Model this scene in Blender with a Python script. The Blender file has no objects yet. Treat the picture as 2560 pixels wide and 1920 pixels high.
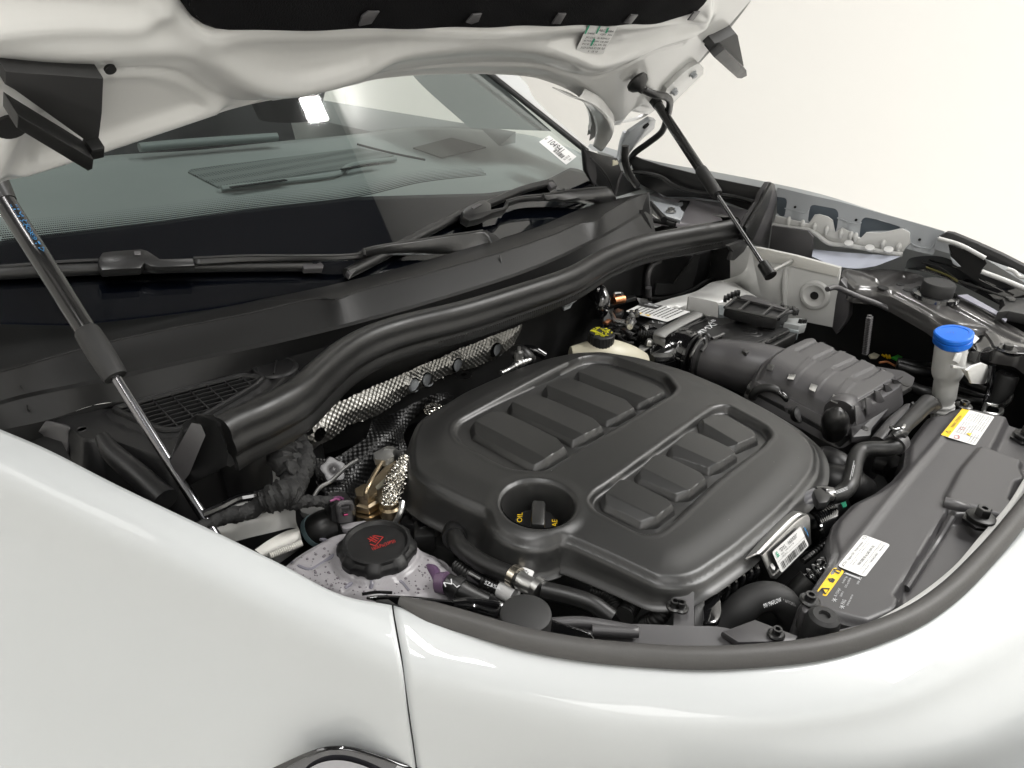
import bpy, bmesh, math, random
import numpy as np
from mathutils import Vector, Matrix, noise as mnoise
random.seed(7)
sc = bpy.context.scene
COL = sc.collection
# ------------------------------------------------------------------ camera
# world: X = across the car (towards the far wing), Y = towards the windscreen, Z up, metres
F = 1832.0
CX = np.array([1770, 930, -1832.0]); CX /= np.linalg.norm(CX)
CY = np.array([-2480, 1110, -1832.0]); CY -= CX * CX.dot(CY); CY /= np.linalg.norm(CY)
CZ = np.cross(CX, CY)
RM = np.stack([CX, CY, CZ], 1)
CP = np.array([0, 0, 1.50])
cam_d = bpy.data.cameras.new('camera'); cam = bpy.data.objects.new('camera', cam_d); COL.objects.link(cam)
cam_d.sensor_width = 36; cam_d.lens = 36 * F / 2560; cam_d.clip_start = .02; cam_d.clip_end = 100
cam.matrix_world = Matrix.Translation(CP) @ Matrix(RM.T.tolist()).to_4x4()
sc.camera = cam
# ------------------------------------------------------------------ light: white photo studio
w = bpy.data.worlds.new('World'); sc.world = w; w.use_nodes = True
bg = w.node_tree.nodes['Background']; bg.inputs[0].default_value = (1.0, .98, .95, 1); bg.inputs[1].default_value = .05
sc.view_settings.view_transform = 'Standard'; sc.view_settings.look = 'None'; sc.view_settings.exposure = 0; sc.view_settings.gamma = 1
sc.cycles.use_denoising = True; sc.cycles.max_bounces = 7; sc.cycles.diffuse_bounces = 4; sc.cycles.glossy_bounces = 4
sc.cycles.transparent_max_bounces = 12; sc.cycles.sample_clamp_indirect = 6; sc.cycles.caustics_reflective = False; sc.cycles.caustics_refractive = False
PW_ = .745
def lamp(name, loc, target, sx, sy, power, col=(1, .985, .965), roll=0):
    d = bpy.data.lights.new(name, 'AREA'); d.shape = 'RECTANGLE'; d.size = sx; d.size_y = sy; d.energy = power; d.color = col
    o = bpy.data.objects.new(name, d); COL.objects.link(o); o.location = loc
    q_ = (Vector(target) - Vector(loc)).to_track_quat('-Z', 'Y'); o.rotation_euler = (q_.to_matrix() @ Matrix.Rotation(roll, 3, 'Z')).to_euler()
    return o
for lx, ly, sx, sy, pw, tw in [(-.35, .12, 2.5, .11, 90, 39), (-1.1, -.10, 2.7, .11, 90, 38), (1.5, 3.1, .34, .22, 22, 38), (4.88, 3.66, .24, .26, 30, 0),
                               (4.2, -2.7, 1.4, 4.4, 700, 0), (-3.9, 4.2, 2.6, 3.0, 110, 0), (-3.4, -4.6, 3.2, 3.0, 260, 0)]:  # this row: large unseen fill panels added for soft overall light
    lamp('ceiling_or_fill_lamp', (lx, ly, 6.38), (lx, ly + .001, 0), sx, sy, pw * PW_, roll=0).rotation_euler = (0, 0, math.radians(tw))
# ------------------------------------------------------------------ geometry helpers
ZR = {'A': (0, 0, 2.44), 'B': (850, 0, 2.44), 'C': (1660, 0, 2.44), 'D': (0, 600, 2.44), 'E': (680, 750, 3.687), 'F': (500, 1150, 2.765),
      'G': (1000, 850, 2.765), 'H': (1400, 650, 3.687), 'I': (1960, 620, 3.687), 'J': (1960, 1000, 3.687), 'K': (1700, 1250, 3.687),
      'L': (1450, 350, 4.148), 'M': (1900, 400, 3.318), 'N': (1500, 720, 4.424), 'O': (600, 1750, 3.687), 'W': (0, 0, .8641), 'X': (0, 0, 1)}
def q(k, pts):
    x0, y0, s = ZR[k]
    return [(x0 + p[0] / s, y0 + p[1] / s) + tuple(p[2:]) for p in pts]
def ray(px, py):
    return RM.T @ np.array([(px - 1280) / F, -(py - 960) / F, -1.0])
def V(px, py, z=None, x=None, y=None, pl=None):
    """sight line of a photo pixel met with a real plane of the car"""
    d = ray(px, py)
    if z is not None: t = (z - CP[2]) / d[2]
    elif x is not None: t = (x - CP[0]) / d[0]
    elif y is not None: t = (y - CP[1]) / d[1]
    else: t = (np.array(pl[0]) - CP).dot(pl[1]) / d.dot(pl[1])
    return Vector((CP + t * d).tolist())
def VV(k, pts, **kw):
    return [V(p[0], p[1], z=p[2]) if len(p) > 2 else V(p[0], p[1], **kw) for p in q(k, pts)]
def catmull(P, n, closed=False):
    P = [np.array(p, float) for p in P]
    m = len(P); segs = m if closed else m - 1
    if closed: g = lambda i: P[i % m]
    else: g = lambda i: P[i] if 0 <= i < m else (2 * P[0] - P[1] if i < 0 else 2 * P[-1] - P[-2])
    dense = []
    for s in range(segs):
        a, b, c, d = g(s - 1), g(s), g(s + 1), g(s + 2)
        t0 = 0; t1 = t0 + max(1e-6, np.linalg.norm(b - a)) ** .5; t2 = t1 + max(1e-6, np.linalg.norm(c - b)) ** .5; t3 = t2 + max(1e-6, np.linalg.norm(d - c)) ** .5
        for k in range(12):
            t = t1 + (t2 - t1) * k / 12
            A1 = (t1 - t) / (t1 - t0) * a + (t - t0) / (t1 - t0) * b; A2 = (t2 - t) / (t2 - t1) * b + (t - t1) / (t2 - t1) * c
            A3 = (t3 - t) / (t3 - t2) * c + (t - t2) / (t3 - t2) * d
            B1 = (t2 - t) / (t2 - t0) * A1 + (t - t0) / (t2 - t0) * A2; B2 = (t3 - t) / (t3 - t1) * A2 + (t - t1) / (t3 - t1) * A3
            dense.append((t2 - t) / (t2 - t1) * B1 + (t - t1) / (t2 - t1) * B2)
    if closed: dense.append(dense[0])
    else: dense.append(P[-1])
    D = np.array(dense); L = np.r_[0, np.cumsum(np.linalg.norm(np.diff(D, axis=0), axis=1))]
    S = np.linspace(0, L[-1], n + 1 if closed else n)
    out = np.stack([np.interp(S, L, D[:, i]) for i in range(D.shape[1])], 1)
    return out[:-1] if closed else out
def rc(P, r, k=5):
    """closed polygon with corners rounded by r"""
    P = [np.array(p, float) for p in P]; n = len(P); out = []
    for i in range(n):
        a, b, c = P[i - 1], P[i], P[(i + 1) % n]
        la, lc = np.linalg.norm(a - b), np.linalg.norm(c - b)
        ra, r2 = min(r, la * .45), min(r, lc * .45)
        p0 = b + (a - b) / la * ra; p2 = b + (c - b) / lc * r2
        for j in range(k):
            t = j / (k - 1); out.append((1 - t) ** 2 * p0 + 2 * t * (1 - t) * b + t * t * p2)
    return out
def fin(name, me, mat, parent=None, sharp=35, kind=None):
    me.set_sharp_from_angle(angle=math.radians(sharp)) if len(me.polygons) else None
    for m_ in (mat if isinstance(mat, (list, tuple)) else [mat]): me.materials.append(m_)
    o = bpy.data.objects.new(name, me); COL.objects.link(o)
    if parent is not None:
        o.parent = parent; o.matrix_parent_inverse = PW(parent).inverted()
    if kind: o['kind'] = kind
    return o
def PW(o):
    m = o.matrix_basis.copy()
    if o.parent is not None: m = PW(o.parent) @ o.matrix_parent_inverse @ m
    return m
def mesh(name, verts, faces, mat, parent=None, sharp=35, kind=None, smooth=True, recalc=True):
    me = bpy.data.meshes.new(name); me.from_pydata([tuple(map(float, v)) for v in verts], [], faces)
    if recalc:
        bm = bmesh.new(); bm.from_mesh(me); bmesh.ops.remove_doubles(bm, verts=bm.verts, dist=1e-6); bmesh.ops.recalc_face_normals(bm, faces=bm.faces); bm.to_mesh(me); bm.free()
    me.polygons.foreach_set('use_smooth', [smooth] * len(me.polygons))
    return fin(name, me, mat, parent, sharp, kind)
def thing(name, label, cat, loc, group=None):
    o = bpy.data.objects.new(name, None); COL.objects.link(o); o.location = loc; o.empty_display_size = .05
    o['label'] = label; o['category'] = cat
    if group: o['group'] = group
    return o
def tag(o, label, cat=None, group=None):
    o['label'] = label
    if cat: o['category'] = cat
    if group: o['group'] = group
    return o
def frames(P):
    P = np.array([list(p) for p in P], float); n = len(P); T = np.gradient(P, axis=0); T /= np.linalg.norm(T, axis=1)[:, None]
    up = np.array([0, 0, 1.]); N = []
    v = up - T[0] * up.dot(T[0])
    if np.linalg.norm(v) < .1: v = np.array([1., 0, 0]) - T[0] * T[0][0]
    v /= np.linalg.norm(v)
    for i in range(n):
        v = v - T[i] * v.dot(T[i]); v /= np.linalg.norm(v); N.append(v)
    return P, T, np.array(N)
def tube_data(P, r, n=14, cap=True, wob=None):
    P, T, N = frames(P); B = np.cross(T, N); m = len(P)
    r = np.full(m, r) if np.isscalar(r) else np.array(r)
    vs = []; fs = []
    for i in range(m):
        for k in range(n):
            a = 2 * math.pi * k / n; rr = r[i] * (1 + (wob(i, k) if wob else 0))
            vs.append(P[i] + rr * (math.cos(a) * N[i] + math.sin(a) * B[i]))
    for i in range(m - 1):
        for k in range(n):
            fs.append((i * n + k, i * n + (k + 1) % n, (i + 1) * n + (k + 1) % n, (i + 1) * n + k))
    if cap: fs.append(tuple(range(n))[::-1]); fs.append(tuple((m - 1) * n + k for k in range(n)))
    return vs, fs
def tube(name, P, r, mat, parent=None, n=14, seg=40, smoothpath=True, **kw):
    if smoothpath:
        P0 = np.array([list(p) for p in P], float)
        if not np.isscalar(r):
            Q = catmull([list(p) + [rr] for p, rr in zip(P0, r)], seg); P, r = Q[:, :3], Q[:, 3]
        else: P = catmull(P0, seg)
    v, f = tube_data(P, r, n, **kw)
    return mesh(name, v, f, mat, parent)
def ribbed(name, P, r, pitch, depth, mat, parent=None, n=16):
    P = catmull([list(p) for p in P], 400); L = np.r_[0, np.cumsum(np.linalg.norm(np.diff(P, axis=0), axis=1))]
    m = max(12, int(L[-1] / pitch * 6)); P = np.stack([np.interp(np.linspace(0, L[-1], m), L, P[:, i]) for i in range(3)], 1)
    S = np.linspace(0, L[-1], m); R_ = r - depth * (.5 - .5 * np.cos(2 * math.pi * S / pitch)) ** 1.5
    v, f = tube_data(P, R_, n)
    return mesh(name, v, f, mat, parent, sharp=70)
def sweep(name, P, prof, mat, parent=None, seg=120, side=None, cap=True, scale=None, sharp=50):
    """closed profile (side, up) carried along a path, up stays near +Z"""
    P = catmull([list(p) for p in P], seg); T = np.gradient(P, axis=0); T /= np.linalg.norm(T, axis=1)[:, None]
    n = len(prof); vs = []; fs = []
    for i in range(seg):
        s = np.cross(T[i], [0, 0, 1.]); s /= np.linalg.norm(s); u = np.cross(s, T[i])
        k_ = 1 if scale is None else np.interp(i / (seg - 1), *scale)
        for a, b in prof: vs.append(P[i] + k_ * (a * s + b * u))
    for i in range(seg - 1):
        for k in range(n): fs.append((i * n + k, i * n + (k + 1) % n, (i + 1) * n + (k + 1) % n, (i + 1) * n + k))
    if cap: fs.append(tuple(range(n))[::-1]); fs.append(tuple((seg - 1) * n + k for k in range(n)))
    return mesh(name, vs, fs, mat, parent, sharp)
def prism(name, poly, depth, mat, parent=None, bevel=.0015, down=(0, 0, -1), seg=2, sharp=35, r=0):
    """polygon in space extruded by depth along down, edges bevelled"""
    if r: poly = rc([list(p) for p in poly], r, 4)
    bm = bmesh.new(); d = Vector(down).normalized() * depth
    top = [bm.verts.new(Vector([float(c) for c in p])) for p in poly]; bot = [bm.verts.new(v.co + d) for v in top]
    n = len(top); fs = [bm.faces.new(top), bm.faces.new(bot[::-1])]
    for i in range(n): bm.faces.new((top[i], bot[i], bot[(i + 1) % n], top[(i + 1) % n]))
    bmesh.ops.recalc_face_normals(bm, faces=bm.faces)
    if bevel: bmesh.ops.bevel(bm, geom=list(set(e for f in fs for e in f.edges)), offset=bevel, segments=seg, profile=.5, affect='EDGES')
    me = bpy.data.meshes.new(name); bm.to_mesh(me); bm.free(); me.polygons.foreach_set('use_smooth', [True] * len(me.polygons))
    return fin(name, me, mat, parent, sharp)
def box(name, c, s, mat, parent=None, rot=None, bevel=.0015):
    bm = bmesh.new(); bmesh.ops.create_cube(bm, size=1); bmesh.ops.scale(bm, vec=s, verts=bm.verts)
    if bevel: bmesh.ops.bevel(bm, geom=bm.edges[:], offset=bevel, segments=2, profile=.5, affect='EDGES')
    M_ = Matrix.Translation(Vector(c)) @ (rot.to_4x4() if rot is not None else Matrix.Identity(4)); bm.transform(M_)
    me = bpy.data.meshes.new(name); bm.to_mesh(me); bm.free(); me.polygons.foreach_set('use_smooth', [True] * len(me.polygons))
    return fin(name, me, mat, parent)
def lathe(name, prof, c, mat, parent=None, axis=(0, 0, 1), n=40, rmod=None, sharp=35, cap=True):
    ax = Vector(axis).normalized(); qn = Vector((0, 0, 1)).rotation_difference(ax); vs = []; fs = []
    for i, (r, z) in enumerate(prof):
        for k in range(n):
            a = 2 * math.pi * k / n; rr = r * (rmod(a, i) if rmod else 1); vs.append(Vector(c) + qn @ Vector((rr * math.cos(a), rr * math.sin(a), z)))
    for i in range(len(prof) - 1):
        for k in range(n): fs.append((i * n + k, i * n + (k + 1) % n, (i + 1) * n + (k + 1) % n, (i + 1) * n + k))
    if cap and prof[0][0] > 1e-5: fs.append(tuple(range(n)))
    if cap and prof[-1][0] > 1e-5: fs.append(tuple((len(prof) - 1) * n + k for k in range(n)))
    return mesh(name, vs, fs, mat, parent, sharp)
def sheet(name, rows, n, m, mat, parent=None, thick=0, sharp=40, disp=None, kind=None):
    R_ = [catmull([list(p) for p in r_], n) for r_ in rows]
    G_ = np.stack([catmull([R_[i][j] for i in range(len(R_))], m) for j in range(n)], 1) if len(R_) > 2 else np.stack([R_[0] + (R_[1] - R_[0]) * t for t in np.linspace(0, 1, m)])
    if disp is not None: G_ = disp(G_)
    m_, n_ = G_.shape[:2]; fs = [(i * n_ + j, i * n_ + j + 1, (i + 1) * n_ + j + 1, (i + 1) * n_ + j) for i in range(m_ - 1) for j in range(n_ - 1)]
    o = mesh(name, G_.reshape(-1, 3), fs, mat, parent, sharp, kind)
    if thick:
        md = o.modifiers.new('thickness', 'SOLIDIFY'); md.thickness = thick; md.offset = -1; md.use_even_offset = False
    return o
# ---- signed distance helpers (numpy)
def segdist(poly, X, Y, closed=True):
    P = np.array(poly)[:, :2]; A = P; B = np.roll(P, -1, 0)
    if not closed: A, B = P[:-1], P[1:]
    best = np.full(X.shape, 1e9); bx = np.zeros(X.shape); by = np.zeros(X.shape)
    for a, b in zip(A, B):
        d = b - a; L2 = max(1e-12, d.dot(d)); t = np.clip(((X - a[0]) * d[0] + (Y - a[1]) * d[1]) / L2, 0, 1)
        cx, cy = a[0] + t * d[0], a[1] + t * d[1]; dd = np.hypot(X - cx, Y - cy); mk = dd < best
        best = np.where(mk, dd, best); bx = np.where(mk, cx, bx); by = np.where(mk, cy, by)
    return best, bx, by
def inside(poly, X, Y):
    P = np.array(poly)[:, :2]; B = np.roll(P, -1, 0); ins = np.zeros(X.shape, bool)
    for (x1, y1), (x2, y2) in zip(P, B):
        if y1 == y2: continue
        c = ((y1 > Y) != (y2 > Y)) & (X < (x2 - x1) * (Y - y1) / (y2 - y1) + x1); ins ^= c
    return ins
def sd(poly, X, Y):
    d, _, _ = segdist(poly, X, Y); return np.where(inside(poly, X, Y), -d, d)
def sstep(a, b, x):
    t = np.clip((x - a) / (b - a), 0, 1); return t * t * (3 - 2 * t)
class Frame:
    def __init__(s, O, U, W, N): s.O, s.U, s.W, s.N = (np.array(list(v), float) for v in (O, U, W, N))
    def to(s, p): d = np.array(list(p), float) - s.O; return (d.dot(s.U), d.dot(s.W))
    def wp(s, u, w_, h): return s.O + s.U * u + s.W * w_ + s.N * h
FZ = lambda z: Frame((0, 0, z), (1, 0, 0), (0, 1, 0), (0, 0, 1))
FX = lambda x: Frame((x, 0, 0), (0, 1, 0), (0, 0, 1), (-1, 0, 0))
def hf(name, fr, outline, cell, hfun, mat, parent=None, holes=(), skirt=(), sharp=40, kind=None, skf=None):
    """height-field panel on a frame, trimmed to outline (2-D), with holes and a turned-down skirt"""
    O2 = np.array(outline)[:, :2]; x0, y0 = O2.min(0) - cell; x1, y1 = O2.max(0) + cell
    nx, ny = int((x1 - x0) / cell) + 2, int((y1 - y0) / cell) + 2
    X, Y = np.meshgrid(x0 + cell * np.arange(nx), y0 + cell * np.arange(ny))
    D = sd(O2, X, Y); _, BX, BY = segdist(O2, X, Y)
    for h_ in holes:
        dh = -sd(h_, X, Y); _, hx, hy = segdist(h_, X, Y); mk = dh > D; D = np.where(mk, dh, D); BX = np.where(mk, hx, BX); BY = np.where(mk, hy, BY)
    keep = (D[:-1, :-1] + D[1:, :-1] + D[:-1, 1:] + D[1:, 1:]) / 4 < 0
    cnt = np.zeros(X.shape, int)
    for a in (0, 1):
        for b in (0, 1): cnt[a:ny - 1 + a, b:nx - 1 + b] += keep
    bd = (cnt > 0) & (cnt < 4); X = np.where(bd, BX, X); Y = np.where(bd, BY, Y)
    used = cnt > 0; idx = -np.ones(X.shape, int); idx[used] = np.arange(used.sum())
    Hh = hfun(X, Y)[used]; P = fr.O + X[used][:, None] * fr.U + Y[used][:, None] * fr.W + Hh[:, None] * fr.N
    J, I = np.nonzero(keep); fs = np.stack([idx[J, I], idx[J, I + 1], idx[J + 1, I + 1], idx[J + 1, I]], 1).tolist()
    vs = P.tolist()
    if skirt:
        S = O2
        area = .5 * np.sum(S[:, 0] * np.roll(S[:, 1], -1) - np.roll(S[:, 0], -1) * S[:, 1])
        T = np.roll(S, -1, 0) - np.roll(S, 1, 0); Nn = np.stack([T[:, 1], -T[:, 0]], 1) * (1 if area > 0 else -1)
        Nn /= np.maximum(1e-9, np.linalg.norm(Nn, axis=1))[:, None]
        h0 = hfun(S[:, 0], S[:, 1]); k = len(S); base = len(vs)
        for off, dz in [(0, 0)] + list(skirt):
            Q = S + Nn * off
            vs += (fr.O + Q[:, :1] * fr.U + Q[:, 1:] * fr.W + (h0 + dz * (1 if skf is None else skf(S[:, 0], S[:, 1])))[:, None] * fr.N).tolist()
        for r_ in range(len(skirt)):
            for i in range(k): fs.append([base + r_ * k + i, base + r_ * k + (i + 1) % k, base + (r_ + 1) * k + (i + 1) % k, base + (r_ + 1) * k + i])
    return mesh(name, vs, fs, mat, parent, sharp, kind, recalc=True)
def F2(fr, pts): return [fr.to(p) for p in pts]
def densify(P, step):
    P = [np.array(p, float) for p in P]; out = []
    for a, b in zip(P, P[1:] + P[:1]):
        n = max(1, int(np.linalg.norm(b - a) / step)); out += [a + (b - a) * k / n for k in range(n)]
    return out
# ---- flat print
def quadmap(Q, u, v, lift=0):
    Q = [Vector(p) for p in Q]; N = (Q[1] - Q[0]).cross(Q[3] - Q[0]).normalized()
    if N.dot(Vector(CP.tolist()) - Q[0]) < 0: N = -N
    return (Q[0] * (1 - u) + Q[1] * u) * (1 - v) + (Q[3] * (1 - u) + Q[2] * u) * v + N * lift
_tc = {}
def textmesh(body):
    if body not in _tc:
        c = bpy.data.curves.new('t', 'FONT'); c.body = body; c.resolution_u = 2; o = bpy.data.objects.new('t', c); COL.objects.link(o)
        bpy.context.view_layer.update(); me = bpy.data.meshes.new_from_object(o.evaluated_get(bpy.context.evaluated_depsgraph_get()))
        vs = np.array([v.co[:2] for v in me.vertices]) if len(me.vertices) else np.zeros((0, 2)); fs = [tuple(p.vertices) for p in me.polygons]
        bpy.data.objects.remove(o); bpy.data.curves.remove(c); bpy.data.meshes.remove(me); _tc[body] = (vs, fs)
    return _tc[body]
class Ink:
    """collects print (text, bars, shapes) on one quad into one mesh"""
    def __init__(s, Q, lift=.0006): s.Q, s.lift, s.v, s.f = Q, lift, [], []
    def text(s, body, u0, v0, u1, v1, turn=0):
        vs, fs = textmesh(body)
        if not len(vs): return s
        mn, mx = vs.min(0), vs.max(0); b = len(s.v)
        for p in (vs - mn) / np.maximum(1e-6, mx - mn):
            a, c = p[0], 1 - p[1]
            if turn: a, c = (1 - c, a) if turn > 0 else (c, 1 - a)
            s.v.append(quadmap(s.Q, u0 + (u1 - u0) * a, v0 + (v1 - v0) * c, s.lift))
        s.f += [tuple(b + i for i in f_) for f_ in fs]; return s
    def poly(s, pts):
        b = len(s.v); s.v += [quadmap(s.Q, u, v, s.lift) for u, v in pts]; s.f.append(tuple(range(b, b + len(pts)))); return s
    def rect(s, u0, v0, u1, v1): return s.poly([(u0, v0), (u1, v0), (u1, v1), (u0, v1)])
    def bars(s, u0, v0, u1, v1, n=40, vert=True):
        rnd = random.Random(n); x = 0; W_ = [rnd.choice((1, 1, 2, 3)) for _ in range(n)]; tot = sum(W_)
        for i, w_ in enumerate(W_):
            a, b = x / tot, (x + w_) / tot; x += w_
            if i % 2 == 0: s.rect(u0 + (u1 - u0) * a, v0, u0 + (u1 - u0) * b, v1) if vert else s.rect(u0, v0 + (v1 - v0) * a, u1, v0 + (v1 - v0) * b)
        return s
    def line(s, pts, w_):
        for a, b in zip(pts, pts[1:]):
            d = np.array(b) - np.array(a); L_ = np.linalg.norm(d) + 1e-9; nn = np.array([-d[1], d[0]]) / L_ * w_ / 2
            s.poly([tuple(a + nn), tuple(b + nn), tuple(b - nn), tuple(a - nn)])
        return s
    def make(s, name, mat, parent): return mesh(name, s.v, s.f, mat, parent, smooth=False, recalc=False)
def plate(name, Q, mat, parent, t=.0004, lift=.0004, r=.003):
    Q = [quadmap(Q, u, v, lift) for u, v in ((0, 0), (1, 0), (1, 1), (0, 1))]
    N = (Q[1] - Q[0]).cross(Q[3] - Q[0]).normalized()
    if N.dot(Vector(CP.tolist()) - Q[0]) < 0: N = -N
    return prism(name, Q, t, mat, parent, bevel=0, down=-N, r=r)
# ------------------------------------------------------------------ materials
def M(name, base, rough=.5, metal=0, coat=0, bump=0, bscale=900, spec=.5, trans=0, var=0, vscale=6, sss=0, alpha=1, crough=.03, rvar=0):
    m = bpy.data.materials.new(name); m.use_nodes = True; nt = m.node_tree; b = nt.nodes['Principled BSDF']
    b.inputs['Base Color'].default_value = (*base, 1); b.inputs['Roughness'].default_value = rough; b.inputs['Metallic'].default_value = metal
    b.inputs['Coat Weight'].default_value = coat; b.inputs['Coat Roughness'].default_value = crough; b.inputs['Specular IOR Level'].default_value = spec
    b.inputs['Transmission Weight'].default_value = trans; b.inputs['Alpha'].default_value = alpha
    if sss: b.inputs['Subsurface Weight'].default_value = sss; b.inputs['Subsurface Radius'].default_value = (.02, .02, .02)
    tc = nt.nodes.new('ShaderNodeTexCoord')
    if bump:
        n = nt.nodes.new('ShaderNodeTexNoise'); n.inputs['Scale'].default_value = bscale; n.inputs['Detail'].default_value = 3; nt.links.new(tc.outputs['Object'], n.inputs['Vector'])
        bp = nt.nodes.new('ShaderNodeBump'); bp.inputs['Strength'].default_value = bump; bp.inputs['Distance'].default_value = .001
        nt.links.new(n.outputs['Fac'], bp.inputs['Height']); nt.links.new(bp.outputs['Normal'], b.inputs['Normal'])
    if var or rvar:
        n = nt.nodes.new('ShaderNodeTexNoise'); n.inputs['Scale'].default_value = vscale; n.inputs['Detail'].default_value = 6; n.inputs['Roughness'].default_value = .65
        nt.links.new(tc.outputs['Object'], n.inputs['Vector'])
        if var:
            mx = nt.nodes.new('ShaderNodeMix'); mx.data_type = 'RGBA'; mx.inputs['A'].default_value = (*[c * (1 - var) for c in base], 1); mx.inputs['B'].default_value = (*[min(1, c * (1 + var)) for c in base], 1)
            nt.links.new(n.outputs['Fac'], mx.inputs['Factor']); nt.links.new(mx.outputs['Result'], b.inputs['Base Color'])
        if rvar:
            mr = nt.nodes.new('ShaderNodeMapRange'); mr.inputs['From Min'].default_value = .3; mr.inputs['From Max'].default_value = .7
            mr.inputs['To Min'].default_value = rough - rvar; mr.inputs['To Max'].default_value = rough + rvar
            nt.links.new(n.outputs['Fac'], mr.inputs['Value']); nt.links.new(mr.outputs['Result'], b.inputs['Roughness'])
    return m
PLA = M('moulded_plastic', (.016, .016, .0156), .38, spec=.75, bump=.018, bscale=1400, rvar=.015, vscale=14)
PLD = M('dark_plastic', (.009, .009, .0093), .42, bump=.02, bscale=900, var=.25, vscale=20, rvar=.07)
PLG = M('grey_black_plastic', (.060, .058, .060), .40, spec=.6, bump=.02, bscale=1200, var=.08, vscale=9, rvar=.02)
RUB = M('rubber', (.010, .010, .0098), .40, bump=.02, bscale=500, var=.2, vscale=30, rvar=.06)
RUBM = M('matt_rubber', (.018, .018, .018), .6, bump=.04, bscale=700, var=.2, vscale=40)
SCM = M('scuttle_plastic', (.009, .009, .009), .45, spec=.4, bump=.03, bscale=900, var=.2, vscale=12)
SAT = M('satin_black', (.012, .012, .012), .30)
GLB = M('gloss_black_lacquer', (.006, .006, .0065), .10, coat=1, crough=.02)
TAPE = M('cloth_tape', (.011, .011, .011), .75, bump=.8, bscale=260)
LACQ = M('lacquered_steel', (.05, .048, .047), .28, coat=1, crough=.09)
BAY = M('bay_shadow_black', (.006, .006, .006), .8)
PAINT = M('pearl_white_paint', (.47, .488, .492), .42, coat=.65, crough=.02, var=.015, vscale=500)
PAIN2 = M('inner_white_paint', (.56, .56, .545), .30, coat=.6, crough=.06)
PAIN3 = M('primer_grey_paint', (.40, .42, .44), .35, coat=.4, crough=.1)
SEALR = M('white_sealant', (.62, .61, .57), .6, bump=.5, bscale=300)
STEEL = M('galvanised_steel', (.55, .55, .54), .32, metal=1, bump=.08, bscale=200, rvar=.1)
CHR = M('polished_rod', (.24, .24, .25), .2, metal=1)
BRZ = M('heat_tinted_metal', (.42, .34, .23), .3, metal=1, bump=.3, bscale=120, var=.3, vscale=30)
COPP = M('copper', (.55, .24, .12), .4, metal=1)
DKMET = M('dark_metal', (.10, .10, .10), .35, metal=1)
GRYP = M('grey_painted_metal', (.19, .19, .185), .4, rvar=.05, vscale=30)
WPL = M('white_plastic', (.72, .72, .70), .4, sss=.25)
CREAM = M('cream_plastic', (.52, .49, .38), .4, sss=.2)
BLUE = M('blue_cap', (.01, .16, .72), .38)
YEL = M('yellow_print', (.85, .55, .01), .5)
YELC = M('yellow_cap_top', (.62, .58, .02), .5)
LAB = M('label_white', (.72, .72, .71), .45)
INK = M('black_ink', (.02, .02, .02), .6)
WINK = M('white_ink', (.55, .56, .57), .6)
BINK = M('blue_ink', (.02, .16, .36), .5)
RINK = M('red_ink', (.42, .03, .025), .5)
GINK = M('green_ink', (.02, .33, .18), .5)
GRN = M('green_plastic', (.08, .6, .08), .4)
PURP = M('purple_coolant', (.09, .05, .10), .3)
ORG = M('orange_plastic', (.5, .2, .08), .4)
CARP = M('insulation_felt', (.005, .005, .0055), .95, spec=.1, bump=1, bscale=500)
def wallmat():
    m = M('studio_wall_paint', (.84, .832, .805), .8, var=.02, vscale=.4); return m
WALL = wallmat()
# ------------------------------------------------------------------ special materials
def foil():
    m = M('embossed_foil', (.62, .60, .55), .22, metal=1); nt = m.node_tree; b = nt.nodes['Principled BSDF']
    tc = nt.nodes.new('ShaderNodeTexCoord'); mp = nt.nodes.new('ShaderNodeMapping'); mp.inputs['Rotation'].default_value = (.4, .3, .6); nt.links.new(tc.outputs['Object'], mp.inputs['Vector'])
    v = nt.nodes.new('ShaderNodeTexVoronoi'); v.inputs['Scale'].default_value = 190; v.inputs['Randomness'].default_value = .12; nt.links.new(mp.outputs['Vector'], v.inputs['Vector'])
    n = nt.nodes.new('ShaderNodeTexNoise'); n.inputs['Scale'].default_value = 25; nt.links.new(tc.outputs['Object'], n.inputs['Vector'])
    ad = nt.nodes.new('ShaderNodeMath'); ad.operation = 'MULTIPLY_ADD'; ad.inputs[1].default_value = 3; nt.links.new(n.outputs['Fac'], ad.inputs[0]); nt.links.new(v.outputs['Distance'], ad.inputs[2])
    bp = nt.nodes.new('ShaderNodeBump'); bp.inputs['Strength'].default_value = 1; bp.inputs['Distance'].default_value = .0035; nt.links.new(ad.outputs[0], bp.inputs['Height']); nt.links.new(bp.outputs['Normal'], b.inputs['Normal'])
    return m
FOIL = foil()
def glassmat():
    m = bpy.data.materials.new('windscreen_glass'); m.use_nodes = True; nt = m.node_tree; nt.nodes.clear(); L_ = nt.links.new
    o = nt.nodes.new('ShaderNodeOutputMaterial'); t = nt.nodes.new('ShaderNodeBsdfTransparent'); t.inputs[0].default_value = (.82, .89, .87, 1)
    g = nt.nodes.new('ShaderNodeBsdfGlossy'); g.inputs['Roughness'].default_value = .025; f_ = nt.nodes.new('ShaderNodeFresnel'); f_.inputs['IOR'].default_value = 1.9
    x = nt.nodes.new('ShaderNodeMixShader'); L_(f_.outputs[0], x.inputs[0]); L_(t.outputs[0], x.inputs[1]); L_(g.outputs[0], x.inputs[2]); L_(x.outputs[0], o.inputs[0])
    return m
GLASS = glassmat()
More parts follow.
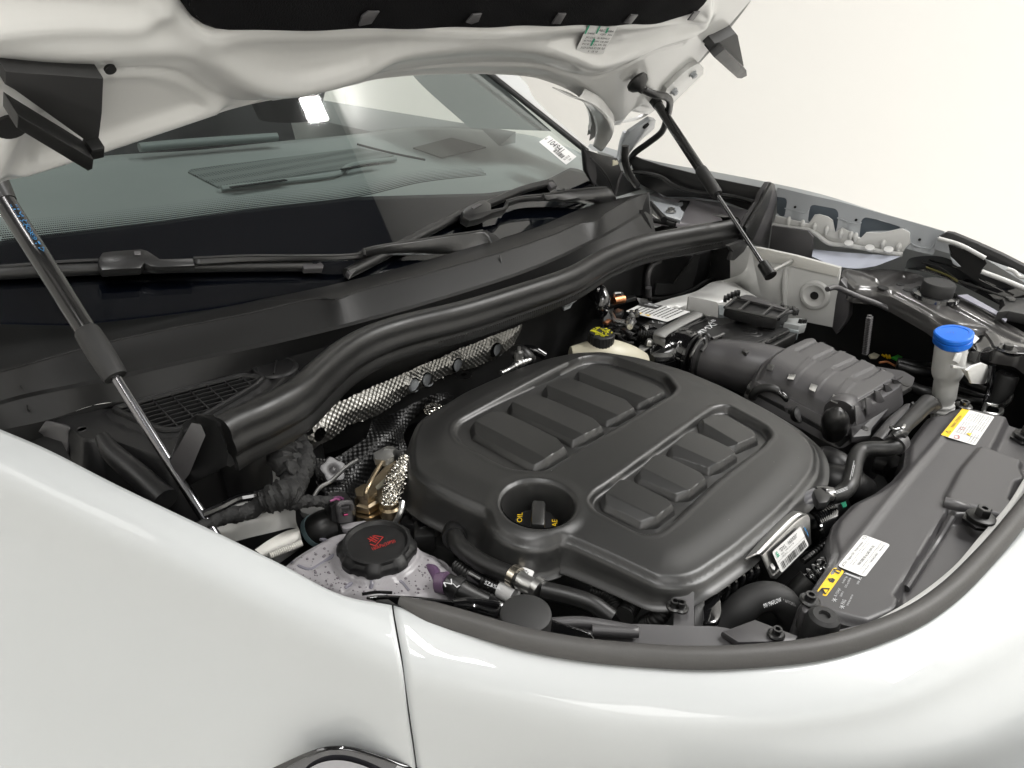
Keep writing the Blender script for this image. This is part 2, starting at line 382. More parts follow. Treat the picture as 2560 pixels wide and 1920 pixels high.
def tankmat():
    m = M('translucent_tank_plastic', (.40, .385, .40), .30, trans=.25, sss=.3, bump=.15, bscale=90); nt = m.node_tree; b = nt.nodes['Principled BSDF']; L_ = nt.links.new
    tc = nt.nodes.new('ShaderNodeTexCoord'); v = nt.nodes.new('ShaderNodeTexVoronoi'); v.inputs['Scale'].default_value = 150; L_(tc.outputs['Object'], v.inputs['Vector'])
    n = nt.nodes.new('ShaderNodeTexNoise'); n.inputs['Scale'].default_value = 45; L_(tc.outputs['Object'], n.inputs['Vector'])
    r = nt.nodes.new('ShaderNodeMapRange'); r.inputs['From Min'].default_value = .40; r.inputs['From Max'].default_value = .62; r.inputs['To Min'].default_value = .0; r.inputs['To Max'].default_value = .12; L_(n.outputs['Fac'], r.inputs['Value'])
    lt = nt.nodes.new('ShaderNodeMath'); lt.operation = 'LESS_THAN'; L_(v.outputs['Distance'], lt.inputs[0]); L_(r.outputs['Result'], lt.inputs[1])
    mx = nt.nodes.new('ShaderNodeMix'); mx.data_type = 'RGBA'; mx.inputs['A'].default_value = (.40, .385, .40, 1); mx.inputs['B'].default_value = (.24, .22, .24, 1); L_(lt.outputs[0], mx.inputs['Factor']); L_(mx.outputs['Result'], b.inputs['Base Color'])
    return m
TANK = tankmat()
def fritmat():
    m = M('ceramic_frit', (.004, .005, .010), .12, coat=1, crough=.01); return m
FRIT = fritmat()
def stripes(name, base, dark, scale, rot=0, rough=.6):
    m = M(name, base, rough); nt = m.node_tree; b = nt.nodes['Principled BSDF']; L_ = nt.links.new
    tc = nt.nodes.new('ShaderNodeTexCoord'); mp = nt.nodes.new('ShaderNodeMapping'); mp.inputs['Rotation'].default_value = (0, 0, rot); L_(tc.outputs['Object'], mp.inputs['Vector'])
    v = nt.nodes.new('ShaderNodeTexVoronoi'); v.inputs['Scale'].default_value = scale; v.inputs['Randomness'].default_value = 0; L_(mp.outputs['Vector'], v.inputs['Vector'])
    lt = nt.nodes.new('ShaderNodeMath'); lt.operation = 'LESS_THAN'; lt.inputs[1].default_value = .34; L_(v.outputs['Distance'], lt.inputs[0])
    mx = nt.nodes.new('ShaderNodeMix'); mx.data_type = 'RGBA'; mx.inputs['A'].default_value = (*base, 1); mx.inputs['B'].default_value = (*dark, 1); L_(lt.outputs[0], mx.inputs['Factor']); L_(mx.outputs['Result'], b.inputs['Base Color'])
    return m
DASH = M('dashboard_skin', (.30, .315, .31), .55, bump=.2, bscale=500, var=.08, vscale=5)
SPK = stripes('speaker_grille', (.20, .215, .21), (.05, .05, .05), 150)
CABIN = M('cabin_dark', (.012, .013, .014), .7)
CABIN2 = M('cabin_trim', (.20, .21, .205), .6)
# ------------------------------------------------------------------ studio room
def room(name, pts, mat):
    o = mesh(name, pts, [(0, 1, 2, 3)], mat, recalc=False); o['kind'] = 'structure'; return o
FLOORM = M('studio_floor_paint', (.80, .79, .765), .4, var=.04, vscale=.6)
CEIL = M('studio_ceiling_paint', (.09, .09, .092), .8)
X0, X1, Y0, Y1, ZC = -5.5, 5.2, -6.5, 6.8, 6.45
room('floor', [(X0, Y0, 0), (X1, Y0, 0), (X1, Y1, 0), (X0, Y1, 0)], FLOORM)
room('ceiling', [(X0, Y0, ZC), (X1, Y0, ZC), (X1, Y1, ZC), (X0, Y1, ZC)], CEIL)
for a, b in (((X0, Y0), (X1, Y0)), ((X1, Y0), (X1, Y1)), ((X1, Y1), (X0, Y1)), ((X0, Y1), (X0, Y0))):
    room('wall', [(*a, 0), (*b, 0), (*b, ZC), (*a, ZC)], WALL)
# ------------------------------------------------------------------ THE CAR
car = thing('car', 'pearl white car with its bonnet propped open over the engine bay', 'car', (.98, 1.0, 0))
def obj_part(name, **k): return None
# near wing and bumper skin
wing_rows = [
    [(-170, 1000, 1.035), (0, 1073, 1.02), (115, 1122, 1.01), (290, 1211, .995), (555, 1338, .975), (695, 1407, .965), (856, 1488, .955), (979, 1513, .95)],
    [(-170, 1030, 1.033), (0, 1103, 1.018), (115, 1152, 1.008), (290, 1240, .994), (555, 1367, .974), (695, 1433, .964), (856, 1512, .954), (984, 1546, .948)],
    [(-170, 1085, 1.024), (0, 1160, 1.009), (250, 1285, .986), (500, 1415, .966), (750, 1532, .949), (1001, 1648, .933)],
    [(-170, 1140, 1.008), (0, 1212, .993), (250, 1338, .970), (500, 1468, .949), (750, 1585, .933), (1008, 1705, .916)],
    [(-170, 1260, .955), (0, 1330, .94), (250, 1450, .918), (500, 1575, .900), (760, 1690, .888), (1018, 1785, .882)],
    [(-170, 1640, .80), (0, 1700, .79), (250, 1790, .785), (500, 1870, .785), (780, 1920, .795), (1040, 1945, .81)],
    [(-200, 2150, .62), (0, 2180, .62), (250, 2200, .63), (500, 2220, .64), (800, 2230, .66), (1060, 2240, .68)]]
def rowsV(rows): return [[V(*p[:2], z=p[2]) for p in r] for r in rows]
wing = sheet('front_wing', rowsV(wing_rows), 110, 60, PAINT, car, thick=.003); tag(wing, 'near front wing in pearl white paint')
bump_rows = [
    [(984, 1514, .95), (1151, 1560, .943), (1300, 1604, .938), (1450, 1630, .935), (1600, 1647, .933), (1750, 1656, .931), (1900, 1654, .93), (2060, 1634, .93), (2190, 1600, .93), (2300, 1552, .93), (2400, 1480, .93), (2480, 1400, .93), (2560, 1315, .93), (2680, 1130, .93)],
    [(989, 1550, .948), (1155, 1592, .941), (1300, 1632, .936), (1450, 1660, .933), (1600, 1680, .931), (1750, 1692, .929), (1900, 1690, .928), (2060, 1670, .928), (2190, 1636, .928), (2310, 1588, .928), (2430, 1506, .928), (2520, 1420, .928), (2600, 1335, .928), (2740, 1160, .928)],
    [(1006, 1648, .931), (1165, 1695, .923), (1315, 1733, .918), (1475, 1764, .915), (1640, 1786, .913), (1800, 1795, .912), (1960, 1792, .911), (2120, 1770, .911), (2270, 1730, .911), (2410, 1665, .911), (2560, 1570, .911), (2700, 1455, .911), (2900, 1240, .911)],
    [(1013, 1705, .914), (1172, 1752, .906), (1325, 1790, .901), (1485, 1820, .899), (1645, 1840, .897), (1800, 1848, .896), (1965, 1844, .895), (2130, 1822, .895), (2285, 1782, .895), (2430, 1720, .895), (2580, 1640, .895), (2720, 1530, .895), (2920, 1330, .895)],
    [(1024, 1785, .881), (1192, 1835, .872), (1352, 1872, .868), (1520, 1905, .866), (1700, 1925, .865), (1880, 1932, .864), (2060, 1926, .864), (2230, 1904, .864), (2400, 1862, .864), (2560, 1795, .864), (2740, 1700, .864), (2930, 1520, .864)],
    [(1045, 1945, .808), (1200, 1985, .80), (1400, 2015, .80), (1700, 2050, .80), (2000, 2050, .80), (2300, 2000, .81), (2560, 1930, .81), (2900, 1760, .81)],
    [(1066, 2240, .69), (1250, 2290, .68), (1500, 2330, .67), (1800, 2360, .67), (2200, 2350, .67), (2600, 2280, .67), (3000, 2100, .67)]]
BR = rowsV(bump_rows)
for r_, px_, o_ in zip(BR, bump_rows, (0, .012, .05, .075, .10, .135, .19, .25)): r_ += [Vector((x + o_ * .25 * k, y - o_, px_[-1][2])) for x, y, k in ((1.38, -.042, 0), (1.55, -.018, .5), (1.68, .035, 1), (1.75, .085, 2))]
bumper = sheet('front_bumper', BR, 190, 60, PAINT, car, thick=.003); tag(bumper, 'front bumper skin curving round the bay opening')
# dark backing behind the panel gap
sheet('gap_backing', [[V(x, y, z=z - .008) for x, y, z in ((940, 1500, .95), (945, 1680, .920), (960, 1772, .884), (990, 1915, .81))],
                      [V(x, y, z=z - .008) for x, y, z in ((1030, 1520, .95), (1060, 1690, .916), (1075, 1785, .880), (1100, 1930, .81))]], 20, 4, BAY, car)
# headlamp at the bottom edge: dark surround and clear lens standing just proud
def skin(px, py, lift=0):   # crude inverse of the wing surface near the lamp
    z = np.interp(py, [1705, 1785, 1940, 2240], [.916, .884, .802, .67]); return V(px, py, z=z + lift)
lamp_out = catmull(q('O', [(230, 660), (420, 570), (600, 490), (760, 435), (880, 420), (1000, 425), (1150, 462), (1300, 510), (1450, 560), (1560, 600), (1660, 625)]), 40)
lamp_mid = catmull(q('O', [(330, 690), (480, 600), (640, 520), (780, 470), (880, 458), (1000, 465), (1140, 500), (1300, 552), (1430, 590), (1560, 640), (1650, 670)]), 40)
lamp_in = catmull(q('O', [(560, 700), (640, 630), (740, 580), (850, 557), (960, 560), (1060, 582), (1160, 615), (1260, 660), (1340, 700), (1400, 740), (1440, 780)]), 40)
lamp_low = [(600 + 100 * i / 39 + 6 * i, 2020) for i in range(40)]
head = sheet('headlight', [[skin(*p, .006) for p in lamp_out], [skin(*p, .010) for p in lamp_mid], [skin(*p, .004) for p in lamp_mid]], 60, 10, GLB, car, thick=.002)
tag(head, 'headlight with a gloss black surround at the bottom edge')
sheet('lens', [[skin(*p, .0035) for p in lamp_mid], [skin(*p, .004) for p in lamp_in], [skin(*p, .001) for p in lamp_low]], 60, 16, M('smoked_lens', (.03, .03, .035), .08, coat=1), head)
sheet('reflector', [[skin(*p, .008) for p in lamp_in], [skin(p[0], p[1] + 12, .007) for p in lamp_in], [skin(*p, .0025) for p in lamp_low]], 60, 12, M('lens_glass_grey', (.30, .30, .32), .15, coat=1), head)
# ------------------------------------------------------------------ bonnet
HA = math.radians(51)
HF = Frame((0, 1.12, 1.10), (1, 0, 0), (0, -math.cos(HA), math.sin(HA)), (0, -math.sin(HA), -math.cos(HA)))  # W up the bonnet, N points down into the bay
HPL = lambda lift=0: (HF.O + HF.N * lift, HF.N)
def hp(k, pts): return [HF.to(V(x, y, pl=HPL())) for x, y in q(k, pts)]
hood_edge = hp('A', [(-300, 1290), (0, 1168), (200, 1110), (600, 985), (1000, 852), (1500, 692), (1830, 625), (2196, 553)]) + \
    hp('B', [(200, 530), (480, 496), (900, 484), (1190, 500), (1300, 530), (1400, 570), (1480, 620), (1530, 690), (1552, 770), (1546, 830), (1535, 885), (1585, 850), (1650, 792), (1728, 782), (1790, 700), (1900, 720), (1960, 665), (2030, 600)]) + \
    hp('C', [(120, 530), (205, 430), (400, 190), (570, 0)]) + [(1.72, .85), (1.60, 1.02), (1.3, 1.10), (.98, 1.12), (.66, 1.10), (.36, 1.02), (.24, .85), (.18, .60), (.14, .3)]
hood_edge = catmull(hood_edge[:8] + hood_edge[8:18], 130).tolist() + [list(p) for p in hood_edge[18:]]
r_main = catmull(hp('A', [(-300, 150), (0, 200), (300, 235), (600, 245), (900, 235), (1100, 245), (1280, 310), (1430, 410), (1570, 480), (1750, 505), (1950, 470), (2196, 395)]) + hp('B', [(300, 295), (600, 250), (900, 235), (1200, 262), (1380, 315), (1560, 372), (1720, 330), (1950, 225), (2196, 140)]) + hp('C', [(200, -40), (350, -150)]), 90)
r_up = catmull(hp('A', [(-300, 95), (0, 90), (400, 95), (800, 100), (890, 75), (935, 35)]), 40)
r_pad = catmull(hp('A', [(960, -80), (1010, 0), (1080, 70), (1200, 140), (1400, 175), (1800, 180), (2196, 175)]) + hp('B', [(400, 150), (900, 145), (1400, 150), (1800, 135), (2000, 110), (2196, 60)]) + hp('C', [(250, -30)]), 90)
r_groove = catmull(hp('A', [(0, 500), (300, 470), (550, 445), (800, 428), (1000, 430), (1130, 462), (1220, 520), (1300, 570), (1400, 620), (1520, 650), (1650, 655)]) , 60)
r_groove2 = catmull(hp('B', [(-60, 590), (150, 500), (400, 430), (700, 395), (1000, 385), (1220, 390), (1400, 440), (1560, 468), (1700, 420), (1900, 320), (2100, 265)]), 60)
r_edge = catmull(hp('A', [(165, 1060), (400, 985), (700, 890), (1000, 785), (1200, 715), (1300, 680)]), 40)
r_edge2 = catmull(hp('A', [(-100, 1150), (20, 900), (120, 700), (200, 640)]), 30)
tri = rc(hp('A', [(330, 560), (560, 500), (850, 478), (1000, 500), (1110, 550), (1290, 660), (1000, 740), (165, 1030), (240, 780)]), .03)
flat1 = rc(hp('A', [(1340, 235), (2196, 232)]) + hp('B', [(500, 205), (1000, 200), (1300, 290), (1400, 300), (900, 200), (500, 235), (0, 330)]) + hp('A', [(1950, 395), (1700, 410), (1560, 390), (1450, 320)]), .03)
def gauss(poly, X, Y, wd, closed=False): d = segdist(poly, X, Y, closed)[0]; return np.exp(-(d / wd) ** 2)
def hood_h(X, Y):
    h = np.zeros(X.shape)
    h += .020 * gauss(r_main, X, Y, .026) + .010 * gauss(r_up, X, Y, .012) + .013 * gauss(r_pad, X, Y, .016)
    h -= .006 * gauss(r_groove, X, Y, .006) + .003 * gauss(r_groove2, X, Y, .004)
    h += .010 * gauss(r_edge, X, Y, .014) + .010 * gauss(r_edge2, X, Y, .016)
    h -= .008 * sstep(.006, -.012, sd(tri, X, Y))
    e = segdist(hood_edge, X, Y)[0]; h -= .012 * sstep(.035, 0, e)
    return h
hood = hf('bonnet', HF, densify(hood_edge, .02), .0042, hood_h, PAIN2, car, sharp=60); tag(hood, 'open bonnet seen from below, white inner panel with pressed ribs')
# outer skin of the bonnet, a little behind the frame
oc = [list(p) for p in hood_edge]
o_ = hf('outer_skin', Frame(HF.O - HF.N * .022, HF.U, HF.W, HF.N), densify(oc, .05), .02, lambda X, Y: np.zeros(X.shape), PAINT, hood)
sheet('folded_edge', [[HF.wp(p[0], p[1], -.012) for p in hood_edge[:150:3]], [HF.wp(p[0], p[1], -.022) for p in hood_edge[:150:3]]], 220, 2, PAIN2, hood)
# curved hinge-side return flange of the bonnet corner
fl = hp('B', [(1290, 520), (1400, 560), (1490, 620), (1540, 700), (1556, 790), (1540, 880)]); fl2 = hp('B', [(1480, 530), (1560, 575), (1620, 640), (1660, 710), (1650, 770), (1570, 850)])
sheet('corner_flange', [[HF.wp(p[0], p[1], .004) for p in fl], [HF.wp((a[0] + b[0]) / 2, (a[1] + b[1]) / 2, .030) for a, b in zip(fl, fl2)], [HF.wp(p[0], p[1], .006) for p in fl2]], 40, 12, PAIN2, hood, thick=.002)
# insulation pad
pad_o = hp('A', [(1090, -60), (1130, 0), (1180, 40), (1280, 80), (1420, 95), (2196, 98)]) + hp('B', [(600, 98), (1200, 95), (1700, 98), (1900, 88), (2060, 45), (2160, 5), (2210, -60)])
pad_o = catmull(pad_o, 70).tolist(); pad_o = pad_o + [(1.58, .80), (1.48, .98), (.98, 1.02), (.5, .98), (.40, .80)]
pad = hf('insulation_pad', HF, densify(pad_o, .02), .006, lambda X, Y: .022 + .002 * np.sin(X * 40) * np.cos(Y * 50), CARP, hood, skirt=[(.004, -.004), (.005, -.014)])
PADS = [(1110, 40), (1330, 40), (1500, 45), (1660, 45), (1780, 35)]
for k_, pts in enumerate([[(60, 0), (100, -30), (170, -30), (120, 45), (45, 60)], [(745, 0), (800, -5), (780, 45), (735, 60), (705, 50)], [(1275, 5), (1322, 5), (1285, 70), (1235, 68)], [(1722, 20), (1765, 22), (1722, 78), (1680, 72)], [(2110, 10), (2148, 8), (2105, 65), (2072, 62)]]):
    Pq = [HF.wp(*p, .028) for p in hp('B', pts)]; prism('clip_tab', Pq, .003, PLG, pad, bevel=.0006, down=-HF.N)
# black rubber corner wedges and details
def hoodprism(name, k, pts, lift, depth, mat, parent, bevel=.001): return prism(name, [HF.wp(*p, lift) for p in hp(k, pts)], depth, mat, parent, bevel=bevel, down=-HF.N)
wd = hoodprism('corner_wedge', 'A', [(-60, 285), (0, 293), (545, 345), (540, 560), (518, 772), (440, 730), (0, 405), (-60, 370)], .030, .026, RUBM, hood); tag(wd, 'black rubber wedge at the near bonnet corner')
prism('wedge_fin', [HF.wp(*p, .055) for p in hp('A', [(-60, 430), (0, 470), (425, 740), (420, 800), (390, 812), (0, 560), (-60, 520)])], .03, RUB, wd, down=-HF.N)
prism('wedge_fin', [HF.wp(*p, .045) for p in hp('A', [(440, 725), (520, 712), (518, 775), (490, 780), (440, 790), (425, 770)])], .02, RUB, wd, down=-HF.N)
wd2 = hoodprism('corner_wedge', 'C', [(235, 250), (270, 215), (300, 205), (400, 155), (412, 170), (452, 355), (440, 390), (405, 400)], .025, .05, RUBM, hood); tag(wd2, 'black rubber wedge at the far bonnet corner')
prism('wedge_fin', [HF.wp(*p, .045) for p in hp('C', [(235, 262), (300, 210), (440, 350), (445, 385), (410, 402), (385, 398)])], .04, RUB, wd2, down=-HF.N)
# holes
for k_, c_, r_ in (('A', (633, 363), .006), ('A', (28, 712), .016), ('C', (105, 385), .008)):
    u, v_ = hp(k_, [c_])[0]; lathe('hole_plug', [(r_, 0), (r_, .003), (0.0, .003)], HF.wp(u, v_, .012 if k_ == 'A' else -.004), BAY, hood, axis=HF.N, n=20)
# hinge side rail at far edge
rl = hoodprism('hinge_rail', 'C', [(-60, 640), (0, 520), (90, 430), (150, 385), (190, 365), (225, 395), (222, 430), (40, 610), (20, 650), (-30, 660)], .012, .014, PAIN2, hood)
for c_ in ((155, 425), (40, 530)):
    u, v_ = hp('C', [c_])[0]; lathe('bolt', [(.010, 0), (.010, .004), (.007, .004), (.007, .012), (.004, .013), (0, .010)], HF.wp(u, v_, .012), PAIN3, rl, axis=HF.N, n=6)
hb = hoodprism('hinge_arm', 'B', [(1700, 830), (1740, 770), (1800, 730), (1860, 690), (1900, 700), (1890, 750), (1800, 830), (1740, 900), (1720, 960), (1660, 960), (1690, 930)], .02, .01, PAIN3, hood)
u, v_ = hp('B', [(1836, 728)])[0]; lathe('hinge_pin', [(.009, 0), (.009, .004), (.004, .005), (0, .005)], HF.wp(u, v_, .02), BAY, hb, axis=HF.N, n=16)
tube('hinge_arm', [V(*q('L', [p])[0], x=1.80) for p in ((480, -80), (440, 20), (420, 110), (400, 180), (350, 200), (300, 190))], [.010, .009, .008, .007, .006, .005], PAIN3, hood, seg=30)
# washer hose with grommet
gp = [HF.wp(*p, h) for p, h in zip(hp('B', [(1770, 480), (1830, 470), (1890, 475), (1925, 500), (1935, 560), (1920, 640), (1890, 720), (1830, 800), (1760, 880), (1740, 960)]), (.02, .05, .055, .055, .05, .05, .05, .04, .03, .02))]
gp += [V(*q('B', [(1750, 1040)])[0], x=1.78), V(*q('B', [(1800, 1110)])[0], x=1.77)]
wh = tube('washer_hose', gp, .0085, RUB, hood, seg=70); tag(wh, 'black corrugated cable sleeve between bonnet and hinge')
u, v_ = hp('B', [(1790, 470)])[0]; lathe('grommet', [(.024, 0), (.026, .006), (.022, .014), (.012, .022), (.009, .030), (0, .03)], HF.wp(u, v_, .01), RUB, wh, axis=HF.N, n=28)
# emissions label on bonnet
LQ = [Vector(HF.wp(*p, .013).tolist()) for p in hp('B', [(1487, 116), (1665, 135), (1580, 298), (1405, 290)])]
lb = plate('paper_label', LQ, LAB, hood); tag(lb, 'white specification sticker with green and black print')
ik = Ink(LQ, .0012)
for v0, t_ in ((.10, 'ABC HEBA'), (.24, '04RE      CJH  AH'), (.38, 'JICGVE  AI REHUT'), (.50, 'IETHUNJW OE JI6I'), (.62, 'PCE 7TJLSA 0S'), (.74, 'XG9 SUNA IO OR 7LF')): ik.text(t_, .42 if v0 < .2 else .10, v0, .94, v0 + .08)
ik.text('X    GR  KB', .4, .87, .75, .94); ik.make('print', INK, lb)
gk = Ink(LQ, .0014); gk.rect(.0, .0, .05, .30).rect(.36, .0, .41, .26).rect(.66, .02, .72, .22).rect(.38, .44, .44, .7); gk.make('print', GINK, lb)
# ------------------------------------------------------------------ windscreen
GA = math.radians(28)
GN = np.array([0, -math.sin(GA), math.cos(GA)])
GF = Frame((0, 1.08, 1.07), (1, 0, 0), (0, math.cos(GA), math.sin(GA)), GN)
GP = lambda lift=0: (GF.O + GF.N * lift, GF.N)
def gp2(k, pts): return [GF.to(V(x, y, pl=GP())) for x, y in q(k, pts)]
bl = [(0, 805), (184, 809), (410, 784), (533, 768), (779, 723), (900, 695), (1050, 655), (1239, 600), (1342, 568), (1444, 525), (1500, 505)]
gb = gp2('X', [(-120, 800)] + bl) ; gr_ = gp2('B', [(1590, 1180), (1560, 1060), (1500, 930), (1200, 690), (930, 480), (600, 220)])
glass_o = gb + gr_ + gp2('B', [(-400, 0)]) + gp2('A', [(-900, -100)]); glass_o[0] = (glass_o[0][0] - .1, glass_o[0][1])
gm = lambda X, Y: .0 - .03 * ((X - .98) / .8) ** 2
wsn = hf('windscreen', GF, densify(glass_o, .04), .02, lambda X, Y: np.zeros(X.shape), GLASS, car); tag(wsn, 'tinted windscreen under the raised bonnet')
# black ceramic band along the bottom
ft = gp2('A', [(-300, 1500), (0, 1440), (500, 1380), (1000, 1318), (1500, 1240), (2196, 1150)]) + gp2('B', [(150, 1090), (500, 1040), (900, 960), (1150, 880), (1290, 770), (1240, 690)])
fr_o = gb + gr_[:5] + ft[::-1]
frit = hf('ceramic_band', GF, densify(gb[:-1] + gr_[:2] + gp2('B', [(1420, 1010), (1180, 1130), (900, 1010 + 160)]) + gp2('A', [(2196, 1190), (1500, 1270), (1000, 1340), (500, 1400), (0, 1455), (-300, 1520)]), .04), .02, lambda X, Y: np.full(X.shape, -.004), FRIT, wsn)
# dotted fade above the band
dots_v, dots_f = [], []
Lb = catmull(gp2('A', [(0, 1455), (500, 1400), (1000, 1340), (1500, 1270), (2196, 1190)]) + gp2('B', [(500, 1105), (900, 1060)]), 330)
for i in range(1, 329):
    t_ = Lb[i + 1 if i < 329 else i] - Lb[i - 1]; t_ /= np.linalg.norm(t_); n_ = np.array([-t_[1], t_[0]])
    for r_ in range(9):
        s_ = .0019 * (1 - r_ / 10.5); c_ = Lb[i] + n_ * (.0045 * r_ + .001) + t_ * (.0022 if r_ % 2 else 0)
        b_ = len(dots_v)
        for k_ in range(5): dots_v.append(GF.wp(c_[0] + s_ * math.cos(k_ * 1.2566), c_[1] + s_ * math.sin(k_ * 1.2566), -.0035))
        dots_f.append(tuple(range(b_, b_ + 5)))
mesh('frit_dots', dots_v, dots_f, FRIT, wsn, kind='stuff', smooth=False, recalc=False)
# rubber A-pillar seal
tube('pillar_seal', [HF.O * 0 + GF.wp(*p, .006) for p in gp2('B', [(600, 220), (930, 480), (1200, 695), (1500, 935)])], .008, RUB, wsn, seg=20)
apl = sheet('pillar', [[V(*p, pl=GP(.0)) for p in q('B', [(640, 220), (970, 480), (1240, 700), (1530, 940)])], [V(*p, pl=GP(-.03)) for p in q('B', [(760, 250), (1080, 500), (1200, 600), (1215, 660)])], ][:1] + [[V(*p, pl=GP(-.03)) for p in q('B', [(800, 250), (1130, 500), (1185, 600), (1560, 935)])]], 24, 3, PAINT, car); tag(apl, 'white far windscreen pillar')
# sticker on the screen
SQ = [Vector(GF.wp(*p, .001).tolist()) for p in gp2('B', [(1275, 828), (1442, 958), (1378, 1008), (1212, 868)])]
st = plate('paper_label', SQ, LAB, wsn); tag(st, 'white barcode sticker at the corner of the windscreen')
ik = Ink(SQ, .0012); ik.text('104941', .16, .12, .62, .62).bars(.46, .55, .80, .88, 34); ik.text('45213 60291', .82, .3, .88, .85).text('AJG', .02, .3, .07, .6).text('JAN', .92, .4, .97, .7); ik.make('print', INK, st)
# lower screen moulding: apron, ledge, wall, tray = scuttle panel
R0 = [V(x, y, z=1.034) for x, y in bl] ; R0 = [V(-150, 800, z=1.034)] + R0
R1 = [V(x, y, z=1.040) for x, y in ((-60, 945), (59, 913), (250, 860), (410, 825), (600, 788), (799, 745), (840, 748), (900, 727), (1080, 680), (1252, 631), (1380, 588), (1461, 555), (1489, 553), (1514, 533), (1571, 500), (1622, 481))]
R2 = [V(x, y, z=1.008) for x, y in ((-60, 1020), (68, 985), (246, 950), (443, 905), (700, 850), (900, 801), (1120, 738), (1321, 672), (1500, 590), (1622, 520))]
R3 = [V(x, y, z=.978) for x, y in ((-20, 1080), (123, 1049), (246, 1010), (336, 1000), (615, 924), (758, 883), (1000, 820), (1321, 715), (1500, 640), (1640, 590))]
sct = sheet('scuttle_panel', [R0, R1], 160, 3, SCM, car); tag(sct, 'black scuttle panel between windscreen and engine bay')
def off(P, d): return [p + Vector(d) for p in P]
sheet('ledge_wall', [R1, R2], 160, 3, SCM, sct)
sheet('ledge_lip', [off(R2, (0, .002, .001)), off(R2, (0, -.008, -.001))], 160, 2, SCM, sct)
sheet('tray_wall', [off(R2, (0, -.007, -.001)), R3], 160, 2, SCM, sct)
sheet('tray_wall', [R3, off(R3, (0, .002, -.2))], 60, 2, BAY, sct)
tube('ledge_edge', R1, .0014, SCM, sct, seg=160, n=8)
# joint in the ledge
jt = [V(*p, z=z_) for p, z_ in zip(q('B', [(975, 1540), (990, 1655)]), (1.045, 1.012))]
tube('joint_strip', [jt[0] + Vector((0, -.001, -.006)), jt[1] + Vector((0, -.001, 0))], .0016, PLA, sct, seg=4, n=8)
# end wall far side
prism('end_wall', [V(1622, 481, z=1.04), V(1626, 540, z=1.0), V(1640, 590, z=.978), V(1600, 560, z=.978), V(1580, 500, z=1.03)], .004, PLD, sct, down=(1, 0, 0))
# dashboard and cabin
def zr(k, pts, z): return [V(x, y, z=z) for x, y in q(k, pts)]
DPL = (np.array([0, 1.04, 1.0]), np.array([0, -.2, 1.0]))
def dpt(k, p, lift=.0): x, y = q(k, [p])[0]; return V(x, y, pl=(DPL[0] + np.array([0, 0, lift]), DPL[1]))
dash_far = [dpt('A', p) for p in ((-600, 1050), (0, 1010), (700, 945), (1200, 915), (1700, 862), (2196, 815))] + [dpt('B', p) for p in ((300, 790), (600, 775), (900, 795), (1180, 830), (1400, 900))]
cab = thing('dashboard', 'grey dashboard top seen through the windscreen', 'dashboard', (1, 1.6, 0))
sheet('dashboard_top', [[(p[0], 1.04, 1.00) for p in dash_far], dash_far], 80, 24, DASH, cab, thick=.01)
sheet('dashboard_front', [[(p[0], p[1] + .004, p[2] - .0005) for p in dash_far], [(p[0], p[1] + .05, p[2] - .25) for p in dash_far]], 40, 6, CABIN, cab)
prism('speaker_cover', [dpt(*a, .004) for a in (('A', (1145, 1045)), ('A', (1170, 1030)), ('A', (2196, 900)), ('B', (110, 900)), ('B', (330, 945)), ('A', (2196, 1010)), ('A', (1330, 1140)))], .004, SPK, cab, bevel=0)
vent = tube('defroster_vent', [dpt('A', (1350, 1150), .01), dpt('A', (1700, 1108), .01), dpt('A', (2060, 1060), .01), dpt('B', (60, 1010), .01), dpt('B', (340, 968), .01)], .006, M('vent_frame', (.30, .32, .31), .5), cab, seg=30, n=8)
for i in range(22):
    t_ = i / 21; a = dpt('A', (1420 + 600 * t_, 1142 - 82 * t_), .018) if i < 12 else dpt('B', (20 + 200 * (i - 12) / 9, 1032 - 34 * (i - 12) / 9), .018)
    box('vent_slot', a, (.009, .012, .002), CABIN, vent, bevel=0)
prism('storage_tray', [dpt('B', p, .004) for p in ((445, 900), (680, 838), (890, 895), (620, 960))], .003, M('tray_liner', (.14, .14, .13), .7), cab, bevel=0)
tube('dash_seam', [dpt('B', p, .002) for p in ((105, 880), (300, 930), (520, 975))], .003, CABIN, cab, seg=20, n=6)
tube('instrument_hood', [dpt('A', p, .03) for p in ((850, 900), (1000, 885), (1350, 858), (1690, 835))], .010, M('hood_skin', (.24, .26, .255), .5), cab, seg=20)
cabin = tag(sheet('cabin_rear', [[(-.3, 2.3, .9), (.8, 2.3, .9), (1.55, 2.3, .9)], [(-.3, 2.5, 1.9), (.8, 2.5, 1.9), (1.42, 2.4, 1.9)]], 20, 6, CABIN, car), 'dark cabin behind the dashboard')
for cx_, cy_ in ((.62, 2.05), (1.35, 2.05)):
    s_ = lathe('seat_headrest', [(0, -.10), (.09, -.09), (.12, 0), (.10, .09), (0, .10)], (cx_, cy_, 1.20), CABIN, car, n=20)
prism('door_top', [(1.72, 1.45, 1.115), (1.72, 2.6, 1.09), (1.60, 2.6, 1.05), (1.60, 1.45, 1.06)], .2, CABIN2, car)
sheet('pillar_trim', [[V(*p, pl=GP(-.04)) for p in q('B', [(380, 380), (490, 510), (790, 780)])], [V(*p, pl=GP(-.02)) for p in q('B', [(850, 400), (1000, 540), (1290, 800)])]], 20, 3, CABIN2, car)
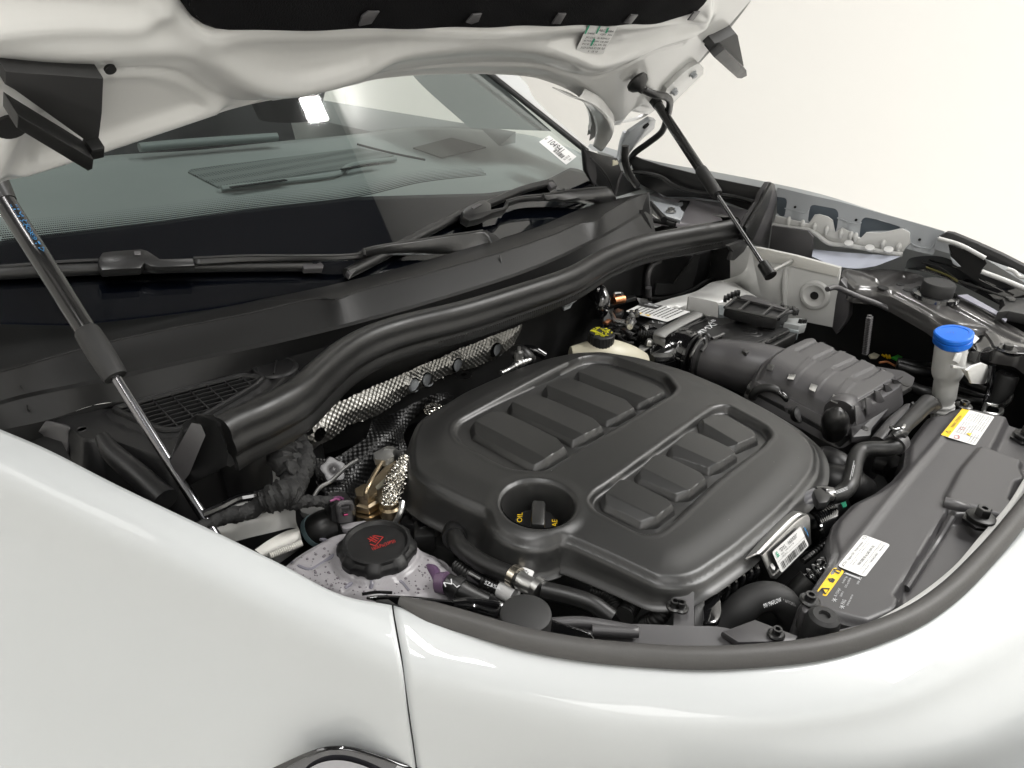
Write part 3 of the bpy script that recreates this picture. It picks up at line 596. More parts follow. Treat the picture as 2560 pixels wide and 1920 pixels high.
# ------------------------------------------------------------------ engine bay shell
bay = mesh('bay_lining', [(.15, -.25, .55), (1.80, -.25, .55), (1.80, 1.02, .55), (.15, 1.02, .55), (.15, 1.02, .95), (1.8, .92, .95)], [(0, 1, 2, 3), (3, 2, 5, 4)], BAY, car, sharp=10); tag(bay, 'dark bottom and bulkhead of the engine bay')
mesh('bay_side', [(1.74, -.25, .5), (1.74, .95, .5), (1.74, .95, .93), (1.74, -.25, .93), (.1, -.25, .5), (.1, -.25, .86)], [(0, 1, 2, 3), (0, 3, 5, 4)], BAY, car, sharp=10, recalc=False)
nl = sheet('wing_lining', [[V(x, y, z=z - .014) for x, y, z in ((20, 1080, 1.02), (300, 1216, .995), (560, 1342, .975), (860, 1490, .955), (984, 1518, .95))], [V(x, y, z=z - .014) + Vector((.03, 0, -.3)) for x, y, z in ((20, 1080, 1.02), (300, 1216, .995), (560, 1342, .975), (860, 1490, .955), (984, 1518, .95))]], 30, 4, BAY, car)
# tray at the near corner with grille
ZT = .975
tf = FZ(ZT)
tray_o = F2(tf, zr('D', [(300, 1100), (560, 1050), (1000, 905), (1450, 785), (1750, 700), (1800, 760), (1640, 930), (1400, 1110), (1250, 1110), (1040, 1335), (920, 1300), (640, 1205), (520, 1225), (400, 1120)], ZT))
tray_o = rc(tray_o, .012)
grl = rc(F2(tf, zr('D', [(690, 1035), (1480, 830), (1610, 845), (1560, 895), (1100, 1160), (1000, 1168), (850, 1105)], ZT)), .008)
tray = hf('water_tray', tf, tray_o, .006, lambda X, Y: -.004 + .004 * sstep(.0, .006, np.abs(sd(grl, X, Y) - .014)), PLD, car, holes=[grl], skirt=[(.003, -.004), (.03, -.10), (.035, -.3)]); tag(tray, 'black plastic water tray in the near rear corner of the bay')
prism('tray_pit', [Vector((p[0], p[1], ZT - .045)) for p in F2(tf, zr('D', [(650, 1030), (1480, 810), (1660, 830), (1600, 900), (1100, 1200), (950, 1190)], ZT))], .01, BAY, tray, bevel=0)
tube('grille_frame', [Vector((p[0], p[1], ZT + .001)) for p in list(grl) + [grl[0]]], .0045, PLD, tray, seg=160, n=8)
gl = np.array(grl); 
def clip_line(a, b, poly):
    """part of segment a-b inside a polygon"""
    ts = []; a = np.array(a); b = np.array(b)
    for p, r_ in zip(poly, np.roll(poly, -1, 0)):
        d = b - a; e = r_ - p; den = d[0] * e[1] - d[1] * e[0]
        if abs(den) < 1e-12: continue
        t = ((p[0] - a[0]) * e[1] - (p[1] - a[1]) * e[0]) / den; s = ((p[0] - a[0]) * d[1] - (p[1] - a[1]) * d[0]) / den
        if 0 <= s <= 1: ts.append(t)
    return (a + (b - a) * min(ts), a + (b - a) * max(ts)) if len(ts) >= 2 else None
A0, A1 = [np.array(tf.to(p)) for p in zr('D', [(690, 1035), (1480, 830)], ZT)]
dA = (A1 - A0) / np.linalg.norm(A1 - A0); nA = np.array([dA[1], -dA[0]])
if (gl.mean(0) - A0).dot(nA) < 0: nA = -nA
for i in range(1, 12):
    s_ = clip_line(A0 - dA + nA * .0118 * i, A1 + dA + nA * .0118 * i, gl)
    if s_ is not None and np.linalg.norm(s_[1] - s_[0]) > .01:
        m_ = (s_[0] + s_[1]) / 2; L_ = np.linalg.norm(s_[1] - s_[0])
        box('slat', (*m_, ZT - .004), (L_, .0026, .012), PLD, tray, rot=Matrix.Rotation(math.atan2(dA[1], dA[0]), 3, 'Z'), bevel=.0008)
for i in range(1, 17):
    c_ = A0 + dA * .0245 * i; s_ = clip_line(c_ - nA * .3 - dA * .03, c_ + nA * .3 + dA * .03, gl)
    if s_ is not None and np.linalg.norm(s_[1] - s_[0]) > .01:
        m_ = (s_[0] + s_[1]) / 2; d_ = s_[1] - s_[0]; box('cross_rib', (*m_, ZT - .003), (np.linalg.norm(d_), .0024, .010), PLD, tray, rot=Matrix.Rotation(math.atan2(d_[1], d_[0]), 3, 'Z'), bevel=.0006)
for c_ in ((500, 1155), (980, 875)):
    p = V(*q('D', [c_])[0], z=ZT + .0002); lathe('ejector_mark', [(.006, 0), (.0055, .0008), (.005, 0)], p, PLD, tray, n=20)
p = V(*q('D', [(1680, 780)])[0], z=ZT); lathe('tray_cap', [(.034, 0), (.032, .003), (.028, .0035), (.026, .0015), (0, .0015)], p, PLD, tray, n=40)
box('cap_bar', p + Vector((0, 0, .003)), (.05, .003, .004), PLD, tray, rot=Matrix.Rotation(.9, 3, 'Z'))
tube('tray_ridge', [V(*q('D', [a])[0], z=z_) for a, z_ in (((620, 1200), .984), ((680, 1290), .975), ((850, 1440), .962), ((1010, 1590), .95))], [.008, .012, .014, .016], PLD, tray, seg=30)
sheet('tray_corner', [zr('D', [(290, 1100), (340, 1110), (400, 1125), (430, 1140)], .979), zr('D', [(240, 1160), (300, 1160), (380, 1180), (430, 1190)], .965), zr('D', [(190, 1235), (240, 1260), (330, 1310), (420, 1360)], .93), zr('D', [(190, 1300), (240, 1330), (330, 1400), (420, 1450)], .86)], 30, 20, PLG, tray, thick=.003)
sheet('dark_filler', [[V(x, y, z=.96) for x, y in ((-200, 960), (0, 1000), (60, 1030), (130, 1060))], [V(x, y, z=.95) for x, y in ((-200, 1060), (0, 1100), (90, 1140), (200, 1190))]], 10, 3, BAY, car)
# wedge shaped end of bulkhead seal
ew = prism('seal_end_block', [V(*a) for a in ()] or [V(x, y, z=z_) for (x, y), z_ in zip(q('D', [(1110, 1120), (1200, 1050), (1290, 1075), (1345, 1110), (1385, 1250), (1380, 1330), (1110, 1480), (1030, 1340)]), (1.05, 1.055, 1.055, 1.055, 1.02, .99, .95, .975))], .012, PLD, tray, bevel=.003)
prism('end_block_flap', [V(x, y, z=z_) for (x, y), z_ in zip(q('D', [(1165, 1110), (1225, 1120), (1250, 1180), (1150, 1420), (1105, 1480), (1035, 1345)]), (1.06, 1.06, 1.05, .98, .957, .985))], .004, PLG, tray, bevel=.0015)
# near inner side pieces beyond the fender edge
sheet('corner_fillet', [zr('D', [(-60, 730), (0, 755), (80, 790), (130, 880), (175, 1045)], 1.0), zr('D', [(-60, 960), (0, 970), (60, 1020), (110, 1040), (170, 1052)], .985)], 24, 4, PLD, tray)
sheet('corner_fillet', [zr('D', [(145, 765), (165, 860), (170, 945)], 1.0), zr('D', [(-80, 700), (60, 770), (130, 900)], 1.02)], 24, 4, PLD, tray)
# ------------------------------------------------------------------ bulkhead seal
seal_t = thing('bulkhead_seal', 'long wavy black rubber seal along the rear rim of the engine bay', 'rubber seal', (1, .8, 1))
SP = [(480, 931), (510, 914), (570, 888), (640, 850), (690, 805), (740, 762), (800, 728), (870, 704), (1000, 672), (1120, 635), (1230, 597), (1310, 553), (1390, 523), (1480, 505), (1560, 491), (1590, 486)]
SPATH = [V(x / .8641, y / .8641, z=1.022) for x, y in SP]
prof = [(-.020, -.006), (-.020, .006), (-.014, .015), (-.004, .018), (.006, .016), (.013, .010), (.016, .002), (.0165, -.006), (.0185, -.012), (.021, -.020), (.020, -.028), (.016, -.033), (.0175, -.036), (.019, -.046), (.018, -.054), (.014, -.054), (.010, -.036), (-.012, -.02)]
pr2 = catmull(prof, 48, closed=True)
sweep('bulb', SPATH, [tuple(p) for p in pr2], RUB, seal_t, seg=200, sharp=50, scale=([0, .5, 1], [.95, .86, .78]))
# fine ribbing on the lower flange
RPATH = catmull(SPATH, 560)
for_v, for_f = [], []
for i in range(180, 540):
    a = RPATH[i]; t_ = RPATH[min(559, i + 1)] - RPATH[i - 1]; t_ /= np.linalg.norm(t_); s_ = np.cross(t_, [0, 0, 1]); s_ /= np.linalg.norm(s_)
    if i % 2: continue
    kk = np.interp(i / 559, [0, .5, 1], [.95, .86, .78]); c_ = a + s_ * .0193 * kk + np.array([0, 0, -.0455 * kk]); b_ = len(for_v)
    for k_ in ((-.0008, -.0065), (.0008, -.0065), (.0008, .0065), (-.0008, .0065)): for_v.append(c_ + t_ * k_[0] + np.array([0, 0, k_[1]]))
    for k_ in ((-.0008, -.0065), (.0008, -.0065), (.0008, .0065), (-.0008, .0065)): for_v.append(c_ - s_ * .003 + t_ * k_[0] + np.array([0, 0, k_[1]]))
    for_f += [(b_, b_ + 1, b_ + 2, b_ + 3), (b_, b_ + 4, b_ + 5, b_ + 1), (b_ + 3, b_ + 2, b_ + 6, b_ + 7), (b_ + 1, b_ + 5, b_ + 6, b_ + 2), (b_, b_ + 3, b_ + 7, b_ + 4)]
mesh('flange_ribs', for_v, for_f, RUB, seal_t, kind='stuff')
# carrier wall under the seal
low = [p + Vector((0, -.004, -.05)) for p in SPATH]
sheet('bulkhead_wall', [low, [p + Vector((0, .06, -.015)) for p in low], [p + Vector((0, .14, -.04)) for p in low], [p + Vector((.0, .17, -.3)) for p in low]], 100, 10, PLD, car)
# far seal end cap and clip
cpts = q('L', [(1490, 800), (1560, 790), (1640, 800), (1680, 850), (1700, 1000), (1700, 1080), (1550, 1105), (1540, 1090), (1600, 960), (1620, 880), (1580, 820)])
prism('seal_end_cap', [V(x, y, y=.70) for x, y in cpts], .03, PLD, seal_t, down=(-.2, 1, 0), bevel=.002)
# ------------------------------------------------------------------ far side: plenum end, wing, rails
XF = 1.79
ff = FX(XF)
def vx(k, pts, x): return [V(a, b, x=x) for a, b in q(k, pts)]
# black long trim along far wing
fs_ = prism('wing_seal', vx('L', [(515, 200), (530, 150), (640, 200), (830, 260), (1150, 340), (1400, 400), (1700, 460), (1960, 510), (1960, 740), (1780, 745), (1500, 640), (1180, 595), (900, 590), (700, 500), (590, 440)], 1.80), .006, PLD, car, down=(1, 0, 0), bevel=.001); tag(fs_, 'long black foam seal inside the far wing')
tube('seal_lip', vx('L', [(530, 330), (700, 350), (850, 390), (950, 460), (1100, 520), (1300, 555), (1600, 590), (1800, 640)], 1.785), .006, PLD, fs_, seg=50, n=8)
prism('inner_ledge', [V(x, y, z=z_) for (x, y), z_ in zip(q('L', [(600, 440), (760, 500), (900, 580), (1180, 600), (1500, 650), (1770, 745), (1790, 780), (1700, 900), (1560, 820), (1200, 870), (740, 850), (720, 560)]), (1.0, .995, .99, .99, .985, .98, .975, .96, .96, .96, .96, .98))], .01, M('lilac_grey_primer', (.62, .59, .62), .4), car)
tube('ledge_flange', [V(x, y, z=1.0) for x, y in q('L', [(640, 450), (780, 500), (900, 575), (1180, 590), (1500, 640), (1700, 700), (1775, 750)])], .006, PAIN3, car, seg=40, n=8)
prism('latch_bracket', [V(x, y, z=.995) for x, y in q('L', [(720, 570), (900, 620), (1000, 650), (1065, 640), (1070, 665), (1040, 690), (1050, 720), (1080, 745), (1040, 830), (900, 790), (820, 720), (740, 660)])], .01, PAIN3, car, bevel=.0015)
lathe('nut', [(.013, 0), (.013, .003), (.009, .003), (.009, .01), (.004, .01), (.004, .004), (0, .004)], V(*q('L', [(942, 745)])[0], z=.997), STEEL, car, n=12)
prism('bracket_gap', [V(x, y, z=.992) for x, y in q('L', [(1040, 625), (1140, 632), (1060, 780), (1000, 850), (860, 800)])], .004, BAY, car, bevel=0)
tube('brake_pipe', [V(x, y, z=1.0) for x, y in q('L', [(725, 660), (780, 720), (830, 780), (870, 830)])], .008, PLD, car, seg=20)
tube('brake_pipe', [V(x, y, z=.985) for x, y in q('L', [(735, 740), (800, 790), (860, 830), (980, 850)])], .005, STEEL, car, seg=20)
tube('ledge_cable', [V(x, y, z=.99) for x, y in q('L', [(735, 830), (900, 860), (980, 885)])], .006, PLD, car, seg=20)
# A-pillar foot trims
pf = prism('pillar_foot', [V(x, y, y=1.06) for x, y in q('L', [(40, 90), (220, 150), (390, 190), (430, 320), (500, 420), (600, 490), (730, 540), (490, 610), (380, 590), (160, 480), (60, 320)])], .01, PLD, car, down=(0, 1, 0), bevel=.002); tag(pf, 'black plastic trim at the foot of the far pillar')
sheet('pillar_fin', [[V(x, y, y=1.04) for x, y in q('L', [(30, 60), (110, 160), (160, 260), (170, 420), (150, 480)])], [V(x, y, y=1.045) for x, y in q('L', [(-10, 20), (60, 150), (75, 300), (110, 400), (150, 480)])]], 24, 4, PLG, pf)
tube('fin_edge', [V(x, y, y=1.03) for x, y in q('L', [(110, 190), (220, 300), (300, 420), (355, 570)])], .003, PLD, pf, seg=16, n=8)
tube('fin_edge', [V(x, y, y=1.03) for x, y in q('L', [(440, 320), (400, 430), (380, 520), (360, 580)])], .003, PLG, pf, seg=16, n=8)
tube('pillar_cable', [V(x, y, y=1.0) for x, y in q('L', [(470, 60), (465, 200), (490, 300), (540, 400), (590, 470)])], .009, RUB, pf, seg=30)
prism('heart_clip', [V(x, y, y=1.0) for x, y in q('L', [(345, 210), (360, 207), (372, 218), (388, 212), (400, 235), (395, 255), (365, 262), (343, 270)])], .003, CREAM, pf, down=(0, 1, 0), bevel=.0005)
# thin strip of far outer wing skin
def far_top(px):  return np.interp(px, [1460, 1560, 1900, 2060, 2200, 2360, 2460, 2560, 2700], [362, 378, 462, 497, 540, 582, 628, 690, 785])
TW = [(1470, 362), (1520, 373), (1545, 382), (1600, 398), (1680, 415), (1800, 436), (1960, 468), (2060, 492), (2200, 536), (2345, 578), (2420, 606), (2490, 645), (2560, 688), (2700, 780)]
xt = lambda px: np.interp(px, [1460, 1700, 2300, 2560, 2750], [1.83, 1.83, 1.82, 1.80, 1.76])
wtop = [V(x, y, x=float(xt(x))) for x, y in TW]
fwing = sheet('far_wing', [[p + Vector((-.004, 0, -.012)) for p in wtop], wtop, [p + Vector((.03, 0, -.004)) for p in wtop], [p + Vector((.09, 0, -.10)) for p in wtop], [p + Vector((.11, 0, -.45)) for p in wtop]], 80, 24, PAINT, car); tag(fwing, 'far front wing, only its top edge in view')
# inner rail with cut-outs (vertical wall)
rail_o = F2(ff, vx('M', [(135, 225), (400, 288), (640, 340), (1000, 440), (1300, 525), (1545, 597), (1480, 640), (1440, 790), (1200, 735), (1185, 790), (1020, 770), (700, 720), (590, 700), (470, 620), (400, 580), (110, 545), (125, 460), (150, 420)], XF))
holes = [rc(F2(ff, vx('M', h_, XF)), .006) for h_ in ([(140, 305), (215, 315), (225, 350), (205, 470), (150, 460)], [(395, 510), (415, 385), (440, 370), (630, 405), (652, 440), (640, 560), (620, 600), (590, 590), (600, 540), (560, 480), (450, 470), (430, 520)], [(822, 640), (840, 500), (870, 473), (1000, 500), (1180, 560), (1080, 585), (900, 590), (870, 620), (855, 645)])]
rail = hf('inner_rail', ff, densify(rail_o, .02), .004, lambda X, Y: .0015 * np.sin(X * 160) * sstep(1.06, 1.02, Y), PAIN3, car, holes=holes); tag(rail, 'grey inner wing rail with rectangular cut-outs')
bk = prism('rail_bracket', vx('M', [(110, 520), (130, 460), (205, 480), (400, 530), (450, 455), (490, 450), (560, 470), (600, 500), (620, 600), (680, 560), (830, 650), (880, 600), (1000, 605), (1180, 570), (1240, 600), (1245, 690), (1200, 735), (1180, 782), (1020, 765), (740, 715), (560, 690), (470, 620), (400, 580), (240, 560)], XF - .012), .006, PAIN2, rail, down=(1, 0, 0), bevel=.002)
tube('flange_edge', vx('M', [(105, 540), (240, 562), (400, 582), (480, 625), (570, 690), (740, 712), (1020, 762), (1180, 785)], XF - .02), .0055, PAIN2, rail, seg=60, n=10)
for x_ in (245, 360, 460, 560, 680, 760, 800, 1030, 1160):
    y_ = 470 + (x_ - 245) * .24; tube('pressed_bead', vx('M', [(x_, y_), (x_ - 8, y_ + 30), (x_ - 15, y_ + 75)], XF - .016), [.003, .006, .003], PAIN2, rail, seg=10, n=10)
for c_ in ((292, 390), (798, 497), (1325, 660)):
    lathe('rivet_hole', [(.003, 0), (.003, .002), (0, .002)], V(*q('M', [c_])[0], x=XF - .001), BAY, rail, axis=(-1, 0, 0), n=12)
for c_ in ((735, 697), (910, 735), (1065, 750)):
    lathe('bolt', [(.010, 0), (.010, .004), (.006, .005), (0, .005)], V(*q('M', [c_])[0], x=XF - .03), PAIN2, rail, axis=(-.5, 0, 1), n=16)
tube('rail_seam', vx('M', [(205, 400), (240, 410), (390, 435), (410, 400)], XF - .001), .0014, PAIN3, rail, seg=20, n=6)
tube('rail_seam', vx('M', [(640, 480), (800, 530), (840, 520)], XF - .001), .0014, PAIN3, rail, seg=20, n=6)
tube('rail_seam', vx('M', [(1200, 570), (1245, 610), (1255, 690), (1420, 730), (1450, 680)], XF - .001), .0014, PAIN3, rail, seg=20, n=6)
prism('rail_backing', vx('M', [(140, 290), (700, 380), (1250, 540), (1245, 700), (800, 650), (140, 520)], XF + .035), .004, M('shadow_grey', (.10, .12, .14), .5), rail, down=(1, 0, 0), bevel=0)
# spotty silver sheet under rail
sheet('liner_foil', [vx('M', [(440, 740), (640, 760), (900, 780), (1170, 800)], 1.76), vx('M', [(430, 800), (600, 870), (800, 900), (960, 880)], 1.70)], 30, 12, M('lilac_silver_sheet', (.38, .40, .46), .3, bump=.5, bscale=60), car)
prism('dark_gusset', vx('M', [(100, 545), (400, 590), (440, 640), (430, 830), (75, 735)], 1.75), .01, PLG, car, down=(1, 0, 0))
# tall black wedge plate across the wing
wp = prism('baffle_plate', [V(x, y, y=.66) for x, y in q('L', [(1960, 440), (1990, 438), (2025, 460), (2045, 560), (2040, 640), (1985, 900), (1955, 1130), (1770, 1060), (1700, 1000), (1690, 900), (1740, 800), (1850, 650), (1880, 560)])], .012, PLG, car, down=(0, 1, 0), bevel=.003); tag(wp, 'tall black baffle plate standing beside the far wing')
prism('plate_rib', [V(x, y, y=.652) for x, y in q('L', [(1960, 440), (1985, 445), (1930, 680), (1770, 1040), (1700, 960), (1700, 900), (1850, 650)])], .006, PLA, wp, down=(0, -1, 0), bevel=.001)
prism('lower_clip', [V(x, y, y=.64) for x, y in q('L', [(1540, 1100), (1700, 1040), (1760, 1060), (1700, 1160), (1600, 1250), (1560, 1250), (1590, 1160)])], .01, PLD, wp, down=(0, 1, 0))
# far inner wing panel (white, vertical) and sealant, strut tower
XW = 1.60
ip = prism('inner_wing', vx('M', [(-250, 705), (0, 725), (300, 790), (670, 890), (655, 1000), (600, 1390), (300, 1330), (-200, 1300), (-250, 1200)], XW), .008, PAIN2, car, down=(1, 0, 0), bevel=.002); tag(ip, 'white inner wing panel beside the battery')
prism('sealant_strip', vx('M', [(-30, 725), (300, 795), (665, 895), (640, 970), (400, 915), (200, 865), (-50, 830)], XW - .003), .003, SEALR, ip, down=(1, 0, 0), bevel=.001)
tube('pressed_bead', vx('M', [(215, 890), (205, 1000), (205, 1200)], XW - .001), [.004, .007, .005], PAIN2, ip, seg=16)
sp_ = V(*q('M', [(455, 1122)])[0], x=XW - .001)
lathe('pressed_ring', [(.034, 0), (.030, .005), (.024, .006), (.018, .002), (.0, .002)], sp_, PAIN2, ip, axis=(-1, 0, 0), n=36)
o_ = lathe('slot_hole', [(.009, .0025), (.009, .004), (0, .004)], sp_, BAY, ip, axis=(-1, 0, 0), n=20)
# white tower top sweeping towards the bulkhead
sheet('strut_tower', [zr('H', [(760, 440), (1000, 360), (1250, 290), (1420, 200), (1560, 190), (1700, 270), (1800, 330)], .90), zr('H', [(850, 470), (1050, 430), (1200, 420), (1400, 400), (1550, 380), (1750, 400), (1900, 430)], .905), zr('H', [(900, 560), (1100, 560), (1300, 560), (1500, 560), (1700, 560), (1950, 560)], .86)], 40, 16, PAIN2, ip)
sheet('tower_flank', [vx('H', [(1400, 210), (1560, 170), (1700, 100), (1760, -100)], XW - .03), zr('H', [(1400, 260), (1600, 230), (1750, 300), (1850, 330)], .89)], 20, 8, PAIN2, ip)
# black bulkhead box below far end of seal
bb = sheet('plenum_box', [[V(x, y, y=.80) for x, y in q('L', [(180, 1520), (330, 1400), (620, 1270), (1000, 1180), (1400, 1110), (1560, 1080)])], [V(x, y, y=.80) for x, y in q('L', [(200, 1600), (400, 1620), (760, 1640), (1150, 1560), (1400, 1430), (1550, 1400)])]], 40, 8, PLD, car); tag(bb, 'dark moulded box under the far end of the seal')
prism('box_front', [V(x, y, y=.785) for x, y in q('L', [(740, 1300), (800, 1250), (960, 1220), (1180, 1190), (1230, 1180), (1540, 1120), (1555, 1380), (1500, 1430), (1370, 1450), (1180, 1540), (960, 1620), (760, 1650), (700, 1640), (710, 1400)])], .02, PLD, bb, down=(0, 1, 0), bevel=.006)
prism('box_recess', [V(x, y, y=.782) for x, y in q('L', [(780, 1480), (960, 1490), (1180, 1180), (1230, 1190), (1180, 1420), (1140, 1540), (900, 1600), (760, 1600)])], .004, BAY, bb, down=(0, -1, 0), bevel=0)
tube('box_rim', [V(x, y, y=.77) for x, y in q('L', [(720, 1650), (900, 1640), (1150, 1560), (1300, 1470), (1400, 1440), (1500, 1440), (1560, 1390)])], .005, RUB, bb, seg=40)
tube('box_edge', [V(x, y, y=.775) for x, y in q('L', [(705, 1560), (705, 1400), (740, 1310), (830, 1250)])], .006, PLG, bb, seg=20)
tube('box_pin', [V(x, y, y=.765) for x, y in q('L', [(710, 1530), (712, 1620)])], .007, PLG, bb, seg=4)
tube('wire_clip', [V(x, y, y=.775) for x, y in q('L', [(1410, 1140), (1430, 1180), (1470, 1225), (1475, 1260)])], .003, BAY, bb, seg=12, n=6)
# ------------------------------------------------------------------ black lacquered crossmember with rubber stop (far)
zc = .965
cm = thing('front_crossmember', 'gloss black steel crossmember beside the far wing with a round rubber stop', 'crossmember', (1.5, .2, zc))
cf = FZ(zc)
cm_o = rc(F2(cf, zr('M', [(690, 900), (780, 905), (1000, 890), (1180, 905), (1310, 930), (1500, 1020), (1700, 1130), (2000, 1300), (2196, 1410), (2500, 1580), (2500, 1800), (2180, 1560), (1960, 1530), (1940, 1480), (1880, 1400), (1700, 1370), (1620, 1360), (1400, 1270), (1100, 1110), (960, 1060), (790, 1050), (740, 1000), (680, 940)], zc)), .012)
def zl(k, pts): return np.array(F2(cf, zr(k, pts, zc)))
g1 = rc(zl('M', [(960, 1035), (1100, 950), (1200, 930), (1310, 960), (1300, 1010), (1200, 1030), (1050, 1045)]), .012)
g2, g3 = zl('M', [(1100, 1090), (1300, 1190), (1560, 1340)]), zl('M', [(1600, 1205), (1900, 1370), (2140, 1490)])
g4 = zl('M', [(1640, 1130), (1900, 1280), (2196, 1450)])
g5 = zl('M', [(700, 920), (850, 960), (950, 1000)])
def cmh(X, Y):
    h = -.010 * sstep(.004, -.012, sd(g1, X, Y)) - .007 * gauss(g2, X, Y, .006) - .008 * gauss(g3, X, Y, .008) - .004 * gauss(g4, X, Y, .005) + .007 * gauss(g5, X, Y, .008)
    return h - .006 * sstep(-.010, 0, sd(cm_o, X, Y))
hf('top_plate', cf, densify(cm_o, .01), .003, cmh, LACQ, cm, skirt=[(.002, -.004), (.003, -.03)])
for c_, r_ in (((1232, 1082), .012), ((1020, 1062), .012), ((1160, 1035), .008)):
    lathe('drain_hole', [(r_, 0), (r_ * .9, .0015), (0, .0015)], V(*q('M', [c_])[0], z=zc), BAY, cm, n=20)
sp_ = V(*q('M', [(1450, 1140)])[0], z=zc)
lathe('stop_collar', [(.046, 0), (.044, .008), (.036, .010), (.034, .002)], sp_, GLB, cm)
lathe('rubber_stop', [(.030, 0), (.031, .006), (.031, .028), (.029, .031), (0, .031)], sp_ + Vector((0, 0, .002)), RUBM, cm)
r5 = rc(zl('M', [(1700, 1370), (1850, 1360), (1960, 1500), (1960, 1540), (1850, 1560), (1740, 1500)]), .01)
hf('stamped_end', FZ(zc - .01), densify(r5, .01), .003, lambda X, Y: -.012 * sstep(0, -.02, sd(r5, X, Y)), GLB, cm, skirt=[(.003, -.02)])
lathe('bolt', [(.016, 0), (.015, .003), (.008, .003), (.008, .01), (0, .011)], V(*q('M', [(2050, 1572)])[0], z=zc), DKMET, cm, n=20)
sheet('end_drop', [zr('M', [(1960, 1560), (2060, 1590), (2200, 1600)], zc - .004), zr('M', [(1970, 1620), (2040, 1680), (2200, 1700)], zc - .05)], 20, 8, GLB, cm, thick=.003)
# dark wing liner layers right of it
dl = sheet('headlamp_housing', [zr('M', [(1200, 900), (1260, 810), (1500, 800), (1700, 880), (1900, 950), (2196, 1080), (2400, 1180)], .985), zr('M', [(1330, 925), (1500, 970), (1750, 1080), (2000, 1210), (2196, 1310), (2400, 1410)], .958)], 40, 10, GLB, car); tag(dl, 'dark headlamp housing behind the crossmember')
for a, m_ in (([(1345, 850), (1500, 900), (1640, 1000)], BAY), ([(1380, 890), (1560, 960), (1635, 1005)], M('olive_strip', (.10, .09, .02), .5)), ([(1650, 1000), (1900, 1090), (2196, 1200)], DKMET), ([(1400, 830), (1650, 900), (1850, 1000), (2100, 1120)], GLB)):
    tube('housing_line', zr('M', a, .985), .0022, m_, dl, seg=30, n=8)
wbl = prism('grey_strip', zr('M', [(1640, 1120), (1720, 1110), (1990, 1260), (2060, 1300), (2040, 1340), (1960, 1280)], .975), .004, M('lilac_grey_strip', (.33, .33, .38), .4), dl)
prism('bracket_block', zr('M', [(2010, 1150), (2196, 1140), (2300, 1150), (2300, 1300), (2060, 1250), (1970, 1260), (2030, 1200)], .99), .02, PLD, dl)
lathe('bolt', [(.010, 0), (.009, .003), (0, .004)], V(*q('M', [(2075, 1155)])[0], z=.991), DKMET, dl, n=6)
tube('chrome_edge', [V(x, y, x=1.73) for x, y in q('M', [(1840, 925), (2000, 985), (2196, 1065), (2300, 1110)])], .005, PAIN2, dl, seg=24)
# black top rail of far headlamp
prism('lamp_top_rail', [V(x, y, x=1.765) for x, y in q('M', [(1545, 600), (1600, 608), (1800, 690), (2000, 780), (2196, 880), (2400, 1000), (2400, 1060), (2196, 960), (2080, 900), (1880, 830), (1700, 720), (1470, 640)])], .02, RUBM, dl, down=(1, 0, 0), bevel=.004)
tube('rail_edge', [V(x, y, x=1.755) for x, y in q('M', [(1480, 650), (1650, 700), (1870, 815)])], .0045, PAIN2, dl, seg=30)
prism('rail_tab', [V(x, y, x=1.75) for x, y in q('M', [(1575, 800), (1610, 830), (1665, 885), (1640, 885), (1600, 860)])], .003, PAIN3, dl, down=(1, 0, 0), bevel=.0005)
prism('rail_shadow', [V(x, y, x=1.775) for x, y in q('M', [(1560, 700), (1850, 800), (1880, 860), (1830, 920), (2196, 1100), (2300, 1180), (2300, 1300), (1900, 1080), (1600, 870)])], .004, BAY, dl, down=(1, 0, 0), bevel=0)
prism('rail_end', [V(x, y, x=1.775) for x, y in q('M', [(1470, 640), (1560, 680), (1600, 790), (1440, 740)])], .006, PAIN3, dl, down=(1, 0, 0))
tube('seal_squiggle', [V(x, y, x=1.75) for x, y in q('M', [(2050, 900), (2110, 925), (2150, 965), (2200, 975)])], .004, PAIN2, dl, seg=16)
# black vertical side panel next to inner wing, pole and connector strip
sd_ = prism('side_duct', [V(x, y, x=1.60) for x, y in q('I', [(520, 290), (610, 400), (590, 640), (560, 700), (480, 800), (440, 740), (470, 500)])], .03, PLG, car, down=(1, 0, 0), bevel=.003)
hose = tube('bonnet_cable', [V(x, y, z=z_) for (x, y), z_ in zip(q('I', [(400, 380), (470, 362), (560, 395), (700, 455), (850, 510), (980, 570)]), (.97, .97, .96, .95, .94, .93))], .0058, PLG, None, seg=40)
tag(hose, 'thin black cable beside the white inner wing panel', 'cable'); hose['group'] = 'hoses and cables in the bay'
cs = thing('fin_strip', 'ribbed black connector strip standing upright behind the air filter box', 'connector', tuple(V(*q('I', [(760, 800)])[0], x=1.5)))
tube('strip_core', [V(x, y, x=1.5) for x, y in q('I', [(790, 620), (750, 980)])], .0045, PLG, cs, seg=6)
for i in range(22):
    t_ = i / 21; a = V(*q('I', [(790 - 40 * t_, 640 + 330 * t_)])[0], x=1.496); box('fin', a, (.017, .010, .0014), PLG, cs, bevel=.0005)
gt = prism('green_tag', [V(x, y, z=.80) for x, y in q('I', [(985, 1005), (1050, 980), (1095, 1000), (1040, 1030)])], .004, GRN, None, bevel=.001); tag(gt, 'small bright green tag on the floor behind the washer neck', 'tag')
prism('clip', [V(x, y, z=.80) for x, y in q('I', [(780, 980), (830, 960), (885, 980), (860, 1005), (800, 1005)])], .006, CREAM, car, bevel=.002)
for pts, m_ in (([(880, 1055), (950, 1050), (1020, 1085)], ORG), ([(905, 985), (930, 1000)], YEL), ([(940, 985), (955, 1015)], YEL), ([(970, 990), (975, 1015)], YEL)):
    tube('wire', [V(x, y, z=.80) for x, y in q('I', pts)], .0025, m_, car, seg=12, n=6)
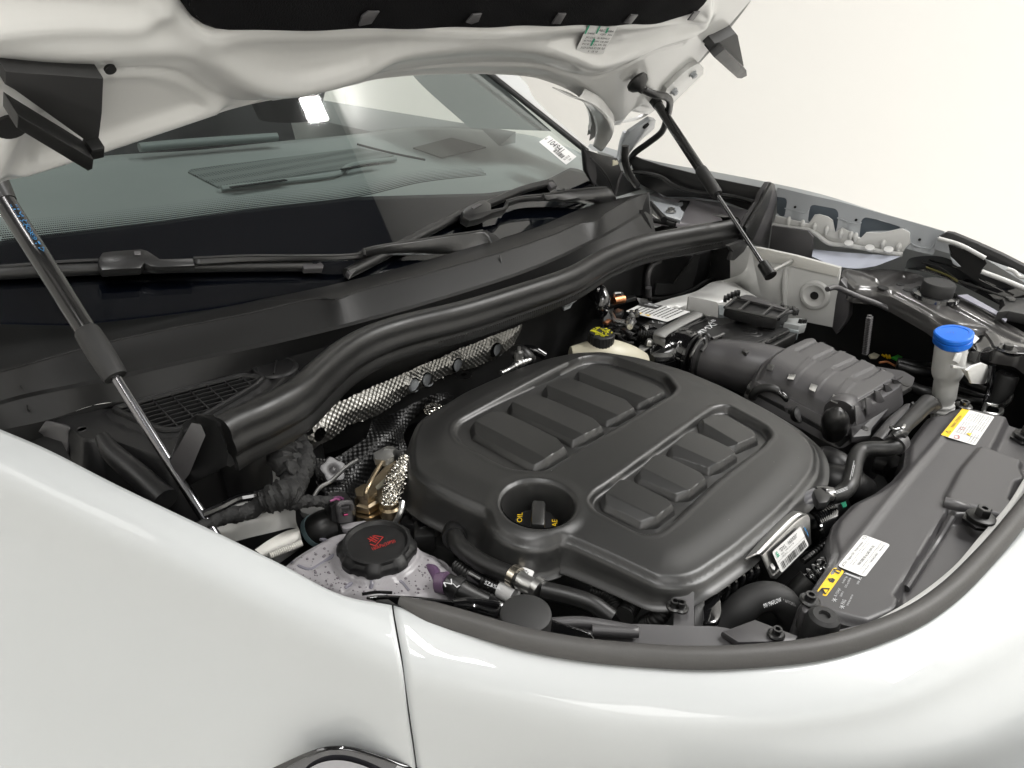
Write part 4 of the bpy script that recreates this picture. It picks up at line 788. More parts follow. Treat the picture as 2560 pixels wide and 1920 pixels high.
rr = thing('radiator_bracket', 'black bracket and pipes between washer neck and radiator panel', 'bracket', (1.5, .1, .8))
for pts, r_, m_ in (([(1040, 1060), (1200, 1090), (1380, 1110)], .012, PLD), ([(1060, 1090), (1200, 1130), (1380, 1150)], .01, PLD), ([(1180, 1290), (1300, 1330), (1400, 1340)], .012, PLD), ([(1560, 1380), (1800, 1420), (1860, 1430)], .008, RUB), ([(1620, 1180), (1700, 1250), (1900, 1330)], .008, RUB), ([(1600, 1300), (1750, 1350), (1900, 1390)], .006, PLD)):
    tube('pipe', [V(x, y, z=.83) for x, y in q('I', pts)], r_, m_, rr, seg=20)
tube('bracket_rod', [V(x, y, z=z_) for (x, y), z_ in zip(q('I', [(1925, 1080), (1910, 1220), (1880, 1350), (1830, 1500)]), (.93, .90, .87, .86))], .005, CHR, rr, seg=16)
lathe('bracket_post', [(.019, 0), (.019, .055), (.016, .06), (.005, .06), (.005, .056), (0, .056)], V(*q('I', [(1960, 1420)])[0], z=.85), RUBM, rr, n=28)
tube('bracket_frame', [V(x, y, z=.865) for x, y in q('I', [(1860, 1440), (1990, 1465), (1975, 1540), (1850, 1520), (1860, 1440)])], .004, STEEL, rr, seg=30, n=8)
tube('bracket_frame', [V(x, y, z=.87) for x, y in q('I', [(2040, 1350), (2085, 1345), (2060, 1420), (2000, 1460)])], .005, DKMET, rr, seg=16, n=8)
# ------------------------------------------------------------------ washer filler neck
wc = V(*q('I', [(1558, 790)])[0], z=1.0); wb = V(*q('I', [(1458, 1490)])[0], z=.845); ax = (wc - wb).normalized(); Lw = (wc - wb).length
wn = thing('washer_filler_neck', 'white washer fluid filler neck with a bright blue cap', 'filler neck', tuple(wb))
k7 = .74
lathe('neck', [(r_ * k7, z_) for r_, z_ in [(.023, -.03), (.023, .0), (.027, .002), (.027, .005), (.023, .008), (.023, .010), (.027, .012), (.027, .015), (.023, .018), (.0225, .022), (.0265, .028), (.027, .060), (.026, .064), (.033, .078), (.0345, .084), (.0345, Lw - .012), (.031, Lw - .012), (.031, Lw - .002)]], wb, WPL, wn, axis=ax)
lid = lathe('cap', [(r_ * k7, z_ * k7) for r_, z_ in [(.040, -.026), (.041, -.024), (.041, -.012), (.039, -.011), (.0415, -.007), (.041, 0), (.038, .003), (.031, .0032), (.030, .0018), (0, .0022)]], wc, BLUE, wn, axis=ax, n=64, rmod=lambda a, i: 1 - .13 * max(0, math.cos(a - 2.4)) ** 6 + .07 * max(0, math.cos(a + .9)) ** 10, sharp=25)
prism('bracket_web', [V(x, y, y=.135) for x, y in [(2060 + a_ / 2.538, 600 + b_ / 2.538) for a_, b_ in ((830, 770), (850, 725), (910, 705), (990, 735), (1035, 780), (1000, 800), (950, 830), (900, 815))]], .004, WPL, wn, down=(0, 1, 0), bevel=.001)
Ink([wc + Vector(v_) + ax * .0022 for v_ in ((-.002, .014, 0), (.013, -.010, 0), (.002, -.014, 0), (-.013, .008, 0))], .0003).line([(.2, .9), (.1, .4), (.5, .1), (.9, .4), (.8, .9)], .03).line([(.5, .1), (.5, .8)], .03).line([(.35, .3), (.3, .8)], .03).line([(.65, .3), (.7, .8)], .03).make('washer_symbol', M('blue_line', (.006, .09, .42), .4), lid)
prism('bracket_fin', [V(x, y, z=z_) for (x, y), z_ in zip(q('I', [(1570, 1010), (1690, 960), (1760, 960), (1800, 1030), (1830, 1060), (1720, 1080), (1640, 1120), (1560, 1110)]), [.925] * 8)], .004, WPL, wn, bevel=.001)
prism('bracket_plate', [V(x, y, y=.10) for x, y in q('I', [(1740, 1090), (1830, 1060), (1880, 1080), (1890, 1120), (1870, 1240), (1840, 1258), (1730, 1250), (1690, 1130)])], .004, WPL, wn, down=(0, 1, 0), bevel=.001)
prism('bracket_fin', [V(x, y, y=.115) for x, y in q('I', [(1560, 1080), (1690, 1110), (1740, 1200), (1735, 1250), (1650, 1120), (1560, 1110)])], .004, WPL, wn, down=(0, 1, 0), bevel=.001)
prism('cap_tether', [V(x, y, z=.975) for x, y in q('I', [(1720, 840), (1750, 790), (1800, 830), (1760, 870), (1710, 870)])], .003, WPL, wn, bevel=.0006)
# ------------------------------------------------------------------ battery and fuse box
ZB = .905
bt = thing('battery', 'black car battery with printed labels, clamps and a grey strap', 'battery', (1.5, .6, .72))
bf = FZ(ZB)
bpoly = zr('N', [(300, 290), (500, 160), (870, 235), (970, 260), (1180, 310), (1500, 300), (1800, 400), (2180, 490), (1830, 745), (1590, 690), (1380, 610), (900, 540), (560, 470)], ZB - .012)
prism('case', rc([list(p) for p in bpoly], .006), .14, PLD, bt, bevel=.003)
cv = prism('cover', rc([list(p) for p in zr('N', [(760, 532), (1180, 312), (1310, 325), (1500, 335), (1640, 340), (1810, 395), (1950, 410), (2090, 440), (2110, 480), (1760, 590), (1590, 690), (1370, 615), (1340, 530), (1150, 545), (900, 520)], ZB)], .006), .010, PLD, bt, bevel=.003)
prism('cover_step', zr('N', [(1590, 690), (1760, 590), (2110, 480), (2185, 495), (1900, 650), (1830, 745), (1740, 745)], ZB - .003), .02, PLA, bt, bevel=.003)
prism('cover_ridge', zr('N', [(1570, 690), (1740, 580), (1755, 600), (2080, 450), (2100, 470), (1760, 630), (1620, 720)], ZB + .008), .008, PLA, bt, bevel=.002)
tube('cover_seam', zr('N', [(900, 520), (990, 430), (1180, 350)], ZB + .001), .0022, PLD, bt, seg=16, n=8)
tube('cover_seam', zr('N', [(780, 530), (870, 470), (1150, 310)], ZB + .001), .003, PLD, bt, seg=16, n=8)
for k_ in range(3): tube('cover_louvre', zr('N', [(750 + 30 * k_, 525 - 2 * k_), (1110 + 25 * k_, 315 + 5 * k_)], ZB + .002), .0025, PLD, bt, seg=10, n=8)
lathe('cover_dimple', [(.020, .0), (.018, .0012), (.010, .0012), (.009, .0022), (.004, .0022), (0, .001)], V(*q('N', [(1690, 490)])[0], z=ZB), PLD, bt)
for a, b, c_ in (((1500, 330), (1600, 300), 12), ((1530, 345), (1640, 315), 10), ((1770, 410), (1840, 385), 12), ((1850, 440), (1950, 425), 10)):
    tube('cover_rib', zr('N', [a, b], ZB + .002), .002, PLG, bt, seg=4, n=8)
for a in ((1845, 610), (1900, 570), (1960, 545), (2010, 515), (2050, 490)):
    box('cover_tooth', V(*q('N', [a])[0], z=ZB + .004), (.012, .004, .008), PLD, bt, bevel=.0006)
LB = zr('N', [(285, 258), (490, 160), (1000, 262), (740, 375)], ZB + .001)
bl_ = plate('warning_label', LB, LAB, bt, t=.0006); tag(bl_, 'white and black warning label on the battery')
ik = Ink(LB, .0012); ik.rect(.62, 0, 1, .42)
rnd = random.Random(3)
for r_ in range(9):
    u = .16
    while u < .56 if r_ < 4 else u < .93:
        w_ = rnd.uniform(.03, .09); ik.rect(u, .10 + r_ * .095, min(u + w_, .97), .135 + r_ * .095); u += w_ + .02
ik.make('print', INK, bl_)
yk = Ink(LB, .0014); [yk.poly([(.03, .14 + .2 * k_), (.14, .14 + .2 * k_), (.085, .02 + .2 * k_)]) for k_ in range(3)]; yk.make('print', YEL, bl_)
wk = Ink(LB, .0016); wk.text('5', .80, .08, .97, .38, 1); wk.make('print', WINK, bl_)
CQ = zr('N', [(1010, 500), (1230, 345), (1370, 385), (1120, 535)], ZB + .0004)
ik = Ink(CQ, .0010); ik.text('68', .70, .1, 1.0, .42).text('/MXi', .18, .30, .80, .85).text('0Sb', .0, .62, .24, .95).rect(.10, .35, .24, .6); ik.make('marking', WINK, cv)
B2 = zr('N', [(560, 345), (700, 375), (690, 410), (555, 380)], ZB + .0)
prism('terminal_cover', zr('N', [(430, 430), (560, 350), (740, 378), (620, 480), (500, 470)], ZB), .02, PLD, bt, bevel=.002)
ik = Ink([Vector(p) for p in zr('N', [(570, 360), (700, 385), (700, 405), (575, 385)], ZB + .0005)], .0008); ik.text('A     U24', 0, 0, 1, 1); ik.make('marking', WINK, bt)
tube('terminal_boss', [V(x, y, z=ZB - .006) for x, y in q('N', [(470, 480), (540, 460), (580, 490)])], .012, GLB, bt, seg=12)
# grey strap and upright plate
stp = thing('battery_strap', 'flat grey metal strap laid across the battery', 'strap', tuple(V(*q('N', [(850, 380)])[0], z=ZB)))
sheet('strap', [zr('N', [(590, 505), (600, 480), (640, 455), (850, 345), (1060, 237)], ZB + .010), zr('N', [(720, 545), (740, 520), (780, 490), (1000, 370), (1215, 268)], ZB + .010)], 30, 3, GRYP, stp, thick=.003)
prism('strap_drop', zr('N', [(588, 500), (725, 545), (720, 600), (590, 555)], ZB - .005), .04, GRYP, stp, bevel=.001)
prism('strap_end', zr('N', [(1150, 262), (1190, 250), (1225, 285), (1215, 310), (1150, 290)], ZB + .014), .003, STEEL, stp, bevel=.001)
prism('upright_plate', [V(x, y, y=.47) for x, y in q('N', [(968, 240), (985, 100), (1000, 92), (1290, 155), (1312, 180), (1305, 330), (1200, 300), (1080, 260)])], .0025, GRYP, stp, down=(0, 1, 0), bevel=.0008)
# terminals, clamps
tm = thing('battery_clamp', 'metal battery clamp with nuts and copper fuse links at the rear terminal', 'clamp', tuple(V(*q('N', [(300, 330)])[0], z=ZB)))
prism('clamp_plate', zr('N', [(100, 250), (140, 250), (180, 330), (300, 350), (360, 380), (330, 430), (260, 390), (150, 360)], ZB + .012), .005, STEEL, tm, bevel=.0015)
for c_ in ((340, 320), (400, 310), (310, 390), (360, 400)):
    lathe('nut', [(.007, 0), (.007, .008), (.004, .008), (.004, .014), (0, .014)], V(*q('N', [c_])[0], z=ZB + .012), CHR, tm, n=6)
prism('copper_link', zr('N', [(35, 370), (90, 335), (130, 350), (80, 390)], ZB + .008), .006, COPP, tm)
tube('clamp_bar', zr('N', [(330, 430), (360, 340), (345, 300)], ZB + .016), .006, STEEL, tm, seg=14)
pt = thing('terminal_fuse', 'positive terminal fuse holder with a bent wire clip behind the battery', 'fuse holder', tuple(V(*q('N', [(180, 110)])[0], z=ZB)))
tube('copper_bar', zr('N', [(150, 140), (200, 130), (265, 120)], ZB + .012), .009, COPP, pt, seg=10)
tube('wire_clip', zr('N', [(160, 80), (155, 60), (240, 55), (250, 85)], ZB + .02), .0028, STEEL, pt, seg=20, n=8)
prism('holder_arm', zr('N', [(70, 130), (150, 110), (390, 70), (400, 95), (170, 170), (110, 190)], ZB + .006), .01, DKMET, pt)
prism('holder_body', zr('N', [(50, 60), (140, 60), (160, 150), (120, 260), (50, 280), (30, 180)], ZB - .01), .04, GRYP, pt, bevel=.003)
prism('holder_cap', zr('N', [(140, 240), (200, 215), (270, 240), (240, 290), (160, 290)], ZB + .004), .015, RUB, pt, bevel=.004)
pw = prism('paper_tag', [V(x, y, y=.80) for x, y in q('N', [(392, 80), (540, 105), (580, 160), (470, 170), (440, 175)])], .0006, LAB, None, down=(0, 1, 0), bevel=0); tag(pw, 'small white paper tag sticking up behind the battery', 'paper tag')
# wires and dark clutter left of battery
cl = thing('battery_wiring', 'dark wiring and connectors between brake reservoir and battery', 'wiring', tuple(V(*q('N', [(350, 480)])[0], z=.87)))
tube('corrugated_sleeve', zr('N', [(430, 500), (520, 515), (650, 530), (760, 560), (850, 600)], .89), .011, RUB, cl, seg=30)
ribbed('corrugated_sleeve', [tuple(v_) for v_ in zr('N', [(450, 510), (560, 520), (700, 545), (790, 570)], .893)], .0125, .005, .0025, RUB, cl)
rnd = random.Random(11)
for k_ in range(26):
    cx_, cy_ = rnd.uniform(60, 470), rnd.uniform(400, 560)
    p = V(*q('N', [(cx_, cy_)])[0], z=rnd.uniform(.84, .885)); box('plug', p, (rnd.uniform(.012, .035), rnd.uniform(.008, .02), rnd.uniform(.01, .025)), rnd.choice((PLD, PLA, GLB)), cl, rot=Matrix.Rotation(rnd.uniform(0, 3), 3, 'Z'), bevel=.002)
for k_ in range(9):
    a = rnd.uniform(0, 400), rnd.uniform(380, 560); tube('wire', zr('N', [a, (a[0] + rnd.uniform(40, 120), a[1] + rnd.uniform(-30, 50)), (a[0] + rnd.uniform(140, 240), a[1] + rnd.uniform(-20, 70))], rnd.uniform(.87, .90)), rnd.uniform(.002, .0045), rnd.choice((RUB, PLD, TAPE)), cl, seg=20, n=8)
tube('clip', zr('N', [(160, 500), (225, 508)], .90), .0016, STEEL, cl, seg=4, n=6)
prism('ground_lug', zr('N', [(425, 650), (450, 625), (520, 640), (540, 600), (565, 610), (560, 650), (490, 690), (440, 680)], .885), .004, STEEL, cl, bevel=.001)
lathe('nut', [(.008, 0), (.008, .008), (.005, .012), (0, .012)], V(*q('N', [(540, 630)])[0], z=.887), STEEL, cl, n=6)
prism('bracket_side', zr('N', [(575, 555), (690, 560), (640, 620), (590, 640)], .865), .03, GRYP, cl)
# servo hose bit behind brake reservoir
sv = tube('brake_servo_hose', [V(x, y, z=z_) for (x, y), z_ in zip(q('H', [(300, 300), (350, 290), (385, 360), (370, 450), (330, 480)]), (.95, .95, .94, .92, .90))], .018, GLB, None, seg=24); tag(sv, 'gloss black elbow hose above the yellow-topped reservoir', 'hose'); sv['group'] = 'hoses and cables in the bay'
wl_ = prism('white_clip', [V(x, y, y=.80) for x, y in q('H', [(380, 250), (405, 215), (410, 260), (400, 320)])], .003, WPL, None, down=(0, 1, 0)); tag(wl_, 'thin white plastic tongue above the brake reservoir', 'clip')
wl2 = prism('lever', [V(x, y, z=.94) for x, y in q('H', [(20, 430), (30, 380), (120, 365), (160, 350), (120, 380), (100, 420), (40, 445)])], .006, PAIN3, None, bevel=.002); tag(wl2, 'pale bent bracket under the seal beside the foil shield', 'bracket')
# fuse box
fb = thing('fuse_box', 'black fuse box with ribbed lid between battery and inner wing', 'fuse box', tuple(V(*q('N', [(1750, 230)])[0], z=.93)))
prism('box_body', rc([list(p) for p in zr('N', [(1375, 200), (1500, 110), (1620, 80), (2080, 225), (2100, 260), (1960, 340), (1820, 330), (1500, 250)], .935)], .005), .022, PLD, fb, bevel=.002)
for a, b in (((1500, 110), (1380, 215)), ((1650, 150), (1530, 250)), ((1910, 200), (1790, 305)), ((2080, 240), (1950, 335)), ((1520, 100), (2070, 240)), ((1385, 215), (1955, 340))):
    tube('lid_rib', zr('N', [a, b], .940), .0032, PLA, fb, seg=4, n=8)
prism('lid_panel', zr('N', [(1560, 85), (1620, 72), (1680, 80), (2070, 225), (2050, 235), (1560, 110)], .943), .004, PLG, fb, bevel=.001)
for c_ in ((1385, 120), (1420, 100), (1460, 80), (1500, 65), (1530, 60), (2015, 205), (2090, 240), (2140, 240), (2175, 260), (2150, 265)):
    box('lid_catch', V(*q('N', [c_])[0], z=.935), (.012, .007, .012), PLD, fb, rot=Matrix.Rotation(.5, 3, 'Z'), bevel=.001)
tube('lid_strap', zr('N', [(1970, 340), (2040, 290), (2120, 265), (2180, 275)], .935), .0045, PLD, fb, seg=16, n=8)
prism('lower_latch', [V(x, y, z=.92) for x, y in q('N', [(1815, 320), (1950, 345), (1945, 400), (1815, 370)])], .02, GLB, fb)
prism('grey_side', [V(x, y, z=.905) for x, y in q('N', [(1310, 185), (1380, 190), (1390, 260), (1510, 300), (1640, 330), (1820, 370), (1960, 400), (2200, 440), (2200, 480), (1960, 420), (1600, 340), (1320, 290)])], .02, M('grey_plastic', (.28, .31, .32), .4), fb)
wb_ = prism('connector_block', zr('I', [(0, 650), (110, 640), (220, 655), (205, 700), (140, 715), (0, 690)], .915), .02, M('grey_white_connector', (.26, .27, .27), .4), None, bevel=.002); tag(wb_, 'pale grey connector block at the near end of the fuse box', 'connector')
for k_ in range(5): box('contact', V(*q('I', [(140 + 14 * k_, 690 + 3 * (k_ % 2))])[0], z=.915), (.004, .004, .016), BAY, wb_, bevel=0)
# ------------------------------------------------------------------ engine cover
ZE = .92
ef = FZ(ZE)
ec = thing('engine_cover', 'large matt black engine cover with two rows of raised pads and an oil filler hole', 'engine cover', (.85, .5, .85))
def ze(k, pts, z=ZE): return F2(ef, zr(k, pts, z))
ec_o = rc(ze('X', [(1027, 1081), (1022, 1125), (1029, 1168), (1072, 1202), (1152, 1243), (1215, 1270), (1229, 1306), (1258, 1333), (1304, 1351), (1347, 1354), (1383, 1346), (1405, 1334), (1470, 1360), (1550, 1395), (1622, 1428), (1650, 1440), (1712, 1443), (1760, 1426), (1850, 1364), (1944, 1284), (2010, 1217), (2047, 1165), (2050, 1125), (2036, 1090), (1975, 1040), (1921, 1010), (1817, 958), (1713, 915), (1597, 883), (1504, 868), (1435, 871), (1366, 886), (1280, 915), (1157, 970), (1047, 1036)]), .015, 4)
pan1 = rc(ze('G', [(370, 630), (400, 560), (1250, 112), (1350, 92), (1480, 103), (1840, 240), (1908, 330), (1880, 372), (1420, 655), (1170, 815), (1000, 912), (770, 898), (620, 830), (400, 695)]), .012, 5)
pan2 = rc(ze('X', [(1472, 1252), (1485, 1232), (1540, 1196), (1690, 1088), (1785, 1019), (1818, 1012), (1915, 1063), (1931, 1084), (1905, 1115), (1790, 1203), (1680, 1305), (1640, 1333), (1600, 1332), (1490, 1277)]), .010, 5)
hc_ = np.mean(ze('G', [(680, 1130), (1225, 1130)]), axis=0); hr = np.linalg.norm(np.subtract(*ze('G', [(700, 1130), (1205, 1130)]))) / 2
hole = [(hc_[0] + hr * math.cos(a), hc_[1] + hr * math.sin(a)) for a in np.linspace(0, 2 * math.pi, 60)[:-1]]
ridge_r = np.array(ze('K', [(0, 560), (210, 500), (560, 250), (850, -20), (1000, -160)]))
def ech(X, Y):
    s = sd(ec_o, X, Y)
    h = -.007 * sstep(-.010, 0, s) ** 1.3 - .004 * sstep(-.050, -.008, s)
    p1 = sd(pan1, X, Y); p2 = sd(pan2, X, Y)
    h -= (.006 + .010 * sstep(.70, .95, X)) * sstep(.002, -.004, p1); h -= (.009 + .005 * sstep(.85, 1.05, X)) * sstep(.002, -.004, p2)
    h += .0006 * np.exp(-((p1 - .006) / .0016) ** 2) + .0006 * np.exp(-((p2 - .006) / .0016) ** 2)
    d = np.hypot(X - hc_[0], Y - hc_[1]) - hr
    h = h * sstep(.004, .022, d) + .001 * (1 - sstep(.004, .022, d))
    h -= .004 * sstep(.006, 0, d) ** 2
    h += .010 * np.exp(-(((X - .80) / .35) ** 2 + ((Y - .5) / .3) ** 2)) - .006
    return h
hf('shell', ef, densify(ec_o, .006), .0022, ech, PLA, ec, holes=[hole], skirt=[(.002, -.004), (.004, -.012), (.006, -.030), (.010, -.055), (.014, -.068), (.019, -.071), (.019, -.074)], sharp=60, skf=lambda X, Y: np.interp(Y, [.25, .40, .55, .70], [.48, .50, .60, .68]) * np.where(Y < .46, np.interp(X, [.565, .63], [1, .32]), 1))
def ech1(u, v): return float(ech(np.array([u]), np.array([v]))[0])
zh = ZE + ech1(hc_[0] + hr + .0005, hc_[1])
lathe('filler_well', [(hr, 0), (hr - .002, -.004), (hr - .004, -.05), (hr - .006, -.055), (hr * .72, -.056)], (hc_[0], hc_[1], zh), PLA, ec, n=60, cap=False)
# pads
def pad_mesh(outline, hi, lo_cut, name='raised_pad'):
    o = np.array(outline)[:, :2]; s_ = lambda X, Y: sd(o, X, Y)
    xdir = np.array([-1.0, 0.0])
    mnx = o[:, 0].min()
    def hh(X, Y):
        s = s_(X, Y); base = ech(X, Y)
        t = .25 * sstep(0, -.001, s) + .75 * np.clip(-s / .0062, 0, 1); h = base + (hi + .0) * t
        # long facet towards the near wing
        side = X - (np.interp(Y, lo_cut[:, 1], lo_cut[:, 0])); h -= (.40 * np.clip(-side, 0, None)) * t
        return h
    cell = .0014
    return hf(name, ef, densify(o, .004), cell, hh, PLA, ec, sharp=24)
G_pads = [[(480, 600), (635, 515), (740, 535), (1100, 715), (1168, 795), (1015, 888), (920, 908), (830, 865), (478, 680)],
          [(740, 465), (865, 380), (985, 405), (1345, 563), (1422, 638), (1285, 715), (1190, 738), (1100, 690), (738, 535)],
          [(980, 330), (1105, 260), (1205, 268), (1575, 417), (1647, 490), (1520, 565), (1430, 580), (1345, 545), (985, 398)],
          [(1203, 215), (1318, 155), (1420, 168), (1790, 310), (1856, 365), (1745, 425), (1650, 445), (1560, 408), (1203, 278)],
          [(1378, 1080), (1500, 975), (1600, 980), (1860, 1108), (1917, 1165), (1790, 1265), (1660, 1278), (1385, 1165)],
          [(1618, 925), (1740, 805), (1830, 810), (2100, 933), (2140, 987), (2020, 1080), (1910, 1092), (1622, 985)],
          [(1842, 755), (1965, 648), (2060, 650), (2300, 755), (2345, 805), (2230, 885), (2140, 912), (1850, 820)]]
W4 = [(1508, 908), (1545, 893), (1572, 895), (1636, 932), (1642, 947), (1595, 970), (1562, 972), (1512, 932)]
for i, g in enumerate(G_pads + [None]):
    P2 = ze('G', g) if g is not None else ze('W', W4)
    o = np.array(P2); c_ = o.mean(0)
    # cut line: parallel to Y, at 38% of the pad's X-extent from its near side
    ys = np.linspace(o[:, 1].min(), o[:, 1].max(), 2); xs0 = []
    dirv = np.array(P2[4]) - np.array(P2[1 if i < 4 else 1]); dirv /= np.linalg.norm(dirv); nrm = np.array([-dirv[1], dirv[0]])
    pr_ = (o - c_).dot(nrm);
    if nrm[0] > 0: nrm = -nrm; pr_ = -pr_
    mx_ = pr_.max(); o = np.array([p - nrm * max(0, v - (mx_ - .0045)) for p, v in zip(o, pr_)]); P2 = [tuple(p) for p in o]
    cut = mx_ - (mx_ - pr_.min()) * .33
    lc = np.array([c_ + nrm * cut - dirv * .3, c_ + nrm * cut + dirv * .3]); lc = lc[np.argsort(lc[:, 1])]
    pad_mesh(rc(P2, .004, 3), .0155 if i < 4 else .0140, lc)
# oil filler cap in the well
oc = thing('oil_filler_cap', 'black oil filler cap with yellow print down in the hole of the engine cover', 'oil cap', (hc_[0], hc_[1], ZE - .06))
oz = ZE - .040
lathe('cap_disc', [(hr * .62, -.02), (hr * .62, .006), (hr * .58, .009), (0, .009)], (hc_[0], hc_[1], oz), PLD, oc, rmod=lambda a, i: 1 + .03 * math.cos(9 * a))
ang = math.radians(38)
box('grip_bar', (hc_[0] + .001, hc_[1] - .001, oz + .017), (.050, .018, .020), PLA, oc, rot=Matrix.Rotation(ang, 3, 'Z'), bevel=.004)
def flatquad(cx, cy, z, w_, h_, a): c, s = math.cos(a), math.sin(a); return [Vector((cx + x * c - y * s, cy + x * s + y * c, z)) for x, y in ((-w_ / 2, h_ / 2), (w_ / 2, h_ / 2), (w_ / 2, -h_ / 2), (-w_ / 2, -h_ / 2))]
Ink(flatquad(hc_[0] - .008, hc_[1] + .022, oz + .0095, .020, .007, ang)).text('OIL', 0, 0, 1, 1).make('print', YEL, oc)
Ink(flatquad(hc_[0] + .012, hc_[1] - .020, oz + .0095, .020, .007, ang)).text('SAE', 0, 0, 1, 1).make('print', YEL, oc)
# ------------------------------------------------------------------ air filter box
ZA = .930
af = FZ(ZA)
ab = thing('air_filter_box', 'grey black air filter housing with a ribbed curved lid and metal clips', 'air filter box', (1.2, .25, .8))
def za(k, pts, z=ZA): return F2(af, zr(k, pts, z))
ab_o = rc(za('X', [(1892, 915), (1912, 888), (1950, 862), (2003, 838), (2032, 836), (2100, 866), (2165, 893), (2256, 934), (2258, 948), (2200, 985), (2142, 1017), (2118, 1022), (2075, 1003), (1990, 960)]), .010, 5)
grooves = [za('I', g) for g in ([(85, 945), (110, 925), (330, 820), (370, 850), (250, 900), (140, 960)], [(240, 1030), (270, 1000), (480, 905), (540, 925), (430, 1000), (330, 1045)], [(435, 1115), (460, 1085), (680, 990), (740, 1015), (610, 1090), (520, 1135)], [(620, 1195), (650, 1165), (860, 1070), (930, 1100), (800, 1190), (720, 1220)])]
bands = [za('I', g) for g in ([(60, 1160), (230, 1000), (290, 1040), (110, 1190)], [(250, 1245), (400, 1110), (470, 1140), (310, 1280)], [(455, 1355), (590, 1200), (660, 1240), (520, 1390)])]
l0, l1 = np.array(za('I', [(0, 1180), (600, 1480)]))
def abh(X, Y):
    s = sd(ab_o, X, Y); h = -.014 * sstep(-.016, 0, s)
    dl_ = l1 - l0; L_ = np.linalg.norm(dl_); n_ = np.array([-dl_[1], dl_[0]]) / L_; dist = np.abs((X - l0[0]) * n_[0] + (Y - l0[1]) * n_[1])
    h = h - .022 * np.clip(1 - dist / .055, 0, 1) ** 2
    for g in grooves: h -= .0035 * sstep(.001, -.004, sd(g, X, Y))
    for g in bands: h += .0009 * sstep(.001, -.001, sd(g, X, Y))
    return h
hf('lid', af, densify(ab_o, .006), .0022, abh, PLG, ab, skirt=[(.004, -.006), (.013, -.032)], sharp=22)
def abz(k, p, lift=0):
    x, y = q(k, [p])[0]; z = ZA
    for _ in range(8):
        w_ = V(x, y, z=z); z = ZA + float(abh(np.array([w_.x]), np.array([w_.y]))[0]) + lift
    return V(x, y, z=z)
for c_ in ([(-145, 1068), (-85, 1080), (-110, 1128), (-165, 1112)], [(45, 1155), (110, 1165), (90, 1210), (30, 1200)], [(250, 1245), (312, 1265), (285, 1325), (230, 1300)], [(455, 1345), (520, 1380), (495, 1430), (435, 1405)]):
    prism('metal_clip', [abz('I', p, .0015) for p in c_], .002, STEEL, ab, bevel=.0006)
for c_ in ([(350, 868), (385, 863), (390, 888), (360, 893)], [(525, 945), (575, 950), (565, 970), (530, 965)], [(708, 1022), (758, 1032), (748, 1052), (708, 1047)], [(890, 1108), (945, 1123), (945, 1138), (895, 1133)]):
    prism('metal_clip', [abz('I', p, -.004) for p in c_], .008, CHR, ab, bevel=.0006)
fl_ = prism('base_flange', rc([list(p) for p in zr('X', [(2190, 915), (2258, 926), (2288, 943), (2282, 964), (2247, 985), (2240, 1000), (2180, 1070), (2177, 1088), (2131, 1092), (2125, 1050), (2140, 1000)], ZA - .034)], .004), .012, PLG, ab, bevel=.002)
cen_ = np.array(ab_o).mean(0); prism('base', [(cen_[0] + (p[0] - cen_[0]) * 1.09, cen_[1] + (p[1] - cen_[1]) * 1.09, ZA - .044) for p in ab_o], .16, PLD, ab, bevel=.002)  # darker plastic than the lid: the wall's shade is put into its colour
for c_ in ((1115, 1290),):
    lathe('screw', [(.011, 0), (.010, .003), (.006, .003), (.006, .007), (0, .008)], V(*q('I', [c_])[0], z=ZA - .040), DKMET, ab, n=20)
lathe('screw', [(.011, 0), (.010, .003), (.006, .003), (.006, .007), (0, .008)], V(*q('J', [(737, 292)])[0], z=ZA - .040), DKMET, ab, n=20)
for k_, c_ in enumerate([(700, 1460, 760, 1590), (795, 1385, 850, 1500), (880, 1320, 935, 1410), (965, 1262, 1020, 1325), (1040, 1215, 1095, 1250)]):
    a, b = V(*q('I', [c_[:2]])[0], z=ZA + .002), V(*q('I', [c_[2:]])[0], z=ZA - .018)
    prism('side_fin', [a, b, b + Vector((-.022, .006, -.002)), a + Vector((-.012, .004, .004))], .003, PLG, ab, down=(0, 1, 0), bevel=.0008)
tube('lid_edge', [abz('I', p, .001) for p in ((1085, 1185), (900, 1290), (760, 1370), (650, 1440), (630, 1490))], .0022, PLG, ab, seg=30, n=8)
for x_ in (200, 262): tube('wall_rib', [V(x, y, z=z_) for (x, y), z_ in zip(q('I', [(x_, 1440), (x_ - 10, 1580)]), (.89, .86))], .003, PLG, ab, seg=4, n=8)
# drain elbow with bellows under the near corner of the box
el = thing('drain_elbow', 'black elbow and bellows hose at the near corner of the air filter box', 'hose', tuple(V(*q('J', [(470, 180)])[0], z=.9)), 'hoses and cables in the bay')
ep = [V(x, y, z=z_) for (x, y), z_ in zip(q('J', [(492, 95), (486, 115), (476, 170), (466, 260), (460, 330)]), (.932, .930, .918, .892, .870))]
tube('elbow', ep, [.005, .0145, .020, .019, .0185], SAT, el, seg=30, n=24)
tube('collar', [V(x, y, z=z_) for (x, y), z_ in zip(q('J', [(590, 60), (545, 85), (515, 125)]), (.912, .914, .912))], [.022, .0255, .0255], PLG, el, seg=6, n=30)
ribbed('bellows', [tuple(V(x, y, z=z_)) for (x, y), z_ in zip(q('J', [(462, 330), (460, 420), (470, 520), (480, 600)]), (.868, .835, .795, .75))], .0225, .0065, .005, GLB, el, n=24)
